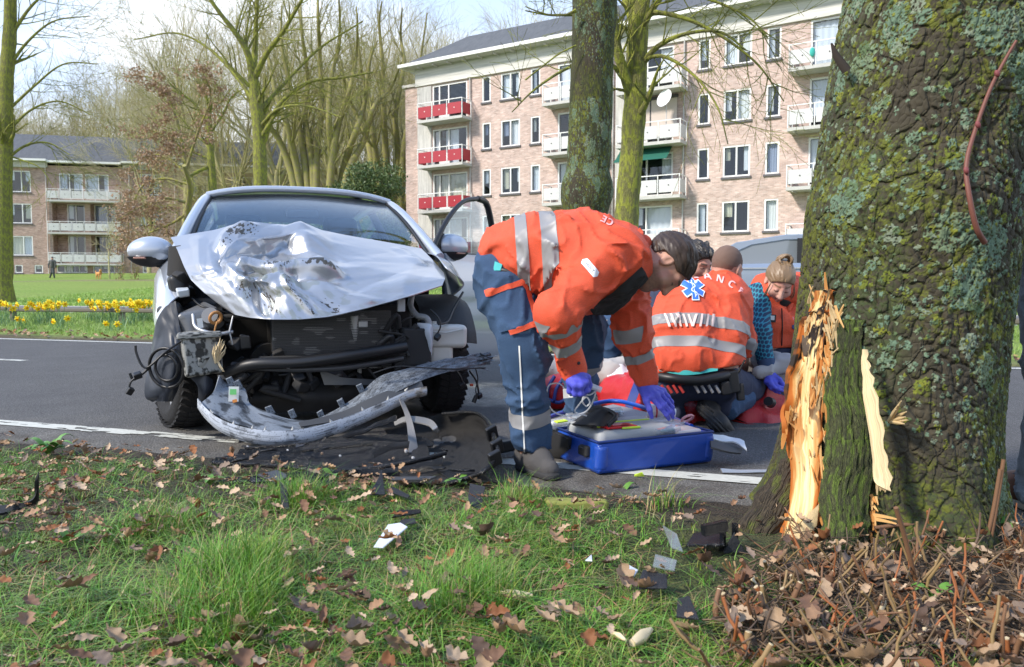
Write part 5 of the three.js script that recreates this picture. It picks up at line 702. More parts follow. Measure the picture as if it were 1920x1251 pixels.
    wpart('shirt_tail', lumpy(sheet(refine([[D(906, 487, 3.06), D(925, 490, 2.99), D(942, 497, 2.965)], [D(910, 500, 3.06), D(924, 508, 2.98), D(938, 508, 2.96)]], 6, 10), .004), .004, 20), M([.06, .42, .42], { roughness: .8 }), T); wpart('belt', tube(spline([D(900, 500, 3.2), D(915, 505, 3.02), D(960, 512, 2.965), D(1000, 545, 3.0)], 20), .014, 8), black, T);
    wpart('side_stripe', tube(spline([D(938, 505, 2.975), D(945, 530, 2.968), D(950, 545, 2.96)], 8), .003, 5), white, tr); }
  // black shirt in the open front, snap cuffs, sleeve badge, faint lettering on the back
  wpart('shirt', patch(jg, [[along(D(1112, 585, 3), D(1192, 515, 3)), .0, .235], [p => { const a = D(1112, 585, 3), b = D(1192, 515, 3), d = b.clone().sub(a).normalize(); return (p[0] - a.x) * -d.y + (p[1] - a.y) * d.x; }, -.075, .022], [arm, .1, null], [arm2, .1, null], [axisDist(arms.fS, arms.fE), .078, null], [p => p[2], -3.15, null]], .004), blackDull, T);
  for (const [u, v, d] of [[1072, 684, 2.87], [1085, 681, 2.86]]) wpart('snap', xf(new THREE.SphereGeometry(.007, 8, 6), D(u, v, d).toArray()), black, jk);
  const bt = textDecal(128, 64, x => { x.fillStyle = '#e9ebee'; x.beginPath(); x.moveTo(12, 0); x.lineTo(116, 0); x.lineTo(128, 32); x.lineTo(116, 64); x.lineTo(12, 64); x.lineTo(0, 32); x.fill(); x.fillStyle = '#555'; x.font = 'bold 26px sans-serif'; x.fillText('HOLT', 28, 42); }); const b0 = D(1089, 489, 2.9), b1 = D(1112, 517, 2.88), bd = b1.clone().sub(b0), bl = bd.length(); bd.normalize(); const bp = V(-bd.y, bd.x, 0); wpart('sleeve_badge', patch(jg, [[p => (p[0] - b0.x) * bd.x + (p[1] - b0.y) * bd.y, 0, bl], [p => (p[0] - b0.x) * bp.x + (p[1] - b0.y) * bp.y, -.014, .014], [p => p[5], .1, null], [p => p[2], -2.96, null], [axisDist(arms.nS, arms.nE), null, .13]], .003, p => [((p[0] - b0.x) * bd.x + (p[1] - b0.y) * bd.y) / bl, (((p[0] - b0.x) * bp.x + (p[1] - b0.y) * bp.y)) / .028 + .5]), M([1, 1, 1], { map: bt, alphaTest: .5, roughness: .5 }), jk);
  const lt = textDecal(128, 64, x => { x.fillStyle = '#f3a9a6'; x.font = 'bold 58px sans-serif'; x.fillText('CE', 14, 54); }), lo = D(1128, 417, 3.0), l1 = V(-.86, .50, 0), l2 = V(-.50, -.86, 0), lu = p => ((p[0] - lo.x) * l1.x + (p[1] - lo.y) * l1.y) / .088 + .5, lv = p => ((p[0] - lo.x) * l2.x + (p[1] - lo.y) * l2.y) / .044 + .5; wpart('back_lettering', patch(jg, [[lu, 0, 1], [lv, 0, 1], [p => p[5], 0, null]], .0035, p => [lu(p), lv(p)]), M([1, 1, 1], { map: lt, alphaTest: .4, roughness: .5 }), jk);
  wpart('collar', boneMesh([[D(1187, 455, 3.16), D(1203, 458, 3.06), .04, .034], [D(1203, 458, 3.06), D(1200, 500, 2.985), .034, .03], [D(1200, 500, 2.985), D(1188, 520, 3.0), .03, .024], [D(1187, 455, 3.16), D(1200, 470, 3.25), .04, .03]], .007, .03, folds(.004, 12, 2)), hiVis, jk); { const q = [[1105, 500], [1130, 470], [1160, 452], [1190, 446]].map(([u, v]) => D(u, v, 2.83)); void q; }
  boot(T, G(979, 879), G(1040, 902), { h: .19 }); boot(T, G(1075, 792), G(1110, 800), { h: .18 });
  // gloves: one closed on the tubing, one reaching into the case
  const h = (u, v, d) => D(u, v, d); wpart('glove', boneMesh([...handBones(h(1079, 694, 2.92), [h(1068, 716, 2.89), h(1078, 722, 2.87), h(1089, 723, 2.87), h(1098, 717, 2.89)], [[h(1068, 734, 2.90), h(1078, 737, 2.94)], [h(1078, 739, 2.88), h(1087, 740, 2.93)], [h(1089, 739, 2.88), h(1096, 738, 2.93)], [h(1099, 733, 2.9), h(1103, 731, 2.94)]], [h(1084, 700, 2.9), h(1101, 708, 2.92), h(1105, 722, 2.94), h(1103, 733, 2.95)]), [h(1076, 686, 2.92), h(1080, 700, 2.92), .040, .036]], .0036, .008), gloveM, T, 'purple blue glove closed on clear tubing');
  wpart('glove', boneMesh([...handBones(h(1207, 722, 3.32), [h(1220, 744, 3.27), h(1230, 741, 3.28), h(1238, 738, 3.30), h(1243, 733, 3.33)], [[h(1238, 764, 3.26), h(1250, 778, 3.27), h(1254, 786, 3.29)], [h(1246, 759, 3.27), h(1258, 772, 3.28), h(1262, 783, 3.30)], [h(1251, 752, 3.29), h(1260, 764, 3.30), h(1263, 776, 3.32)], [h(1252, 744, 3.32), h(1259, 754, 3.33), h(1262, 764, 3.35)]], [h(1206, 732, 3.30), h(1212, 752, 3.26), h(1218, 768, 3.25), h(1222, 782, 3.26)]), [h(1205, 712, 3.33), h(1209, 728, 3.32), .036, .032]], .0036, .008), gloveM, T, 'purple blue glove reaching down with spread fingers'); wpart('wristwatch', xf(new THREE.TorusGeometry(.036, .008, 8, 24), h(1207, 713, 3.33).toArray(), [1.3, 0, -.2]), black, T);
}
// ---------- the second medic: kneeling with the back turned ----------
{
  const T = thing('person', 'paramedic kneeling with back turned, orange jacket with blue star emblem', 'person', G(1330, 806));
  const c = (u, v, d) => D(u, v, d), pel = c(1298, 712, 4.08); const jb = [[c(1258, 672, 4.08), c(1350, 676, 4.10), .115, .115], [c(1262, 625, 4.14), c(1350, 625, 4.16), .13, .128], [c(1278, 575, 4.20), c(1358, 572, 4.22), .12, .118], [c(1300, 555, 4.24), c(1368, 552, 4.24), .095, .095], [c(1258, 672, 4.08), c(1262, 625, 4.14), .115, .13], [c(1350, 676, 4.10), c(1350, 625, 4.16), .115, .128], [c(1262, 625, 4.14), c(1278, 575, 4.20), .13, .12], [c(1350, 625, 4.16), c(1358, 572, 4.22), .128, .118], [c(1335, 560, 4.22), c(1352, 528, 4.27), .09, .066], [c(1300, 600, 4.14), c(1305, 665, 4.06), .12, .12], ...chain([c(1252, 575, 4.25), c(1236, 622, 4.36), c(1262, 680, 4.55)], [.075, .065, .05]), ...chain([c(1378, 572, 4.24), c(1388, 640, 4.34), c(1392, 690, 4.55)], [.075, .068, .05])];
  const jg = boneMesh(jb, .0085, .05, folds(.017, 7.5, 21), (x, y, z) => c(1300, 691, 4.05).y - .012 * Math.sin(x * 9) - y + .06 * (x - 1.0)); const jk = wpart('jacket', jg.clone(), hiVis, T);
  const head = c(1363, 504, 4.32), U = V(.34, .92, -.15), Fd = V(.60, -.45, -.70);
  const legs = [[c(1262, 712, 4.10), c(1345, 712, 4.10), .115, .115], ...chain([c(1262, 715, 4.12), c(1238, 742, 4.5), c(1262, 778, 4.12)], [.11, .085, .07]), ...chain([c(1345, 715, 4.12), c(1405, 730, 4.46), c(1352, 764, 4.14)], [.11, .085, .065])];
  const sk = [.48, .27, .2]; wpart('body', withSkin([headGeo(head, U, Fd, { key: 'k', skin: sk }), boneMesh([...legs.map(([a, b, p, q]) => [a, b, p * .75, q * .75]), ...jb.map(([a, b, p, q]) => [a, b, p * .74, q * .74]), [c(1350, 540, 4.25), head, .055, .05]], .016, .05)], sk), skinM, T); wpart('hair', hairGeo(head, U, Fd, { t: .004, ruff: .001 }), M([.16, .10, .075], { roughness: .9 }), T);
  wpart('collar', boneMesh([[c(1328, 540, 4.18), c(1362, 535, 4.18), .03, .03], [c(1362, 535, 4.18), c(1384, 528, 4.3), .03, .026], [c(1328, 540, 4.18), c(1318, 535, 4.32), .03, .026]], .007, .03), hiVis, jk);
  const up = along(c(1300, 690, 4.0), c(1312, 540, 4.15)), arch = p => up(p) + .16 * (p[0] - 1.0) ** 2 - .045 * (p[0] - 1.0); for (const [a, b] of [[.095, .152], [.215, .275]]) wpart('reflective_band', patch(jg, [[arch, a, b]], .0025), reflex, jk);
  // lettering, slashes and star, printed on the back
  const o = c(1300, 620, 4.0), plane = (w, h, u, v) => { const q = c(u, v, 4.02); return [q, p => (p[0] - q.x) / w + .5, p => (p[1] - q.y) / h + .5]; };
  let lift = .0035; const decal = (name, w, h, u, v, cv, draw) => { const t = textDecal(cv[0], cv[1], draw), [, fu, fv] = plane(w, h, u, v); wpart(name, patch(jg, [[fu, 0, 1], [fv, 0, 1], [p => p[5], .1, null]], lift += .0018, p => [fu(p), fv(p)]), M([1, 1, 1], { map: t, alphaTest: .35, roughness: .5 }), jk); }; void o;
  decal('back_lettering', .46, .16, 1322, 519, [1024, 360], x => { x.fillStyle = '#f9b9b4'; x.font = 'bold 118px sans-serif'; x.textAlign = 'center'; const s = 'AMBULANCE'; [...s].forEach((ch, i) => { const a = (i - 4) * .205; x.save(); x.translate(512 + Math.sin(a) * 610, 760 - Math.cos(a) * 560); x.rotate(a * .95); x.fillText(ch, 0, 0); x.restore(); }); });
  decal('star_emblem', .16, .125, 1307, 542, [256, 200], x => { const star = (k, c) => { x.fillStyle = c; for (let i = 0; i < 3; i++) { x.save(); x.translate(128, 100); x.rotate(i * Math.PI / 3); x.fillRect(-24 - k, -92 - k, 48 + 2 * k, 184 + 2 * k); x.restore(); } }; star(7, '#f4f6fb'); star(0, '#3f78d8'); x.strokeStyle = '#f4f6fb'; x.lineWidth = 6; x.beginPath(); x.moveTo(128, 32); x.lineTo(128, 172); x.stroke(); x.lineWidth = 8; x.beginPath(); x.moveTo(112, 52); x.bezierCurveTo(165, 62, 152, 92, 128, 94); x.bezierCurveTo(100, 98, 100, 126, 130, 130); x.bezierCurveTo(150, 134, 146, 154, 128, 158); x.stroke(); });
  decal('reflective_slashes', .30, .062, 1297, 601, [512, 106], x => { x.fillStyle = '#e8cfc6'; const q = (a, b) => { x.beginPath(); x.moveTo(a, 0); x.lineTo(a + 20, 0); x.lineTo(b + 20, 106); x.lineTo(b, 106); x.fill(); }; for (let i = 0; i < 4; i++) q(20 + i * 50, 44 + i * 50); q(216, 240); q(282, 240); for (let i = 0; i < 3; i++) q(330 + i * 55, 302 + i * 55); });
  const tg = boneMesh(legs, .0095, .05, folds(.008, 8, 4)), tr = wpart('trousers', tg.clone(), trouserDark, T); for (let i = 0; i < 4; i++) { const L = (u, m) => wpart('belt_flash', tube([c(u, 722 + (i % 2), 3.955), c(u + 9, 737, 3.945)], .008, 6), m, tr); L(1240 + i * 11, M([.5, .04, .03])); L(1302 + i * 13, reflex); }
  wpart('shirt', lumpy(sheet(refine([[c(1232, 688, 3.99), c(1290, 690, 3.955), c(1345, 688, 3.97)], [c(1236, 697, 3.98), c(1290, 704, 3.95), c(1345, 696, 3.96)]], 6, 16), .006), .005, 12), M([.05, .42, .42], { roughness: .8 }), T); wpart('belt', tube(spline([c(1222, 702, 4.05), c(1260, 710, 3.96), c(1310, 714, 3.945), c(1360, 704, 3.98), c(1378, 694, 4.1)], 24), .026, 10), black, T);
  wpart('trouser_leg', boneMesh(chain([c(1402, 728, 4.44), c(1385, 745, 4.3), c(1362, 762, 4.16)], [.09, .082, .075]), .009, .03, folds(.010, 9, 2)), trouser, T);
  // the upturned boot
  const bt = wpart('boot', boneMesh([[c(1352, 762, 4.14), c(1325, 764, 4.07), .05, .045], [c(1325, 764, 4.06), c(1350, 796, 3.98), .048, .046], [c(1350, 796, 3.98), c(1366, 808, 4.0), .044, .032]], .007, .03), M([.022, .022, .023], { roughness: .6 }), T); wpart('sole', boneMesh([[c(1318, 766, 4.02), c(1340, 796, 3.945), .028, .03], [c(1340, 796, 3.945), c(1362, 810, 3.96), .03, .022]], .006, .02, (x, y, z) => .004 * (Math.sin((x + y) * 240) > 0 ? 1 : -1)), soleM, bt);
  const rd = wpart('radio', rbox(.06, .115, .035, .008, ...c(1374, 716, 3.99).toArray(), [0, .2, .15]), black, T); wpart('antenna', tube([c(1384, 700, 3.99), c(1397, 675, 3.98)], .006, 6), black, rd); wpart('pouch', merge([rbox(.05, .07, .04, .01, ...c(1360, 728, 3.97).toArray(), [0, 0, .2]), rbox(.04, .09, .03, .008, ...c(1388, 735, 4.0).toArray(), [0, 0, .1])]), blackDull, T);
}
// ---------- the third medic: a woman kneeling, facing the verge ----------
{
  const T = thing('person', 'woman paramedic with blond bun, orange vest and teal patterned sleeve, kneeling', 'person', G(1470, 770)), c = (u, v, d) => D(u, v, d), sk = [.60, .36, .28];
  const vb = [[c(1440, 545, 4.66), c(1496, 545, 4.68), .085, .085], [c(1440, 600, 4.64), c(1500, 600, 4.68), .10, .10], [c(1445, 640, 4.66), c(1500, 640, 4.7), .095, .095], [c(1440, 545, 4.66), c(1440, 600, 4.64), .085, .10], [c(1496, 545, 4.68), c(1500, 600, 4.68), .085, .10], [c(1440, 600, 4.64), c(1445, 640, 4.66), .10, .095], [c(1500, 600, 4.68), c(1500, 640, 4.7), .1, .095], [c(1432, 535, 4.7), c(1500, 532, 4.74), .07, .065], [c(1455, 545, 4.58), c(1480, 545, 4.6), .065, .065]];
  const vg = boneMesh(vb, .0085, .045, folds(.008, 8, 31), (x, y, z) => Math.max(c(1470, 652, 4.6).y - y, capd(x, y, z, c(1463, 560, 4.5).toArray(), c(1470, 500, 4.72).toArray(), .03, .06) * -1)); const vest = wpart('vest', vg.clone(), hiVis, T);
  const S = c(1422, 552, 4.64), E = c(1424, 622, 4.48), W = c(1440, 692, 4.40), ab = chain([S, E, W], [.074, .060, .044]); const hexT = tex(256, 256, (i, j, o) => { const w = 256 / 6, h = 256 / 7; const row = Math.floor(j / h), x = (i + (row % 2) * w / 2) % w - w / 2, y = j % h - h / 2; const d = Math.max(Math.abs(y) / h * 2, (Math.abs(x) * .87 + Math.abs(y) * .5) / w * 2.05); const e = d > .83; const c0 = e ? [.16, .52, .60] : [.03, .20, .33]; o[0] = c0[0]; o[1] = c0[1]; o[2] = c0[2]; });
  const sg = boneMesh(ab, .008, .04, folds(.006, 9, 2)); wpart('sleeve', sg.clone(), M([1, 1, 1], { map: rep(hexT, 6.5), roughness: .7 }), T); wpart('cuff', patch(sg, [[along(E, W), .175, .30]], .003), M([.04, .075, .15], { roughness: .8 }), T); wpart('sleeve', boneMesh(chain([c(1508, 552, 4.72), c(1518, 625, 4.6), c(1492, 690, 4.5)], [.07, .058, .044]), .009, .04), M([1, 1, 1], { map: rep(hexT, 6.5), roughness: .7 }), T);
  wpart('sleeve_badge', rbox(.07, .028, .004, .002, ...c(1415, 570, 4.555).toArray(), [.1, .1, -.6]), M([.7, .7, .7]), T); wpart('name_badge', rbox(.055, .045, .01, .003, ...c(1446, 597, 4.515).toArray(), [0, 0, -.05]), black, T); wpart('badge_screen', rbox(.04, .026, .004, .001, ...c(1446, 596, 4.508).toArray(), [0, 0, -.05]), M([.62, .64, .62]), T);
  wpart('zip', tube(spline([c(1466, 578, 4.52), c(1467, 610, 4.53), c(1466, 648, 4.56)], 10), .004, 5), black, vest); wpart('chest_emblem', xf(new THREE.CylinderGeometry(.018, .018, .006, 16), c(1490, 612, 4.565).toArray(), [1.5, 0, -.2]), M([.03, .06, .2]), vest); wpart('patch_badge', rbox(.035, .02, .004, .002, ...c(1483, 598, 4.56).toArray(), [0, 0, .2]), M([.7, .25, .3]), vest);
  wpart('collar', boneMesh([[c(1436, 545, 4.62), c(1452, 582, 4.56), .02, .016], [c(1478, 582, 4.57), c(1495, 540, 4.63), .016, .02], [c(1495, 540, 4.63), c(1492, 522, 4.72), .024, .03], [c(1436, 545, 4.62), c(1440, 528, 4.74), .02, .03]], .006, .02), hiVis, vest); wpart('undershirt', lumpy(xf(new THREE.SphereGeometry(.07, 16, 12), c(1464, 560, 4.60).toArray(), [0, 0, 0], [1, .9, .8]), .006, 9), black, T);
  const head = c(1461, 530, 4.56), U = V(.10, .72, .68), Fd = V(-.10, -.70, .70); const legs = [[c(1450, 665, 4.7), c(1505, 665, 4.74), .12, .12], ...chain([c(1450, 668, 4.7), c(1440, 745, 4.6), c(1470, 760, 4.95)], [.11, .085, .06]), ...chain([c(1505, 668, 4.74), c(1510, 742, 4.6), c(1500, 760, 4.95)], [.11, .085, .06])];
  wpart('body', withSkin([headGeo(head, U, Fd, { key: 'w', w: .96, fem: 1, skin: sk, brow: [.25, .15, .09] }), boneMesh([...legs.map(([a, b, p, q]) => [a, b, p * .75, q * .75]), ...vb.map(([a, b, p, q]) => [a, b, p * .75, q * .75]), ...ab.map(([a, b, p, q]) => [a, b, p * .75, q * .75]), [c(1468, 560, 4.66), head, .045, .04]], .016, .05)], sk), skinM, T); wpart('trousers', boneMesh(legs, .011, .05, folds(.008, 8, 6)), trouserDark, T);
  const hr = wpart('hair', hairGeo(head, U, Fd, { t: .010, ruff: .003, back: 1.4 }), hairBlonde, T), bun = []; const bc = head.clone().addScaledVector(U, .118).addScaledVector(Fd, -.05), r = RNG(9); for (let i = 0; i < 16; i++) { const a = r() * 6.28, q = []; for (let k = 0; k <= 8; k++) { const b = a + k * .55, y = r.in(-.01, .01); q.push(bc.clone().add(V(Math.cos(b) * r.in(.026, .042), Math.sin(b) * r.in(.022, .038) + .004, Math.sin(b * 1.3 + a) * .025 + y))); } bun.push(tube(spline(q, 20), .0085, 5)); } wpart('hair_bun', merge(bun), hairBlonde, hr); const wisps = []; for (let i = 0; i < 10; i++) { const s = i % 2 ? 1 : -1, p = basis(head, U, Fd); wisps.push(tube(spline([V(s * .066, .045, .05), V(s * r.in(.07, .085), -.01, .07), V(s * r.in(.06, .085), -.07, r.in(.05, .075))].map(q => q.applyMatrix4(p)), 10), .0018, 4)); } wpart('wisps', merge(wisps), hairBlonde, hr);
  const h = c; wpart('glove', boneMesh([...handBones(h(1442, 700, 4.39), [h(1437, 716, 4.35), h(1444, 719, 4.33), h(1452, 719, 4.34), h(1457, 714, 4.37)], [[h(1445, 728, 4.33), h(1455, 734, 4.33), h(1462, 737, 4.34)], [h(1452, 727, 4.32), h(1461, 731, 4.32), h(1467, 733, 4.33)], [h(1459, 725, 4.33), h(1467, 727, 4.33)], [h(1463, 718, 4.36), h(1469, 720, 4.36)]], [h(1450, 704, 4.37), h(1462, 712, 4.36), h(1468, 722, 4.35)]), [h(1440, 688, 4.4), h(1443, 706, 4.38), .036, .03]], .004, .008), gloveM, T);
}
// ---------- the fourth helper, crouching behind the others ----------
{
  const T = thing('person', 'helper with dark hair in navy, crouching behind the kneeling paramedic', 'person', G(1135, 748)), c = (u, v, d) => D(u, v, d), sk = [.45, .25, .18];
  const tor = [[c(1238, 640, 5.0), c(1270, 640, 4.9), .13, .13], [c(1250, 640, 4.95), c(1272, 560, 4.85), .14, .15], [c(1240, 565, 4.95), c(1310, 560, 4.8), .095, .095], ...chain([c(1238, 570, 4.92), c(1226, 620, 4.7), c(1250, 690, 4.6)], [.07, .055, .045])], legs = [...chain([c(1240, 655, 5.0), c(1146, 612, 5.02), c(1136, 735, 5.10)], [.12, .088, .066]), ...chain([c(1270, 655, 4.95), c(1290, 745, 4.75), c(1330, 760, 5.1)], [.12, .085, .06])], head = c(1305, 496, 4.78), U = V(.25, .9, .3), Fd = V(.3, -.6, .45);
  wpart('body', withSkin([headGeo(head, U, Fd, { key: 'k', skin: sk }), boneMesh([...tor, ...legs].map(([a, b, p, q]) => [a, b, p * .75, q * .75]).concat([[c(1285, 545, 4.82), head, .05, .045]]), .016, .05)], sk), skinM, T); wpart('hair', hairGeo(head, U, Fd, { t: .024, ruff: .012 }), hairBlack, T); wpart('jacket', boneMesh(tor, .01, .05, folds(.008, 8, 5)), trouserDark, T);
  const tg = boneMesh(legs, .009, .05, folds(.008, 8, 9)), tr = wpart('trousers', tg.clone(), trouser, T), k = c(1146, 612, 5.02), a = c(1136, 735, 5.1); wpart('reflective_band', patch(tg, [[along(k, a), .21, .275], [axisDist(k, a), null, .12]], .0025), reflex, tr); wpart('piping', tube([c(1138, 600, 4.93), c(1131, 660, 4.99), c(1126, 720, 5.04)], .004, 5), white, tr); boot(T, G(1122, 740), G(1150, 750), { mat: blackDull });
}
// ---------- the injured person on the red mattress ----------
{
  const T = thing('person', 'person lying on the red mattress between the paramedics, in pale grey clothes', 'person', V(1.0, 0, -4.72)), c = (x, y, z) => V(x, y, z); const b = [...chain([c(.55, .22, -4.78), c(.98, .23, -4.78), c(1.3, .26, -4.76), c(1.5, .28, -4.74)], [.08, .10, .12, .10]), ...chain([c(.6, .22, -4.72), c(.28, .22, -4.88), c(.22, .2, -5.0)], [.075, .06, .05]), ...chain([c(1.45, .34, -4.6), c(1.58, .30, -4.42), c(1.4, .26, -4.38)], [.055, .045, .04])], head = c(1.78, .34, -4.76), sk = [.5, .3, .22];
  wpart('body', withSkin([headGeo(head, V(1, .1, 0), V(0, 1, .2), { key: 'k', skin: sk }), boneMesh(b.map(([p, q, r, s]) => [p, q, r * .8, s * .8]), .016, .05)], sk), skinM, T); wpart('clothes', boneMesh(b, .011, .05, folds(.014, 8, 3)), M([.42, .40, .38], { roughness: .9 }), T); wpart('hair', hairGeo(head, V(1, .1, 0), V(0, 1, .2), {}), hairBrown, T);
}
// ---------- bystander at the frame's edge, walker and dog across the lawn ----------
{
  const f = G(1944, 962), T = thing('person', 'bystander in faded grey jeans and brown shoes behind the damaged tree', 'person', f), X = f.x, Z = f.z; const hip = V(X + .06, .90, Z - .06), b = [...chain([hip, V(X + .03, .48, Z + .01), V(X, .08, Z)], [.11, .076, .062]), ...chain([hip.clone().add(V(.17, 0, -.05)), V(X + .25, .48, Z - .1), V(X + .25, .08, Z - .16)], [.11, .076, .062]), [hip, hip.clone().add(V(.17, .04, -.05)), .12, .12]], tor = [[V(X + .07, 1.05, Z - .06), V(X + .2, 1.05, Z - .1), .125, .125], [V(X + .14, 1.05, Z - .08), V(X + .14, 1.42, Z - .08), .14, .13], [V(X - .02, 1.42, Z - .04), V(X + .3, 1.42, Z - .12), .08, .08], ...chain([V(X - .04, 1.42, Z - .04), V(X - .03, 1.12, Z - .02), V(X + .04, .90, Z + .1)], [.065, .055, .04]), ...chain([V(X + .33, 1.42, Z - .12), V(X + .37, 1.12, Z - .1), V(X + .34, .88, Z)], [.065, .055, .04])], head = V(X + .14, 1.68, Z - .07), sk = [.5, .3, .22];
  wpart('body', withSkin([headGeo(head, V(0, 1, 0), V(-.6, -.2, -.8), { key: 'k', skin: sk }), boneMesh([...b, ...tor].map(([p, q, r, s]) => [p, q, r * .78, s * .78]).concat([[V(X + .14, 1.45, Z - .08), head, .055, .05]]), .018, .05), ], sk), skinM, T); wpart('hair', hairGeo(head, V(0, 1, 0), V(-.6, -.2, -.8), {}), hairBrown, T); wpart('jeans', boneMesh(b, .009, .04, folds(.016, 9, 12)), M([.28, .32, .36], { roughness: .85, map: rep(cloth, 10), bumpMap: rep(bumpFine, 8), bumpScale: .002 }), T); wpart('coat', boneMesh(tor, .012, .05, folds(.01, 8, 3)), M([.06, .065, .07], { roughness: .9 }), T);
  const brown = M([.16, .065, .03], { roughness: .6 }), pale = M([.5, .46, .38]); boot(T, V(X + .02, 0, Z + .05), V(X - .02, 0, Z - .24), { mat: brown, sole: pale }); boot(T, V(X + .27, 0, Z - .12), V(X + .2, 0, Z - .4), { mat: brown, sole: pale });
}
{
  const q = D(98, 527, 63); q.y = groundAt(q.x, q.z); const T = thing('person', 'distant walker in grey jacket and trousers on the lawn by the flats', 'person', q); const v = (x, y, z) => V(q.x + x, q.y + y, q.z + z), legs = [...chain([v(-.02, .88, 0), v(-.02, .48, .05), v(-.22, .08, -.05)], [.11, .08, .06]), ...chain([v(.1, .88, 0), v(.16, .48, .08), v(.2, .08, .05)], [.11, .08, .06])], tor = [[v(.04, 1.0, 0), v(.06, 1.35, 0), .17, .19], [v(-.12, 1.4, 0), v(.22, 1.4, 0), .09, .09], ...chain([v(-.16, 1.38, 0), v(-.24, 1.1, .05), v(-.2, .86, .1)], [.08, .06, .05]), ...chain([v(.26, 1.38, 0), v(.34, 1.1, .05), v(.28, .86, .1)], [.08, .06, .05])], head = v(.06, 1.64, .02);
  wpart('body', withSkin([headGeo(head, V(0, 1, 0), V(.2, -.1, 1), { key: 'k' }), boneMesh([...legs, ...tor].map(([a, b, r, s]) => [a, b, r * .8, s * .8]), .025, .05)], [.5, .3, .22]), skinM, T); wpart('jacket', boneMesh(tor, .018, .05), M([.09, .09, .085], { roughness: .9 }), T); wpart('trousers', boneMesh(legs, .018, .05), M([.06, .065, .07], { roughness: .9 }), T); wpart('cap', xf(new THREE.SphereGeometry(.105, 14, 10, 0, 6.3, 0, 1.6), [head.x, head.y + .02, head.z - .01]), M([.04, .04, .045]), T);
  const dq = D(187, 530, 60); dq.y = groundAt(dq.x, dq.z); const d = thing('dog', 'ginger dog standing on the lawn near the thin young tree', 'dog', dq), w = (x, y, z) => V(dq.x + x, dq.y + y, dq.z + z), db = [...chain([w(-.22, .44, -.1), w(.0, .44, .05), w(.14, .46, .16)], [.11, .11, .12]), ...chain([w(.14, .52, .18), w(.2, .64, .26), w(.22, .66, .30)], [.08, .07, .07]), [w(.22, .66, .30), w(.24, .61, .40), .05, .035], ...[[.18, .2], [.05, .22]].flatMap(([x, z]) => chain([w(x, .42, z - .03), w(x + .0, .22, z - .01), w(x, .03, z + .02)], [.06, .035, .03])), ...[[-.16, -.12], [-.28, -.06]].flatMap(([x, z]) => chain([w(x, .42, z), w(x + .06, .28, z + .06), w(x - .04, .17, z - .03), w(x, .03, z)], [.08, .05, .03, .03])), ...chain([w(-.3, .48, -.14), w(-.4, .56, -.2), w(-.42, .68, -.24)], [.04, .03, .02]), [w(.17, .72, .27), w(.15, .64, .24), .025, .03], [w(.27, .72, .27), w(.30, .64, .24), .025, .03]]; wpart('body', boneMesh(db, .016, .04), M([.55, .27, .09], { roughness: .9 }), d);
}
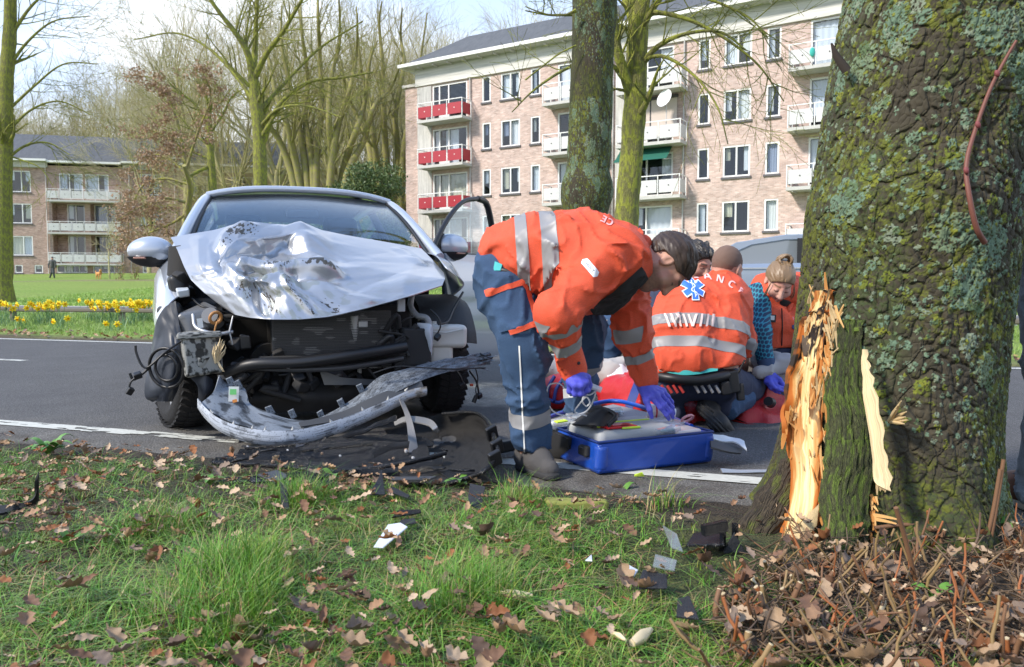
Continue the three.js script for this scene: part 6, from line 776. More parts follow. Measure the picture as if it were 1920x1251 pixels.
// ---------- the struck tree ----------
const TKX = y => 1.212 + .022 * y + .048 * y * y - (y > 2 ? .048 * (y - 2) ** 2 : 0), TKZ = -2.48;
const LICH = (() => { // lichen, moss and bark colour with a relief, 2 m round by 2 m high
  const N = 1024, col = new Float32Array(N * N * 3), hgt = new Float32Array(N * N), r = RNG(404);
  const cellD = (x, y, px, py, sd) => { const xi = Math.floor(x), yi = Math.floor(y); let a = 9, b = 9, id = 0; for (let q = -1; q <= 1; q++) for (let p = -1; p <= 1; p++) { const cx = xi + p, cy = yi + q, mx = ((cx % px) + px) % px, my = ((cy % py) + py) % py, h = PERM[PERM[(mx + sd) & 255] + my], d = Math.hypot(cx + h / 255 - x, cy + PERM[(h + 77) & 255] / 255 - y); if (d < a) { b = a; a = d; id = h; } else if (d < b) b = d; } return [b - a, id / 255]; };
  for (let j = 0; j < N; j++) for (let i = 0; i < N; i++) { // cracked plates of bark under algae and moss
    const x = i / N * 2, y = j / N * 2, w = fbm2(x * 9, y * 6, 3, 18) - .5, w2 = fbm2(x * 9 + 5, y * 6 + 8, 3, 18) - .5, [e, id] = cellD(x * 24 + w * 3.0, y * 12 + w2 * 2.0, 48, 24, 3), [e2] = cellD(x * 60 + w * 3, y * 44 + w2 * 3, 120, 88, 9), g = noise2(i / 2, j / 2, 512), gg = noise2(i / 5 + 3, j / 5, 205), big = fbm2(x * 4 + 2, y * 3, 4, 8), h = .62 * smooth(.0, .20, e) * (.75 + .25 * id) + .22 * smooth(0, .22, e2) + .16 * gg, moss = smooth(.40, .60, fbm2(x * 6 + 9, y * 4.5, 5, 12) + .16 * (g - .5) + .12 * (gg - .5)), alg = smooth(.36, .60, big);
    let c = mixc([.052, .042, .027], [.085, .068, .043], id * .6 + gg * .4); c = mixc(c, [.058, .080, .022], alg * .85 * smooth(.2, .7, g * .5 + gg * .5)); c = mixc(c, [.145, .158, .016], moss * smooth(.38, .72, noise2(x * 55, y * 55, 110) * .6 + g * .4) * .9); const k = j * N + i; col[k * 3] = c[0]; col[k * 3 + 1] = c[1]; col[k * 3 + 2] = c[2]; hgt[k] = h * .8 + .1 * moss * g;
  }
  const pal = [[.17, .245, .165], [.15, .225, .155], [.19, .25, .15], [.24, .28, .205], [.11, .165, .075], [.22, .23, .025], [.16, .185, .02]];
  for (let n = 0; n < 6500; n++) { const big = n < 84 ? 1.15 : n < 500 ? .42 : .15, cx = r() * N, cy = r() * N, x = cx / N * 2, y = cy / N * 2; const dens = fbm2(x * 2.2 + 60, y * 1.3 + 12, 3, 4.4); if (dens < (n < 500 ? .47 : .42)) continue; const R = big * r.in(16, 34), c = n < 84 ? pal[Math.floor(r() * 4)] : r.pick(pal), s = r() * 50; for (let dy = -R; dy <= R; dy++) for (let dx = -R; dx <= R; dx++) { const q = Math.hypot(dx, dy * .85), a = Math.atan2(dy, dx), e = R * (.55 + .5 * noise2(Math.cos(a) * 2.2 + s, Math.sin(a) * 2.2 + s) + .16 * (noise2((cx + dx) / 4, (cy + dy) / 4) - .5)); if (q > e) continue; const g = noise2((cx + dx) / 2.2 + 7, (cy + dy) / 2.2); if (g < .30 && q > e * .25) continue; const i = ((Math.round(cx + dx) % N) + N) % N, j = ((Math.round(cy + dy) % N) + N) % N, k = j * N + i, sh = (.72 + .5 * g) * (q > e * .82 ? 1.12 : 1); col[k * 3] = c[0] * sh; col[k * 3 + 1] = c[1] * sh; col[k * 3 + 2] = c[2] * sh; hgt[k] = Math.max(hgt[k], .45) * .92 + .10 + .08 * g; } }
  return { N, col, hgt };
})();
const toS = v => v <= .0031308 ? 12.92 * v : 1.055 * Math.pow(v, 1 / 2.4) - .055;
const lichMap = tex(LICH.N, LICH.N, (i, j, o) => { const k = (j * LICH.N + i) * 3; o[0] = toS(LICH.col[k]); o[1] = toS(LICH.col[k + 1]); o[2] = toS(LICH.col[k + 2]); });
const lichBump = tex(LICH.N, LICH.N, (i, j, o) => { o[0] = o[1] = o[2] = LICH.hgt[j * LICH.N + i]; }, false);
const lichM = M([.66, .68, .62], { map: lichMap, bumpMap: lichBump, bumpScale: .012, roughness: .95 });
const lichAt = (x, y) => { const N = LICH.N, i = ((Math.floor(x * N) % N) + N) % N, j = ((Math.floor(y * N) % N) + N) % N; return LICH.hgt[j * N + i]; };
const trunkR = (th, y) => { const fl = Math.exp(-(y + .04) / .15); let R = .312 + .012 * Math.sin(th * 3 + 1) + .10 * fl * (1 + .9 * Math.cos((th - 3.6)) * .8 + .45 * Math.cos(5 * th + 1)); R += .03 * Math.exp(-(((y - .98) / .12) ** 2)) * Math.max(0, Math.cos(th - 3.9)); return R + .020 * (fbm2(th * 2.2, y * 2 + 3, 2) - .5); };
function trunkPoint(th, y, lift = 0) { const R = trunkR(th, y) + lift; return V(TKX(y) + Math.cos(th) * R, y, TKZ - Math.sin(th) * R); } // th: 0 right, pi left, 3pi/2 towards the camera
function trunkHit(u, v, lift = 0) { const r = ray(u, v); let t = 1.2, p = V(0, 0, 0); for (let i = 0; i < 260; i++) { p.set(0, CAMH, 0).addScaledVector(r, t); const dx = p.x - TKX(p.y), dz = p.z - TKZ, th = Math.atan2(-dz, dx); const d = Math.hypot(dx, dz) - trunkR(th < 0 ? th + 6.2832 : th, p.y) - lift; if (d < .0008) break; t += Math.max(d * .7, .001); if (t > 2.45) break; } return p; }
{
  const T = thing('struck_tree', 'thick lichen covered tree trunk with bark torn off beside the road', 'tree', [TKX(0), 0, TKZ]);
  const grid = (y0, y1, ny, nth, rel) => { const pos = [], uv = [], idx = []; for (let j = 0; j <= ny; j++) for (let i = 0; i <= nth; i++) { const y = lerp(y0, y1, j / ny), th = i / nth * Math.PI * 2, tu = i / nth, tv = y / 2, h = rel ? (lichAt(tu, tv) - .6) * .014 : 0, p = trunkPoint(th, y, h), k = y > 2 ? 1 - .05 * (y - 2) : 1; pos.push(TKX(y) + (p.x - TKX(y)) * k - TKX(0), p.y, (p.z - TKZ) * k); uv.push(tu, tv); } for (let j = 0; j < ny; j++) for (let i = 0; i < nth; i++) { const a = j * (nth + 1) + i; idx.push(a, a + 1, a + nth + 1, a + 1, a + nth + 2, a + nth + 1); } const g = new THREE.BufferGeometry(); g.setAttribute('position', new THREE.Float32BufferAttribute(pos, 3)); g.setAttribute('uv', new THREE.Float32BufferAttribute(uv, 2)); g.setIndex(idx); g.computeVertexNormals(); return g; };
  part('trunk', merge([grid(-.08, 1.95, 420, 360, true), grid(1.95, 6.4, 40, 48, false)]), lichM, T);
  { const out = [], r = RNG(70), top = V(TKX(6.3) - TKX(0), 6.3, 0); for (let k = 0; k < 6; k++) { const a = k * 1.05; grow(out, r, top.clone().add(V(0, -.5 * (k % 3), 0)), V(Math.cos(a) * .6, 1, Math.sin(a) * .6).normalize(), 3.2, .15, 1, { ...OPT, levels: 4, spread: .7 }); } part('crown', merge(out), barkOlive, T); }
  const h = trunkHit, r = RNG(8), fresh = M([.70, .55, .33], { roughness: .75, map: rep(tex(256, 256, (i, j, o) => { const v = .86 + .2 * (noise2(i / 3, j / 60, 85) - .5) + .12 * (noise2(i / 9, j / 20, 28) - .5); o[0] = v; o[1] = v * .97; o[2] = v * .9; }), 3, 2) }), fibre = M([.50, .22, .055], { roughness: .9 }), fibre2 = M([.62, .36, .13], { roughness: .9 }), dead = M([.045, .035, .028], { roughness: .95 });
  const rawWood = M([1, 1, 1], { roughness: .85, map: tex(256, 512, (i, j, o) => { const x = i / 256, y = j / 512, n = fbm2(x * 9, y * 7, 4), st = noise2(x * 46 + n * 3, y * 7), edge = Math.min(x, 1 - x) + .22 * (n - .5); let c = mixc([.80, .66, .42], [.92, .82, .62], st); c = mixc(c, [.66, .36, .10], smooth(.26, .06, edge)); c = mixc(c, [.60, .34, .12], smooth(.50, .62, n + .1 * (st - .5)) * smooth(.75, .45, y) * .8); c = mixc(c, [.13, .09, .06], smooth(.60, .70, fbm2(x * 6 + 9, y * 14, 4)) * smooth(.7, .3, y)); o[0] = c[0]; o[1] = c[1]; o[2] = c[2]; }) });
  // stripped wood: a strip from the shoulder of the wound down to the root
  const L = [[1535, 545, 1560], [1528, 575, 1556], [1515, 605, 1552], [1502, 650, 1548], [1488, 700, 1545], [1480, 750, 1542], [1478, 800, 1545], [1482, 850, 1540], [1484, 900, 1540], [1478, 950, 1536], [1470, 995, 1526], [1464, 1028, 1512]];
  const rows = L.map(([a, v, b], i) => { const q = []; for (let k = 0; k <= 6; k++) q.push(h(lerp(a - 6, b, k / 6), v, .012 + .014 * Math.sin(k / 6 * 3.14) + .012 * (noise2(i * 1.3, k * 1.7) - .5))); return q; });
  const ew = refine(rows, 70, 22); ew.forEach((q, i) => q.forEach((p, j) => { const n = noise2(j * 1.3 + 4, i * .12) - .5, m = noise2(j * .5, i * .35 + 9) - .5; p.z += .012 * n + .014 * m * (i < 45 ? 1.3 : .4); p.x += .006 * m; })); wpart('exposed_wood', sheet(ew, .015), rawWood, T, 'pale bare wood where the bark was stripped');
  const strip = (u0, v0, u1, v1, w, out, m, name, curl = 0) => { const a = h(u0, v0, .012), b = h(u1, v1, .012), d = b.clone().sub(a), s = V(d.y, -d.x, 0).normalize().multiplyScalar(w / 2), q1 = [], q2 = []; for (let k = 0; k <= 4; k++) { const t = k / 4, p = a.clone().lerp(b, t).add(V(curl * t * t * .5, 0, out * t * t)), ww = 1 - .75 * t * t; q1.push(p.clone().addScaledVector(s, ww)); q2.push(p.clone().addScaledVector(s, -ww)); } wpart(name, sheet([q1, q2], .004), m, T); };
  for (let i = 0; i < 120; i++) { const v = r.in(555, 860), t = (v - 545) / 480, c = lerp(1546, 1510, smooth(0, .6, t)), u = c + r.in(-32, 30), dn = r() < .6; strip(u, v, u + r.in(-16, 14), v + (dn ? 1 : -1) * r.in(18, 70), r.in(.004, .012), r.in(.004, .035), r() < .42 ? fresh : r() < .6 ? fibre2 : fibre, 'splinter', r.in(-.03, .02)); }
  for (let i = 0; i < 34; i++) { const v = r.in(560, 1010), left = r() < .55, t = (v - 545) / 480, u = left ? lerp(1530, 1474, smooth(0, .5, t)) + r.in(-6, 6) : lerp(1560, 1532, t) + r.in(-4, 8); strip(u, v, u + r.in(-8, 8), v + r.in(15, 50), r.in(.006, .016), r.in(.0, .02), r() < .75 ? fibre : fibre2, 'bark_fibre'); }
  for (const [u, v, a, b, w] of [[1522, 590, 1498, 622, .012], [1530, 588, 1523, 625, .014], [1535, 588, 1535, 622, .010], [1545, 545, 1548, 575, .010], [1538, 548, 1530, 580, .008]]) strip(u, v, a, b, w, .05, fresh, 'splinter');
  wpart('dead_bark', lumpy(sheet(refine([[h(1505, 632, .012), h(1516, 630, .02), h(1530, 634, .018)], [h(1500, 650, .012), h(1513, 652, .022), h(1526, 652, .018)], [h(1500, 672, .01), h(1508, 676, .018), h(1520, 672, .012)]], 12, 12), .004), .010, 50), M([.09, .065, .045], { roughness: .95 }), T);
  // a twist of peeled wood low on the wound, and the root it runs into
  wpart('peeled_ribbon', sheet(refine([[h(1462, 1020, .03), h(1480, 1000, .05), h(1510, 970, .05), h(1536, 945, .035)], [h(1466, 1034, .03), h(1486, 1026, .055), h(1512, 1008, .05), h(1532, 985, .03)]], 6, 20), .006), fresh, T);
  wpart('root', boneMesh(chain([h(1478, 880, -.02), h(1450, 950, .02), h(1418, 1010, .03), h(1400, 1050, .0)], [.035, .055, .06, .045]), .009, .03, (x, y, z) => .012 * (noise3(x * 40, y * 25, z * 40) - .5)), M([1, 1, 1], { map: rep(barkTex([.16, .13, .10], [.30, .26, .19], [.32, .35, .12], .5), 3, 3), bumpMap: rep(barkBump, 4), bumpScale: .012, roughness: .95 }), T);
  // the slab of green bark that was wrenched loose
  const S = [[1556, 600, 1612], [1552, 660, 1618], [1548, 720, 1625], [1546, 790, 1632], [1544, 860, 1638], [1540, 930, 1636], [1536, 990, 1632], [1530, 1040, 1616]].map(([a, v, b], i) => { const q = []; const ja = 6 * Math.sin(i * 2.3), jb = 7 * Math.sin(i * 1.7 + 2); for (let k = 0; k <= 6; k++) q.push(h(lerp(a + ja, b + jb, k / 6), v, (.004 + .010 * i) * (.5 + Math.sin(k / 6 * 3.14)) + .004)); return q; }), sl = refine(S, 70, 40); sl.forEach((q, i) => q.forEach((p, j) => { p.z += .018 * (fbm2(j * .22, i * .10, 4) - .5) - .006 * (Math.abs(noise2(j * .3 + 4, i * .15) - .5) < .05 ? 1 : 0); p.x += .010 * (noise2(i * .5, 7) - .5) * (j < 6 || j > 34 ? 1 : .3); p.y += i > 62 ? -.02 * noise2(j * .9, 3) * (i - 62) / 8 : 0; }));
  wpart('bark_slab', sheet(sl, .022), M([1, 1, 1], { map: rep(barkTex([.17, .17, .11], [.34, .37, .20], [.36, .44, .15], .44), 2, 2), bumpMap: rep(barkBump, 2.5, 2), bumpScale: .010, roughness: .95 }), T, 'loose slab of green bark');
  for (let i = 0; i < 16; i++) { const v = r.in(900, 1040), u = r.in(1628, 1642); strip(u, v, u + r.in(-4, 8), v + r.in(10, 26), r.in(.005, .01), .01, r() < .6 ? fibre : fibre2, 'bark_fibre'); } for (const [a, b, c, d] of [[1632, 965, 1675, 968], [1632, 972, 1672, 976], [1534, 1040, 1512, 1062], [1545, 1045, 1530, 1060]]) strip(a, b, c, d, .010, .03, fibre2, 'splinter');
  // the long split board and the spikes beside it
  const P = (u, v, o) => h(u, v, o); const front = [[1622, 656], [1628, 680], [1636, 705], [1642, 735], [1654, 790], [1660, 850], [1670, 890], [1669, 922]], back = [[1621, 656], [1618, 685], [1621, 712], [1620, 738], [1630, 800], [1638, 860], [1640, 900], [1646, 912]]; const q1 = spline(front.map(([u, v], i) => P(u, v, .075 + .01 * i)), 26), q2 = spline(back.map(([u, v], i) => P(u, v, .075 + .01 * i)), 26); wpart('split_board', sheet([q2, q2.map((p, i) => p.clone().lerp(q1[i], .5).add(V(.002 * Math.sin(i * 2.1), 0, .005))), q1.map((p, i) => p.clone().add(V(.004 * Math.sin(i * 1.7) * (i > 2 ? 1 : 0), 0, 0)))], .007), M([.80, .66, .42], { roughness: .75, map: tex(512, 128, (i, j, o) => { const v = .86 + .22 * (noise2(i / 70, j / 3) - .5) + .1 * (noise2(i / 160, j / 11 + 4) - .5); o[0] = v; o[1] = v * .97; o[2] = v * .9; }) }), T, 'long pale split board standing out of the bark');
  for (let i = 0; i < 7; i++) { const u = 1652 + i * 3, v = 912 + r.in(-4, 4); strip(u - 8, v - 12, u - 8, v + r.in(4, 14), .007, .0, fresh, 'splinter'); } for (const [u, v] of [[1690, 752], [1684, 760], [1700, 772], [1698, 782], [1702, 788], [1696, 795], [1680, 768]]) { const a = P(1668, 790, .03), b = P(u, v, .10); wpart('splinter', tube([a, a.clone().lerp(b, .6), b], [.007, .006, .0015], 5), fresh, T); }
  // stub of a broken branch and a thin reddish shoot
  wpart('branch_stub', merge([tube([h(1562, 150, 0), h(1545, 120, .06), h(1534, 100, .08)].map(p => p.setZ(-2.38)), [.016, .012, .003], 6)]), dead, T); wpart('reddish_shoot', tube(spline([[1846, 455], [1832, 430], [1818, 370], [1812, 310], [1830, 240], [1860, 160], [1886, 110], [1906, 76]].map(([u, v], i) => h(u, v, .02 + .01 * Math.sin(i))), 40), Array.from({ length: 41 }, (_, i) => lerp(.0085, .004, i / 40)), 7), M([.17, .06, .04], { roughness: .6 }), T); for (const [u, v] of [[1812, 320], [1834, 234], [1870, 138]]) wpart('bud', xf(new THREE.SphereGeometry(.007, 8, 6), h(u, v, .035).toArray(), [0, 0, .4], [1, 1.5, 1]), M([.2, .05, .05]), T);
}
{ // thick trunk beyond the road with moss and lichen
  const d = 10.2, pts = [[1098, 640], [1096, 520], [1098, 400], [1104, 300], [1108, 200], [1112, 90], [1116, -20], [1118, -160], [1116, -420]].map(([u, v]) => D(u, v, d)), base = pts[0].clone(); base.y = groundAt(base.x, base.z); pts[0].y = base.y - .1; const T = thing('lichened_tree', 'thick dark trunk spotted with moss and pale lichen across the road', 'tree', base);
  const q = spline(pts, 120), R = [.36, .30, .285, .28, .275, .275, .29, .26, .2], g = tube(q, q.map((_, i) => { const t = i / 120 * 8, k = Math.floor(t); return lerp(R[k], R[Math.min(8, k + 1)], t - k) + (i > 30 && i < 42 ? .055 * Math.sin((i - 30) / 12 * 3.14) : 0); }), 90); const uv = g.attributes.uv; for (let i = 0; i < uv.count; i++) uv.setXY(i, uv.getX(i) / (6.2832 * .36), uv.getY(i) / 3.2); { const p = g.attributes.position, n = g.attributes.normal; for (let i = 0; i < p.count; i++) { const x = p.getX(i), y = p.getY(i), z = p.getZ(i), k = .03 * (fbm3(x * 7, y * 4, z * 7, 3) - .5) + .02 * (lichAt(uv.getX(i), uv.getY(i)) - .6); p.setXYZ(i, x + n.getX(i) * k, y + n.getY(i) * k, z + n.getZ(i) * k); } g.computeVertexNormals(); } wpart('trunk', g, lichM, T);
  const out = [], r = RNG(33); for (let k = 0; k < 7; k++) { const a = k * .95; grow(out, r, q[108 + k].clone(), V(Math.cos(a), .9, Math.sin(a) * .8).normalize(), 2.6, .09, 1, { ...OPT, levels: 4 }); } wpart('crown', merge(out), barkOlive, T); wpart('branch', tube(spline([[1080, 20], [1050, 30], [1010, 22], [985, 12]].map(([u, v]) => D(u, v, d - .3)), 14), [.03, .02, .015, .01, .008], 6), barkYellow, T); wpart('branch', tube(spline([[1080, 85], [1050, 100], [1010, 130], [985, 150]].map(([u, v]) => D(u, v, d - .3)), 14), .010, 6), barkYellow, T);
}
// ---------- rescue gear on the road ----------
const caseBlue = MP([.004, .062, .40], { roughness: .3, clearcoat: .4, bumpMap: rep(bumpFine, 6), bumpScale: .001 }), caseGrey = M([.44, .46, .47], { roughness: .75, map: rep(cloth, 8) }), neon = M([.62, .85, .06], { roughness: .5 }), clearBag = MP([.82, .85, .88], { transmission: .75, thickness: 0, roughness: .12 });
{
  const A = G(1122, 893), Bp = G(1336, 868), Cp = G(1064, 858); A.y = Bp.y = Cp.y = 0; const ex = Bp.clone().sub(A), W = ex.length(); ex.normalize(); const ez = V(ex.z, 0, -ex.x), Dp = .34; const T = thing('medical_case', 'open blue medical case with grey padded tray on the white line', 'case', A), P = (x, y, z) => A.clone().addScaledVector(ex, x).addScaledVector(V(0, 1, 0), y).addScaledVector(ez, z), rotY = Math.atan2(-ex.z, ex.x); void Cp;
  const bx = (x0, x1, y0, y1, z0, z1, rad) => { const g = new RoundedBoxGeometry(x1 - x0, y1 - y0, z1 - z0, 3, rad); g.rotateY(rotY); const c = P((x0 + x1) / 2, (y0 + y1) / 2, (z0 + z1) / 2); g.translate(c.x, c.y, c.z); return g; };
  // floor pan and walls
  wpart('base_shell', lumpy(merge([bx(0, W, .004, .03, 0, Dp, .012), bx(0, W, .01, .132, -.004, .022, .010), bx(0, W, .012, .130, Dp - .022, Dp, .010), bx(-.004, .022, .011, .131, .003, Dp - .003, .010), bx(W - .022, W + .004, .011, .131, .003, Dp - .003, .010), bx(-.008, .05, .01, .129, -.008, .05, .024), bx(W - .05, W + .008, .01, .129, -.008, .05, .024)]), .004, 9), caseBlue, T); wpart('rim', tube([P(0, .133, 0), P(W, .133, 0), P(W, .133, Dp), P(0, .133, Dp), P(0, .133, 0)], .006, 6), M([.008, .03, .16]), T);
  for (const [z] of [[.06], [.22]]) { const f = wpart('rubber_foot', lumpy(bx(-.022, .006, .062, .105, z, z + .07, .010), .003, 20), blackDull, T); wpart('foot_rib', bx(-.025, -.018, .068, .099, z + .02, z + .05, .003), black, f); }
  const pad = wpart('grey_pouch', lumpy(bx(.025, W * .72, .09, .168, .03, Dp - .02, .028), .004, 7), caseGrey, T, 'grey padded pouch with yellow zip tabs'); wpart('zip_tape', bx(W * .26, W * .66, .167, .1725, .19, .203, .002), neon, pad); const tagG = (x0, x1, z0, z1, y) => lumpy(bx(x0, x1, y, y + .008, z0, z1, .003), .003, 30); const tg = wpart('red_tag', tagG(.075, .215, .05, .12, .169), M([.55, .015, .02], { roughness: .5 }), pad); wpart('tag_edge', tagG(.14, .225, .042, .052, .168), neon, tg); wpart('tag_edge', tagG(.066, .10, .112, .126, .168), neon, tg);
  { const t = textDecal(128, 64, x => { x.fillStyle = '#b81218'; x.fillRect(0, 0, 128, 64); x.fillStyle = '#e9dcd8'; x.font = 'bold 18px sans-serif'; for (let k = 0; k < 3; k++) x.fillRect(20, 12 + k * 16, 80 - k * 14, 6); }); const g = new THREE.PlaneGeometry(.10, .045); g.rotateX(-Math.PI / 2); g.rotateY(rotY); const c = P(.145, .1815, .085); g.translate(c.x, c.y, c.z); wpart('tag_print', g, M([1, 1, 1], { map: t }), tg); }
  const r = RNG(51); const packs = [[.70, .92, .10, .145, .02, .16], [.72, .98, .11, .15, .15, .30], [.66, .9, .12, .16, .2, .32]]; for (const [a, b, c, d, e, f] of packs) wpart('plastic_pack', lumpy(bx(W * a, W * b, c, d, e, f, .012), .010, 16), MP([.80, .74, .72], { transmission: .35, thickness: 0, roughness: .25 }), T); wpart('dressing_roll', xf(new THREE.CylinderGeometry(.026, .028, .12, 16), P(W * .86, .185, .26).toArray(), [0, 0, 1.35]), M([.78, .76, .74]), T); for (const k of [-.03, .03]) wpart('red_ring', xf(new THREE.TorusGeometry(.028, .0035, 6, 20), P(W * .86 + k, .186 - k * .2, .26).toArray(), [0, 1.57, .2]), M([.5, .02, .03]), T); wpart('red_ring', xf(new THREE.TorusGeometry(.026, .006, 6, 20), P(W * .98, .165, .16).toArray(), [.9, .3, 0]), M([.66, .3, .3]), T);
  const fl = [[[1310, 808], [1340, 815], [1375, 818], [1398, 828]], [[1325, 822], [1350, 826], [1380, 832], [1400, 844]]].map((q, i) => q.map(([u, v], k) => G(u, v, .125 - .012 * k - i * .02))); wpart('white_wrapper', lumpy(sheet(refine(fl, 6, 18), .006), .006, 20), M([.72, .74, .76], { roughness: .6 }), T); wpart('case_flap', sheet(refine([[[1332, 825], [1362, 832], [1392, 842]], [[1334, 838], [1362, 846], [1390, 850]]].map((q, i) => q.map(([u, v], k) => G(u, v, .10 - .02 * k - .01 * i))), 5, 12), .008), M([.05, .052, .055]), T);
  // lid folded open behind, with clear pockets, straps and a black pouch
  const l = (u, v, y) => G(u, v, y); const lid = wpart('lid', sheet(refine([[l(1150, 758, .13), l(1230, 778, .14), l(1292, 805, .14)], [l(1075, 775, .125), l(1160, 792, .13), l(1250, 815, .13)], [l(1016, 792, .12), l(1065, 812, .12), l(1110, 826, .12)]], 12, 16), .02), M([.30, .31, .33], { roughness: .7, map: rep(cloth, 6) }), T, 'open lid of the case with clear pockets'); wpart('lid_rim', tube(spline([l(1016, 806, .12), l(1015, 790, .122), l(1075, 768, .128), l(1150, 752, .135), l(1230, 772, .142), l(1296, 800, .14)], 40), .012, 8), caseBlue, lid); wpart('lid_side', merge([sheet([[l(1018, 800, .12), l(1065, 824, .12)], [G(1026, 858), G(1068, 862)]], .02)]), blackDull, lid);
  for (const [u, v, w, h2, a] of [[1045, 792, .12, .10, .3], [1090, 780, .13, .10, .2], [1150, 772, .10, .09, .1], [1215, 790, .14, .08, .5], [1250, 806, .12, .07, .5], [1180, 795, .1, .08, .4]]) { const c = l(u, v, .15); wpart('clear_pocket', lumpy(xf(new RoundedBoxGeometry(w, .022, h2, 3, .009), c.toArray(), [.05, a, .05]), .010, 22, u), clearBag, lid); wpart('packed_item', lumpy(xf(new RoundedBoxGeometry(w * .6, .014, h2 * .5, 2, .005), [c.x, c.y - .002, c.z], [0, a + .2, 0]), .005, 30, u), r.pick([M([.62, .66, .7]), M([.12, .26, .34]), M([.55, .57, .6]), M([.05, .12, .3])]), lid); } for (const [u, v, a] of [[1135, 770, .2], [1052, 790, .5], [1175, 797, .1]]) wpart('yellow_label', xf(new RoundedBoxGeometry(.055, .006, .028, 2, .002), l(u, v, .172).toArray(), [.1, a, 0]), neon, lid);
  const pq = wpart('black_pouch', sheet(refine([[l(1070, 798, .15), l(1110, 800, .19), l(1150, 800, .15)], [l(1092, 782, .16), l(1125, 778, .225), l(1158, 785, .16)], [l(1110, 772, .16), l(1135, 770, .24), l(1156, 775, .18)]], 12, 12), .008), blackDull, lid); wpart('pouch_strap', tube(spline([l(1105, 770, .2), l(1135, 768, .235), l(1155, 782, .22), l(1140, 798, .19)], 14), .010, 6), black, pq);
  wpart('zip_pull', lumpy(sheet([[l(1190, 889, .012), l(1204, 887, .03)], [l(1188, 893, .004), l(1208, 894, .01)]], .004), .003, 30), neon, T);
}
{ // coil of clear drip line hanging from the glove
  const p = [[1086, 735, 2.93], [1070, 745, 2.95], [1050, 720, 3.0], [1030, 722, 3.0], [1026, 750, 3.02], [1038, 772, 3.04], [1065, 780, 3.05], [1098, 772, 3.03], [1112, 752, 3.0], [1116, 735, 2.98], [1108, 740, 2.98], [1096, 742, 2.98], [1092, 752, 2.98], [1100, 762, 3.0], [1106, 755, 3.0], [1100, 745, 3.0], [1085, 760, 3.02], [1078, 772, 3.04], [1100, 780, 3.06]].map(q => D(...q)); single('drip_line', merge([tube(spline(p, 150), .0032, 7), xf(new THREE.CylinderGeometry(.012, .012, .05, 10), D(1116, 727, 2.96).toArray(), [0, 0, 1.2])]), MP([.85, .87, .9], { transmission: .5, roughness: .2, thickness: 0 }), 'clear plastic tubing looped below the bending paramedic\'s glove', 'tubing'); single('paper_tag', box(.025, .036, .002, ...D(1062, 738, 2.96).toArray(), [0, .1, .05]), M([.75, .75, .73]), 'small white printed tag on the clear tubing', 'tag'); }
const redM = MP([.52, .012, .016], { roughness: .38, clearcoat: .2, bumpMap: rep(bumpFine, 4), bumpScale: .003 }), strapBlue = M([.02, .045, .22], { roughness: .6 });
{
  const T = thing('red_mattress', 'long red vacuum mattress under the injured person with blue straps', 'mattress', G(1215, 792)), c = (u, v, d) => D(u, v, d); wpart('cushion', boneMesh([[c(1155, 738, 4.62), c(1225, 745, 4.42), .115, .13], [c(1225, 745, 4.42), c(1300, 760, 4.35), .13, .11], [c(1300, 760, 4.5), c(1400, 768, 4.45), .10, .10], [c(1180, 765, 4.4), c(1290, 780, 4.2), .06, .055], [c(1200, 712, 4.7), c(1330, 720, 4.65), .1, .1]], .012, .06, folds(.016, 7, 12)), redM, T); wpart('strap', sheet(refine([[c(1190, 716, 4.32), c(1182, 735, 4.26), c(1172, 762, 4.22)], [c(1204, 716, 4.30), c(1198, 738, 4.24), c(1186, 768, 4.20)]], 4, 14), .004), strapBlue, T);
  wpart('draped_side', lumpy(sheet(refine([[c(1448, 692, 4.5), c(1438, 715, 4.42), c(1452, 730, 4.4), c(1475, 740, 4.42)], [c(1420, 735, 4.42), c(1432, 752, 4.32), c(1450, 752, 4.36), c(1480, 760, 4.38)], [c(1372, 756, 4.36), c(1400, 768, 4.24), c(1440, 775, 4.26), c(1482, 782, 4.3)], [c(1372, 785, 4.30), c(1400, 792, 4.2), c(1438, 798, 4.18), c(1484, 800, 4.24)]], 30, 34), .008), .016, 9), redM, T); wpart('valve', xf(new THREE.CylinderGeometry(.026, .03, .05, 16), c(1443, 754, 4.28).toArray(), [1.2, 0, .6]), black, T); wpart('welt', tube(spline([c(1372, 788, 4.28), c(1400, 796, 4.18), c(1438, 800, 4.16), c(1484, 802, 4.22)], 20), .008, 6), redM, T);
}
{ const T = thing('red_bag', 'small rounded red bag with blue straps behind the bending paramedic', 'bag', G(1040, 770)), c = (u, v, d) => D(u, v, d); wpart('shell', boneMesh([[c(1035, 738, 4.72), c(1060, 735, 4.74), .10, .10], [c(1060, 735, 4.74), c(1085, 745, 4.7), .1, .085]], .010, .06, folds(.010, 9, 4), (x, y) => .004 - y), redM, T); for (const q of [[[1040, 705], [1028, 728], [1026, 752]], [[1062, 704], [1044, 728], [1038, 755]], [[1006, 762], [1025, 750], [1048, 755], [1062, 748]]]) wpart('strap', tube(spline(q.map(([u, v]) => c(u, v, 4.605)), 14), .011, 6), strapBlue, T); }
single('white_sheet', lumpy(sheet(refine([[[1142, 690], [1160, 684], [1180, 690], [1190, 700]], [[1138, 705], [1160, 700], [1182, 706], [1192, 712]], [[1140, 716], [1162, 712], [1182, 718], [1192, 722]]].map((q, i) => q.map(([u, v]) => D(u, v, 4.68 - .05 * i))), 16, 22), .006), .014, 14), M([.72, .74, .77], { roughness: .8 }), 'crumpled white sheet lying on the red mattress', 'sheet');
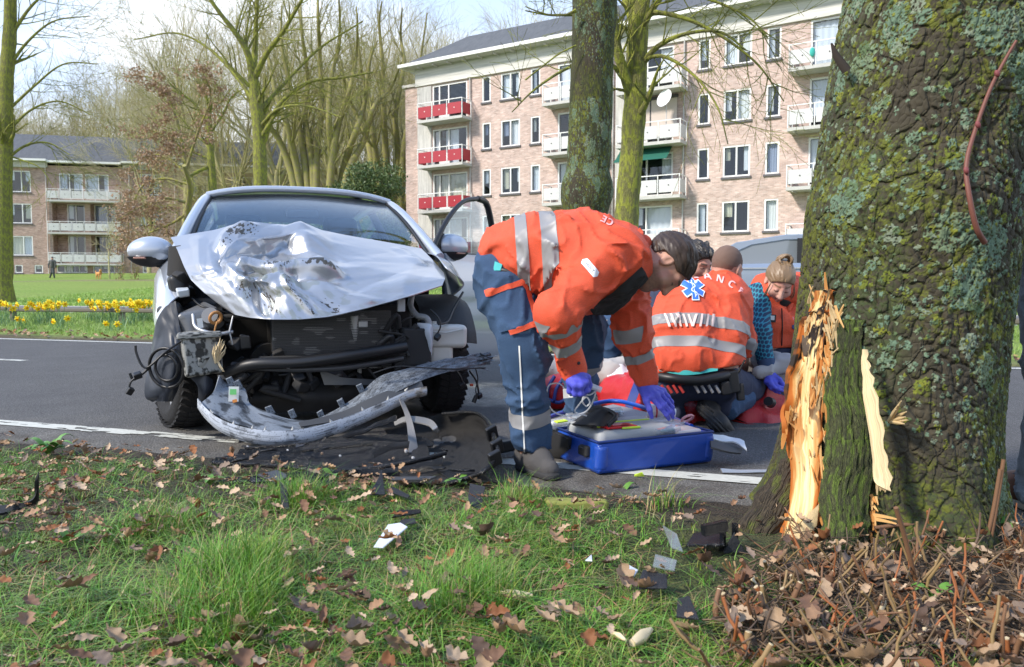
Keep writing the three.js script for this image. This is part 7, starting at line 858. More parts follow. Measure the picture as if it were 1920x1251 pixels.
single('grey_blanket', lumpy(sheet(refine([[[1405, 660], [1440, 678], [1470, 676], [1490, 690]], [[1412, 690], [1440, 700], [1470, 698], [1490, 705]], [[1415, 735], [1430, 738], [1446, 730], [1470, 720]]].map((q, i) => q.map(([u, v]) => D(u, v, 4.55 - .06 * i))), 22, 26), .006), .022, 12), M([.40, .38, .37], { roughness: .9 }), 'rumpled pale grey blanket by the woman paramedic\'s glove', 'blanket');
{ // a car beyond the trees
  const q = D(1450, 540, 11.4); q.y = groundAt(q.x, q.z); const t = thing('grey_car', 'grey blue hatchback beyond the verge behind the paramedics', 'car', q, -RA); const pm = MP([.26, .31, .39], { metalness: .35, roughness: .35, clearcoat: 1, clearcoatRoughness: .08 });
  const side = [[-2.0, .28], [-2.05, .62], [-1.95, .86], [-.95, .98], [1.75, 1.0], [2.0, .82], [2.05, .5], [1.98, .26]], top = [[-1.05, .96], [-.35, 1.36], [.15, 1.43], [.95, 1.42], [1.5, 1.3], [1.85, 1.0]]; const g = poly(side, 1.5, .08); g.translate(0, 0, -.75); part('body', g, pm, t); const g2 = poly(top, 1.26, .03); g2.translate(0, 0, -.63); part('glasshouse', g2, MP([.16, .18, .20], { roughness: .05, clearcoat: 1 }), t); const r2 = poly([[-.5, 1.36], [-.32, 1.385], [.15, 1.455], [.98, 1.45], [1.56, 1.32], [1.92, 1.02], [1.8, 1.02], [1.45, 1.27], [.95, 1.395], [.15, 1.40], [-.3, 1.335], [-1.1, .97], [-1.2, .97]], 1.34, .01); r2.translate(0, 0, -.67); part('roof', r2, pm, t); for (const z of [-.69, .69]) { part('door_pillar', box(.09, .44, .02, .35, 1.19, z), black, t); part('chrome_strip', box(2.5, .018, .02, .35, 1.0, z + Math.sign(z) * .15), alu, t); for (const x of [-.1, 1.0]) part('door_handle', rbox(.2, .03, .03, .01, x, .88, z + Math.sign(z) * .15), alu, t); } for (const x of [-1.25, 1.3]) for (const z of [-.74, .74]) { const w = part('wheel', xf(new THREE.TorusGeometry(.24, .085, 10, 28), [x, .32, z]), rubber, t); part('rim', xf(new THREE.CylinderGeometry(.2, .2, .1, 20), [x, .32, z], [Math.PI / 2, 0, 0]), alu, w); } part('door_mirror', rbox(.14, .12, .2, .04, -.75, 1.02, .86), pm, t);
}
// ---------- wreckage on the road and in the grass ----------
const wetPlastic = M([.010, .010, .011], { roughness: .24, bumpMap: rep(bumpFine, 3), bumpScale: .005, map: rep(grain, 2) });
function dirty(rows, amp, s) { rows.forEach((q, i) => q.forEach((p, j) => { p.y += amp * (fbm2(i * .35 + s, j * .35, 3) - .5); })); return rows; }
const g3 = (u, v, y = 0) => G(u, v, y);
{ const T = thing('undertray', 'flat dirty black undertray panel lying before the torn bumper', 'car panel', G(560, 875));
  const A = [[[470, 838, .03], [560, 822, .04], [650, 818, .05], [740, 815, .06], [790, 818, .07]], [[440, 852, .03], [540, 842, .02], [640, 838, .03], [730, 838, .035], [800, 836, .05]], [[398, 862, .035], [520, 862, .015], [630, 860, .015], [720, 862, .02], [806, 856, .03]], [[396, 870, .02], [520, 872, .012], [620, 880, .02], [700, 876, .035], [790, 868, .05]]]; const rows = dirty(refine(A.map(q => q.map(p => g3(...p))), 40, 80), .012, 3); rows.forEach((q, i) => q.forEach((p, j) => { if ((i > 8 && i < 11) || (j > 30 && j < 32 && i < 26) || (j > 52 && j < 54)) p.y += .010; if (i > 14 && i < 24 && j > 34 && j < 50) p.y -= .006; })); wpart('panel', sheet(rows, .004), wetPlastic, T);
  wpart('folded_edge', tube(spline([g3(398, 868, .03), g3(520, 874, .02), g3(625, 884, .03), g3(700, 878, .05), g3(770, 866, .06), g3(835, 850, .06)], 40), .010, 6), wetPlastic, T); for (const [u, v] of [[495, 838], [545, 835], [600, 842], [665, 836]]) wpart('rib', rbox(.16, .012, .014, .004, ...g3(u, v, .05).toArray(), [0, .5, 0]), wetPlastic, T); const r = RNG(6); for (let i = 0; i < 12; i++) wpart('road_crumb', lumpy(xf(new THREE.IcosahedronGeometry(r.in(.004, .009), 0), g3(r.in(440, 780), r.in(838, 868), .045).toArray()), .002, 90), r() < .8 ? M([.26, .17, .11]) : M([.4, .4, .4]), T); }
{ const T = thing('wheel_arch_liner', 'curved black wheel arch liner lying bowl side up on the road', 'car panel', G(850, 880));
  const A = [[[720, 806, .02], [770, 792, .05], [830, 776, .10], [880, 774, .13], [908, 786, .14]], [[740, 830, .01], [790, 818, .01], [840, 806, .02], [895, 802, .06], [924, 822, .13]], [[760, 855, .01], [800, 848, .0], [850, 842, .01], [900, 836, .05], [931, 850, .11]], [[752, 885, .04], [800, 880, .02], [850, 872, .02], [895, 868, .05], [918, 872, .09]], [[748, 905, .035], [800, 906, .03], [845, 904, .03], [880, 894, .05], [905, 884, .08]]]; wpart('shell', sheet(dirty(refine(A.map(q => q.map(p => g3(...p))), 44, 50), .016, 8), .005), M([.026, .024, .022], { roughness: .6, bumpMap: rep(bumpFine, 4), bumpScale: .006, map: rep(grain, 3) }), T); wpart('rim_bead', tube(spline([g3(830, 776, .105), g3(882, 773, .135), g3(910, 786, .145), g3(927, 822, .135), g3(933, 850, .115), g3(919, 873, .095), g3(905, 885, .085), g3(880, 895, .055), g3(845, 905, .035)], 50), .009, 6), wetPlastic, T); for (const [u, v, y] of [[932, 838, .12], [928, 860, .11], [922, 812, .14]]) wpart('bracket', rbox(.05, .06, .02, .005, ...g3(u, v, y).toArray(), [.3, .6, .2]), black, T); wpart('clip', rbox(.12, .05, .05, .012, ...g3(940, 838, .05).toArray(), [0, .4, .1]), black, T); }
{ const T = thing('aluminium_strip', 'bent dull aluminium strip across the black undertray', 'metal strip', G(775, 850)); wpart('curved_piece', sheet(refine([[g3(738, 790, .10), g3(765, 780, .14), g3(800, 784, .13), g3(820, 800, .12), g3(823, 808, .10)], [g3(740, 798, .09), g3(766, 790, .13), g3(798, 795, .12), g3(812, 806, .11), g3(818, 812, .09)]], 5, 26), .006), M([.40, .39, .37], { metalness: .5, roughness: .5, map: rep(grain, 3) }), T); wpart('upright_piece', sheet(refine([[g3(748, 750, .20), g3(762, 790, .13), g3(766, 850, .03)], [g3(755, 752, .19), g3(774, 792, .13), g3(784, 850, .02)]], 4, 16), .005), M([.26, .25, .24], { metalness: .4, roughness: .55, map: rep(grain, 3) }), T); }
{ const strip = (pts, w, lab, m = wetPlastic) => { const q = spline(pts.map(p => g3(...p)), 50); single('trim_strip', lumpy(sheet([q.map(p => p.clone().add(V(0, w, -.012))), q.map(p => p.clone().add(V(0, w * .3, .008))), q.map(p => p.clone().add(V(0, -w * .4, .012)))], .006), .006, 12), m, lab, 'trim strip'); };
  strip([[398, 908, .015], [450, 906, .02], [560, 896, .03], [680, 892, .035], [760, 884, .04], [830, 872, .045]], .022, 'long narrow black trim strip lying between undertray and grass'); strip([[640, 822, .04], [690, 806, .10], [740, 786, .18]], .014, 'thin black strut leaning below the bumper\'s pale lip'); strip([[700, 855, .05], [735, 842, .08], [765, 836, .09]], .016, 'short black trim piece propped on the undertray'); strip([[1355, 884, .008], [1390, 884, .008], [1425, 884, .008], [1455, 884, .008]], .006, 'thin black and silver trim beside the blue case', alu); }
{ // shards, each where it fell
  const r = RNG(23), shard = (name, pts, y, t, m, lab, cat, tilt = [0, 0, 0]) => { const P = pts.map(([u, v]) => { const p = G(u, v, .02); p.y += groundAt(p.x, p.z); return p; }), c = P.reduce((a, p) => a.add(p), V(0, 0, 0)).multiplyScalar(1 / P.length); const s = new THREE.Shape(P.map(p => new THREE.Vector2(p.x - c.x, -(p.z - c.z)))), g = new THREE.ExtrudeGeometry(s, { depth: t * .4, bevelEnabled: true, bevelSize: t * .2, bevelThickness: t * .2, bevelSegments: 1 }); g.rotateX(-Math.PI / 2); xf(g, [0, 0, 0], tilt.map(a => a * .45)); g.translate(c.x, c.y + y * .45, c.z); single(name, lumpy(g, .009, 14, r() * 9), m, lab, cat, undefined); };
  const bl = wetPlastic, gy = M([.020, .022, .027], { roughness: .6, map: rep(grain, 4), bumpMap: rep(bumpFine, 4), bumpScale: .003 }), pale = M([.56, .60, .66], { roughness: .35 }), clear = MP([.75, .78, .78], { transmission: .88, roughness: .08, thickness: 0 });
  shard('plastic_shard', [[705, 1048], [722, 1050], [762, 1022], [752, 1016], [730, 1020]], .04, .006, pale, 'silver painted shard with pointed end in the grass', 'shard', [.15, 0, .1]); shard('plastic_shard', [[735, 995], [790, 984], [786, 978], [745, 980]], .045, .006, bl, 'flat black sliver above the silver painted shard', 'shard'); shard('plastic_shard', [[742, 1012], [782, 1008], [776, 1000], [748, 1003]], .04, .006, gy, 'grey blue sliver beside the silver painted shard', 'shard');
  shard('plastic_shard', [[696, 942], [722, 940], [715, 910], [708, 925]], .05, .006, gy, 'triangular dark blue shard near the trim strip end', 'shard', [.5, 0, 0]); shard('plastic_shard', [[725, 935], [765, 950], [768, 944], [740, 930]], .03, .005, gy, 'narrow blue grey sliver beside the triangular dark shard', 'shard');
  shard('plastic_shard', [[575, 925], [615, 935], [622, 918], [590, 910]], .03, .02, bl, 'ribbed black clip block below the trim strip', 'shard'); shard('plastic_shard', [[515, 908], [545, 925], [552, 920], [525, 904]], .03, .012, bl, 'small black peg beside the ribbed clip block', 'shard');
  shard('plastic_shard', [[1192, 1136], [1246, 1140], [1250, 1116], [1212, 1112]], .055, .007, gy, 'black square cover lying in the grass near stripped trunk', 'shard', [.25, 0, 0]); shard('plastic_shard', [[1272, 1196], [1302, 1200], [1298, 1160], [1274, 1158]], .05, .006, gy, 'dark flat plate among leaves below the square cover', 'shard', [.1, 0, 0]); shard('plastic_shard', [[1262, 1060], [1280, 1064], [1272, 1044], [1245, 1030]], .06, .006, clear, 'clear lamp glass shard beside the tree root', 'shard', [.3, 0, .2]); shard('plastic_shard', [[1222, 1096], [1262, 1102], [1270, 1086], [1230, 1076]], .05, .006, clear, 'dirty clear lamp cover piece above the square cover', 'shard', [.2, .2, 0]); shard('plastic_shard', [[1164, 1104], [1190, 1116], [1196, 1106], [1172, 1096]], .05, .005, pale, 'small white chip beside the black square cover', 'shard'); shard('plastic_shard', [[1094, 1080], [1106, 1082], [1108, 1070]], .05, .004, pale, 'tiny bright chip in the grass', 'shard');
  shard('plastic_shard', [[1290, 1050], [1350, 1050], [1356, 1024], [1300, 1026]], .04, .010, bl, 'black lamp base plate beside the torn root', 'shard'); { const T = thing('lamp_frame', 'upright black plastic frame with two posts beside the torn root', 'frame', G(1355, 1035)); for (const [u, a, b] of [[1355, 1040, 990], [1378, 1042, 990]]) wpart('post', box(.012, .09, .014, ...G(u, 1012, .055).toArray(), [0, .3, 0]), bl, T); wpart('bar', rbox(.075, .03, .02, .004, ...G(1340, 990, .10).toArray(), [0, .3, .1]), bl, T); wpart('fin', poly([[0, 0], [.06, 0], [.03, .055]], .008).translate(...G(1355, 1035, .03).toArray()), gy, T); }
  { const P = [[[-12, 950, .02], [20, 945, .03], [60, 938, .05], [74, 930, .09]], [[-12, 965, .01], [22, 958, .015], [62, 946, .03], [70, 942, .04]]].map(q => q.map(([u, v, y]) => G(u, v, y + .03))); P[0][3].y += .07; single('plastic_fin', sheet(refine(P, 8, 20), .008), gy, 'dark grey moulding with upright fin in the grass by the road', 'moulding'); }
  shard('plastic_shard', [[822, 892], [850, 908], [880, 905], [860, 885]], .02, .006, bl, 'black torn corner beside the upturned arch liner', 'shard'); shard('plastic_shard', [[876, 962], [905, 968], [908, 948], [884, 944]], .05, .006, gy, 'bluish shard standing in the grass below the arch liner', 'shard', [.8, 0, 0]); shard('plastic_shard', [[528, 965], [542, 968], [542, 945], [530, 943]], .05, .006, gy, 'upright grey sliver in the grass below the trim strip', 'shard', [.9, 0, 0]);
  const chip = (a, b, w, lab) => { const p = G(...a, .05), q = G(...b, .055); single('wood_chip', lumpy(tube([p, p.clone().lerp(q, .5), q], [w * .6, w, w * .4], 5), .003, 40), woodPale, lab, 'wood chip'); }; chip([930, 1113], [1000, 1116], .012, 'stout pale wood chip lying in the grass'); chip([1186, 1205], [1222, 1180], .014, 'thick slanting pale wood chip near dark plate'); chip([1150, 1186], [1176, 1200], .006, 'thin pale wood chip beside the thick slanting chip'); chip([1652, 1148], [1660, 1120], .007, 'upright pale wood chip among the cut sprouts'); chip([1402, 1078], [1420, 1096], .005, 'tiny white wood chip below the torn root');
  { const a = G(1040, 950, .03), b = G(1125, 946, .03); single('mossy_bark', lumpy(rbox(.20, .035, .05, .012, (a.x + b.x) / 2, .035, (a.z + b.z) / 2, [0, .05, .02], 4), .010, 20), M([.24, .25, .06], { roughness: .95 }), 'flat piece of mossy bark at the road edge', 'bark'); }
}
{ // torn scraps of black moulding heaped on and round the undertray
  const r = RNG(88); for (let i = 0; i < 22; i++) { const u = r.in(430, 900), v = r.in(822, 915), p = G(u, v, .03), n = 5 + Math.floor(r() * 3), L = r.in(.03, .11), pts = []; for (let k = 0; k < n; k++) { const a = k / n * 6.28 + r.in(-.3, .3), q = L * r.in(.35, 1) * (k % 2 ? .7 : 1); pts.push([Math.cos(a) * q, Math.sin(a) * q * .5]); } const g = poly(pts, .004, .0015); xf(g, [0, 0, 0], [-1.57 + r.in(-.6, .6), 0, 0]); xf(g, [p.x, .04 + .3 * L * r(), p.z], [0, r() * 6.28, 0]); single('plastic_fragment', lumpy(g, .008, 24, i), r() < .75 ? wetPlastic : M([.05, .052, .058], { roughness: .5 }), 'jagged black plastic fragment lying on or beside the undertray', 'fragment', 'black plastic fragments round the undertray'); } }
// ---------- rail, daffodils, grass, leaves, sprouts ----------
{ const fT = 9.3, railM = M([.17, .15, .12], { roughness: .9, map: rep(grain, 2) }), g = thing('timber_rail', 'low weathered timber rail on short posts along the far verge', 'fence', road(0, fT, groundY(0, fT)), -RA); for (let k = 0; k < 12; k++) { const s0 = -30 + k * 3.05; part('rail', rbox(3.03, .085, .09, .03, s0 + 1.52, .27 + .01 * Math.sin(k * 2), 0, [0, 0, .004 * (k % 3 - 1)]), railM, g); part('post', rbox(.11, .42, .11, .03, s0 + .02, .12, -.10), railM, g); } }
const blade = (r, h, w, lean, x = 0, z = 0, seg = 3) => { const a = r() * 6.28, dx = Math.cos(a), dz = Math.sin(a), q1 = [], q2 = []; for (let k = 0; k <= seg; k++) { const t = k / seg, l = lean * t * t * h, y = h * t * (1 - .35 * lean * t), p = V(x + dx * l, y, z + dz * l), ww = w * (1 - t * .92) / 2; q1.push(V(p.x - dz * ww, p.y, p.z + dx * ww)); q2.push(V(p.x + dz * ww, p.y, p.z - dx * ww)); } return sheet([q1, q2]); };
function tuftGeo(seed, n, h, w, spread, lean) { const r = RNG(seed), l = [], col = []; for (let i = 0; i < n; i++) { const b = clean(blade(r, h * r.in(.45, 1.25), w * r.in(.7, 1.25), lean * r.in(.2, 1.4), r.in(-spread, spread), r.in(-spread, spread), 4)), k = r.in(.45, 1.25), y = r() < .16; l.push(b); for (let q = 0; q < b.attributes.position.count; q++) col.push(k * (y ? 1.7 : 1), k * (y ? .95 : 1), k * (y ? 1.3 : 1)); } const g = merge(l); g.setAttribute('color', new THREE.Float32BufferAttribute(col, 3)); return g; }
const grassM = MP([1, 1, 1], { vertexColors: true, roughness: .6, side: THREE.DoubleSide, transmission: .25, thickness: 0 });
function scatter(name, label, geo, mat, spots) { const im = new THREE.InstancedMesh(geo, mat, spots.length), m = new THREE.Matrix4(), q = new THREE.Quaternion(), e = new THREE.Euler(); spots.forEach(([p, ry, s, c, rx = 0, rz = 0], i) => { e.set(rx, ry, rz); q.setFromEuler(e); m.compose(p, q, V(s, s, s)); im.setMatrixAt(i, m); im.setColorAt(i, lin(...c)); }); im.name = numbered(name); tag(im, label, 'grass', null, 'stuff'); scene.add(im); return im; }
{ // verge grass on the near side, in clumps with bare leafy ground between
  const r = RNG(300), sets = [[], [], []], n0 = 40000; const tall = [[430, 1130, .20], [600, 1190, .22], [400, 1200, .2], [470, 1090, .14], [980, 960, .14], [1120, 1215, .25], [880, 1150, .2], [1240, 960, .14], [560, 960, .2], [130, 1190, .25], [720, 1200, .25], [240, 900, .3], [1000, 1060, .3], [860, 1010, .3], [300, 1010, .2], [1400, 1010, .05], [1180, 1020, .25]].map(([u, v, w]) => { const p = G(u, v); return [p.x, p.z, w]; });
  for (let i = 0; i < n0; i++) { const s = r.in(-4.4, 2.2), t = r.in(-2.6, -.38), p = road(s, t); if (p.z > -1.05 || Math.abs(p.x) > -p.z * .72 + .25) continue; const d = fbm2(p.x * 2.1 + 30, p.z * 2.1 + 9, 4), nearRoad = smooth(-.42, -.75, t + .12 * (noise2(p.x * 6, p.z * 6) - .5)); let k = (.20 + .34 * smooth(.40, .62, d)) * nearRoad; let h = .6; for (const [x, z, w] of tall) { const q = Math.exp(-(((p.x - x) ** 2 + (p.z - z) ** 2) / (w * w * .5))); k += q * (w < .21 ? .6 : .25); h += q * (w < .21 ? .6 : .12); } const tk = Math.hypot(p.x - 1.3, p.z + 2.1); if (tk < 1.0) k *= smooth(.62, 1.0, tk) * .5; if (r() > k * .95) continue; p.y = groundAt(p.x, p.z) - .006; const yel = r(), c = yel < .14 ? [.44, .38, .16] : mixc([.08, .27, .012], [.25, .46, .045], r()); sets[h > .95 && r() < .8 ? 2 : r() < .5 ? 0 : 1].push([p, r() * 6.28, h * r.in(.6, 1.15), c]); }
  scatter('verge_grass', 'rough green grass growing on the near verge', tuftGeo(1, 8, .085, .0055, .04, 1.0), grassM, sets[0]); scatter('lying_grass', 'bent grass blades lying between the fallen leaves', tuftGeo(2, 7, .12, .0055, .045, 1.8), grassM, sets[1]); scatter('tall_grass', 'taller grass tufts standing out of the near verge', tuftGeo(3, 12, .115, .0034, .03, .55), grassM, sets[2]);
  const far = [[], []]; for (let i = 0; i < 42000; i++) { const s = r.in(-34, 22), t = r() < .5 ? r.in(5.7, 14) : r.in(18.6, 46), p = road(s, t); if (Math.abs(p.x) > -p.z * .72 + 1) continue; if (t < 6.4 && r() > (t - 5.6) / .8) continue; const lp = 40.2 + 1.2 * Math.sin(s * .12) - .02 * s; if (Math.abs(t - lp) < .8) continue; p.y = groundY(s, t) - .01; far[t < 16 ? 0 : 1].push([p, r() * 6.28, r.in(.7, 1.3) * (t < 16 ? 1 : 1.5), mixc([.25, .45, .055], [.42, .58, .13], fbm2(p.x * .4, p.z * .4, 3) * .6 + r() * .4)]); } scatter('far_verge_grass', 'short bright grass on the verge across the road', tuftGeo(4, 7, .10, .009, .09, .8), grassM, far[0]); scatter('lawn_grass', 'mown lawn grass before the brick flats', tuftGeo(5, 7, .09, .016, .16, .9), grassM, far[1]); }
// fallen oak leaves
function oakLeaf(seed, curl) { const r = RNG(seed), n = 30, wide = r.in(.22, .33), nl = r.in(2.4, 3.6), ph = r() * 6, cut = r() < .3 ? r.in(.6, .85) : 1, L = [], C = [], Rr = [], fx = r.in(-.6, .6), cl = curl * r.in(.5, 1.4), tw = r.in(-.5, .5), bend = r.in(-.5, .8), fold = r.in(-.2, .9) * curl; const edge = (t, q) => { if (t < .13) return .014; const u = (t - .13) / .87, lobe = Math.sqrt(.5 + .5 * Math.cos(u * 6.28 * nl + ph + q)); return wide * Math.pow(Math.sin(Math.PI * Math.pow(u, .72) * .95 + .08), .7) * (.66 + .36 * lobe); }; for (let k = 0; k <= n; k++) { const t = k / n * cut, x = t - .5, y = cl * (x * x * 1.6 - .15) + bend * .35 * x * Math.abs(x), z0 = fx * x * x; C.push(V(x, y, z0)); for (const [A, s] of [[L, -1], [Rr, 1]]) { const w = edge(t, s * .7); A.push(V(x + .16 * w, y + (cl * .9 + fold) * w * (1 + w) + s * tw * w * (t + .1) + .035 * Math.sin(t * 19 + seed + s), z0 + s * w * (1 - .25 * Math.abs(fold)))); } } const mid = (A, f) => A.map((p, i) => p.clone().lerp(C[i], f).add(V(0, -.05 * cl - .03 * fold, 0))); return sheet([L, mid(L, .5), C, mid(Rr, .5), Rr], .004); }
const leafGeos = Array.from({ length: 14 }, (_, i) => oakLeaf(i * 3 + 5, .08 + .042 * i)), leafCols = [[.32, .18, .095], [.19, .095, .05], [.43, .29, .17], [.11, .062, .038], [.37, .225, .115], [.50, .36, .23], [.27, .10, .03], [.22, .155, .11]], leafMats = leafCols.map(c => MP(c, { roughness: .75, side: THREE.DoubleSide, map: rep(grain, 2), transmission: .12, thickness: 0 }));
{ const r = RNG(808), all = []; const want = (p, s, t) => { if (p.z > -1.08 || Math.abs(p.x) > -p.z * .72 + .15) return false; const d = fbm2(p.x * 1.9 + 70, p.z * 1.9 + 3, 3); return r() < .75 * smooth(.36, .66, d) + .22 && t < -.42 - .2 * r(); };
  for (let i = 0; i < 7000 && all.length < 2300; i++) { const s = r.in(-4.4, 2.3), t = r.in(-2.6, -.4), p = road(s, t); if (!want(p, s, t)) continue; if (Math.hypot(p.x - TKX(0), p.z - TKZ) < .46) continue; p.y = groundAt(p.x, p.z) + r.in(.02, .075); all.push([p, r() * 6.28, r.in(.028, .056) + .028 * r() * r(), r.in(-.5, .5), r.in(-.5, .5), Math.floor(r() * 14), Math.floor(r() * 8)]); }
  all.sort((a, b) => b[2] / -b[0].z - a[2] / -a[0].z);
  for (const [p, ry, s, rx, rz, g, m] of all.slice(0, 300)) { const o = new THREE.Mesh(leafGeos[g], leafMats[m]); o.name = numbered('oak_leaf'); o.position.copy(p); o.rotation.set(rx, ry, rz); o.scale.setScalar(s); tag(o, 'curled dry brown oak leaf lying in the verge grass', 'leaf', 'fallen oak leaves on the near verge'); scene.add(o); }
  const rest = all.slice(300); for (let g = 0; g < 3; g++) { const im = scatter('leaf_litter', 'smaller fallen brown leaves among the verge grass', leafGeos[g * 4 + 2], MP([1, 1, 1], { roughness: .8, side: THREE.DoubleSide, transmission: .12, thickness: 0 }), rest.filter(q => q[5] % 3 === g).map(([p, ry, s, rx, rz, , m]) => [p, ry, s * .85, leafCols[m], rx, rz])); im.userData.category = 'leaves'; }
  const fl = []; for (let i = 0; i < 2600; i++) { const s = r.in(-26, 14), t = r.in(5.35, 6.6), p = road(s, t); if (r() > 1.2 - (t - 5.3)) continue; p.y = groundY(s, t) + r.in(.01, .06); fl.push([p, r() * 6.28, r.in(.06, .12), leafCols[Math.floor(r() * 8)], r.in(-.7, .7), r.in(-.7, .7)]); } const im = scatter('verge_leaves', 'drift of brown leaves along the far road edge', leafGeos[4], MP([1, 1, 1], { roughness: .8, side: THREE.DoubleSide }), fl); im.userData.category = 'leaves'; }
{ // daffodils along the rail, clump by clump
  const r = RNG(212), leafG = M([.13, .24, .10], { roughness: .5, side: THREE.DoubleSide }), pet = M([.86, .66, .02], { roughness: .5, side: THREE.DoubleSide }), cup = M([.85, .50, .01], { roughness: .5, side: THREE.DoubleSide }); const flower = () => { const l = []; for (let k = 0; k < 6; k++) { const a = k * 1.047; l.push(xf(new THREE.SphereGeometry(.5, 6, 4), [Math.cos(a) * .028, Math.sin(a) * .028, 0], [0, 0, a], [.058, .034, .008])); } return merge(l); }, fg = flower(), cg = xf(new THREE.CylinderGeometry(.022, .012, .032, 9, 1, true), [0, 0, .016], [Math.PI / 2, 0, 0]);
  for (const [u, v, n] of [[8, 612, 9], [-10, 606, 5], [75, 610, 11], [92, 604, 9], [20, 600, 5], [108, 612, 8], [180, 604, 6], [165, 600, 5], [195, 608, 9], [212, 604, 8], [238, 612, 7], [255, 604, 12], [268, 602, 12], [280, 604, 10], [230, 598, 6], [118, 618, 2], [218, 622, 2], [40, 620, 2], [300, 606, 10], [330, 604, 8], [1150, 640, 4]]) { const b = G(u, v); b.y = groundAt(b.x, b.z); const T = thing('daffodil_clump', 'clump of yellow daffodils with grey green leaves by the timber rail', 'flowers', b, 0, 'daffodil clumps along the rail'), lv = []; for (let i = 0; i < n * 3 + 5; i++) lv.push(blade(r, r.in(.22, .38), .014, r.in(.2, .9), r.in(-.12, .12), r.in(-.1, .1))); part('leaves', merge(lv), leafG, T); for (let i = 0; i < n; i++) { const x = r.in(-.2, .2), z = r.in(-.14, .14), h = n < 3 ? r.in(.1, .2) : r.in(.30, .44), st = part('flower', fg, pet, T); part('stem', tube([V(0, 0, 0), V(-x * .2, -h * .5, -.02), V(-x * .4, -h, -.01)], .004, 4), leafG, st); part('trumpet', cg, cup, st); st.position.set(x, h, z); st.rotation.set(r.in(-.1, .5), r.in(-1.2, 1.2), 0); st.scale.setScalar(1.15); } } }
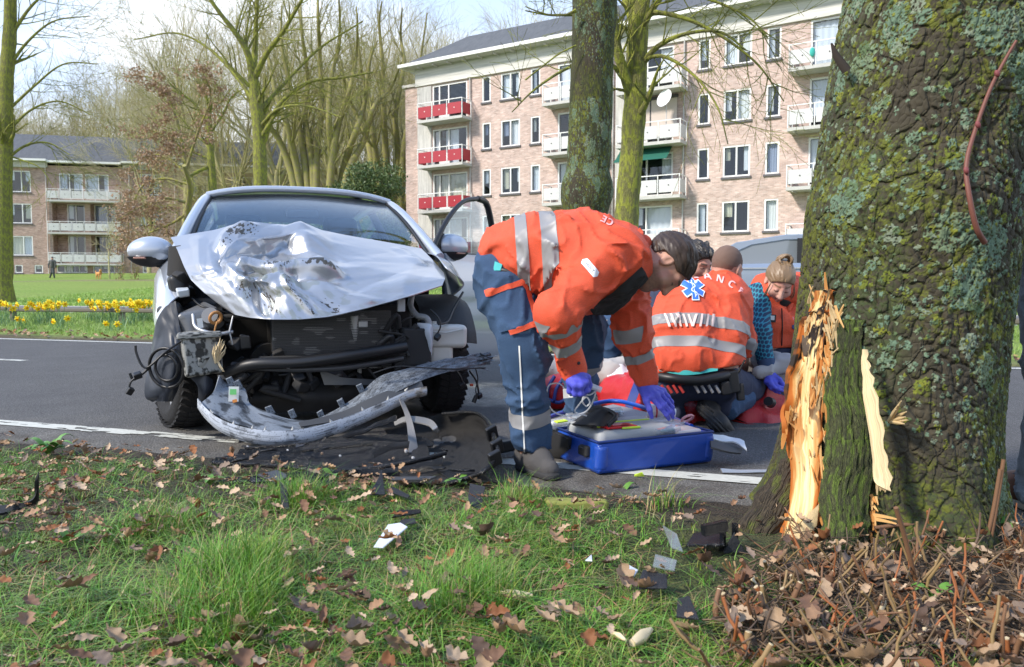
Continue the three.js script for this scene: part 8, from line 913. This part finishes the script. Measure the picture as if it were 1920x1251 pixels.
{ // cut suckers and twigs round the foot of the struck tree
  const r = RNG(66), T = thing('cut_suckers', 'thicket of cut brown sucker stems round the foot of the damaged trunk', 'shrub', G(1650, 1120)), mats = [M([.22, .14, .05]), M([.17, .085, .04]), M([.26, .17, .075]), M([.30, .10, .03]), M([.11, .07, .045])]; let n = 0;
  const cutM = M([.50, .40, .24]);
  for (let i = 0; i < 1400 && n < 290; i++) { const u = r.in(1330, 1960), v = r.in(985, 1300); if (v < 1045 - 60 * smooth(1640, 1900, u) || v < 1150 - (u - 1330) * .9) continue; const b = G(u, v); if (Math.hypot(b.x - TKX(0), b.z - TKZ) < .36) continue; b.y = groundAt(b.x, b.z) - .01; n++; const fat = r() < .22, h = fat ? r.in(.03, .075) : r.in(.03, .12), a = r() * 6.28, w = fat ? r.in(.005, .008) : r.in(.0014, .004), p = [b], q = [w * 1.25]; let d = V(Math.cos(a) * .9, r.in(.5, 1.4), Math.sin(a) * .9).normalize(), c = b.clone(); for (let k = 0; k < 4; k++) { d = d.clone().add(V(r.in(-.35, .35), r.in(-.1, .35), r.in(-.35, .35))).normalize(); c = c.clone().addScaledVector(d, h / 3); p.push(c); q.push(w * (1.1 - .1 * k) * (k % 2 ? 1.12 : .95)); } const st = wpart('stem', tube(p, q, 6), r.pick(mats), T); if (fat) { const e = c.clone().addScaledVector(d, .001); wpart('cut_end', tube([c.clone(), e.clone().addScaledVector(d, .001)], w * .82, 6), cutM, st); } else if (r() < .5) { const s = p[2], e = s.clone().add(V(r.in(-.05, .05), r.in(.01, .05), r.in(-.05, .05))); wpart('side_twig', tube([s.clone(), s.clone().lerp(e, .5).add(V(r.in(-.006, .006), 0, 0)), e], [w * .7, w * .6, w * .3], 4), r.pick(mats), st); } }
  for (let i = 0; i < 150; i++) { const u = r.in(1370, 1950), v = r.in(1010, 1300); if (v < 1160 - (u - 1330) * .9) continue; const b = G(u, v); if (Math.hypot(b.x - TKX(0), b.z - TKZ) < .36) continue; b.y = groundAt(b.x, b.z) + r.in(.01, .06); const o = part('caught_leaf', leafGeos[i % 14], leafMats[Math.floor(r() * 8)], T); o.position.copy(b).sub(T.position); o.rotation.set(r.in(-.8, .8), r() * 6.28, r.in(-.8, .8)); o.scale.setScalar(r.in(.04, .08)); }
  for (const q of [[[1712, 1240], [1720, 1120], [1700, 1020], [1680, 952]], [[1848, 1020], [1862, 960], [1876, 880]], [[1858, 1010], [1870, 940], [1882, 862]], [[1640, 990], [1700, 984], [1780, 986], [1850, 1010]], [[1460, 1130], [1420, 1090], [1390, 1050]]]) { const b = q.map(([u, v], i) => D(u, v, 1.86 - .02 * i)); if (q[0][1] < 1100) b.forEach((p, i) => p.copy(D(q[i][0], q[i][1], 2.12))); wpart('long_twig', tube(spline(b, 14), .006, 6), mats[1], T); }
  const mound = []; for (let i = 0; i < 1000; i++) { const u = r.in(1360, 1960), v = r.in(1000, 1290); if (v < 1150 - (u - 1330) * .9) continue; const b = G(u, v); if (Math.hypot(b.x - TKX(0), b.z - TKZ) < .34) continue; b.y = groundAt(b.x, b.z) + r.in(0, .05); mound.push([b, r() * 6.28, r.in(.5, 1.2), mixc([.06, .038, .02], [.17, .11, .06], r()), r.in(-.6, .6), r.in(-.6, .6)]); } const tw = new THREE.CylinderGeometry(.0016, .0022, .09, 5); tw.rotateZ(1.4); const im = scatter('twig_litter', 'fine dead twigs lying among the cut suckers', tw, M([1, 1, 1]), mound); im.userData.category = 'twigs'; }
{ // broad leaved weeds
  const r = RNG(19), wm = MP([.13, .30, .045], { roughness: .5, side: THREE.DoubleSide, transmission: .2, thickness: 0 }), wl = (L, w, up) => { const a = [], b = [], c = []; for (let k = 0; k <= 6; k++) { const t = k / 6, x = L * t, y = up * L * Math.sin(t * 2.2), q = w * Math.sin(Math.PI * Math.pow(t, .7)) * .5 + .001; a.push(V(x, y + q * .3, -q)); b.push(V(x, y, 0)); c.push(V(x, y + q * .3, q)); } return sheet([a, b, c], .001); };
  for (const [u, v, n, L, lab] of [[92, 862, 14, .10, 'leafy green dandelion plant at the road edge'], [625, 915, 6, .07, 'small upright green weed before the black trim strip'], [862, 918, 6, .07, 'low broad leaved weed beside the upturned arch liner'], [1160, 918, 2, .08, 'single upright oval green leaf at the asphalt edge'], [395, 925, 6, .06, 'pointed leaved weed at the end of the trim strip'], [130, 1040, 3, .06, 'round leaved weed among leaves in the left grass'], [1750, 1150, 4, .06, 'bright green seedling among the cut sucker stems'], [1870, 1010, 4, .07, 'fresh green shoot at the trunk\'s right foot'], [1650, 985, 5, .05, 'small green ivy sprig below the split board']]) { const b = G(u, v); b.y = groundAt(b.x, b.z); const T = thing('weed', lab, 'weed', b); for (let i = 0; i < n; i++) part('leaf', xf(wl(L * r.in(.7, 1.1), L * .35, r.in(.3, .8)), [0, .005, 0], [0, i / n * 6.28 + r(), 0]), wm, T); } }
scene.traverse(o => { if (o.isMesh) { o.castShadow = true; o.receiveShadow = true; } });
renderer.render(scene, camera);
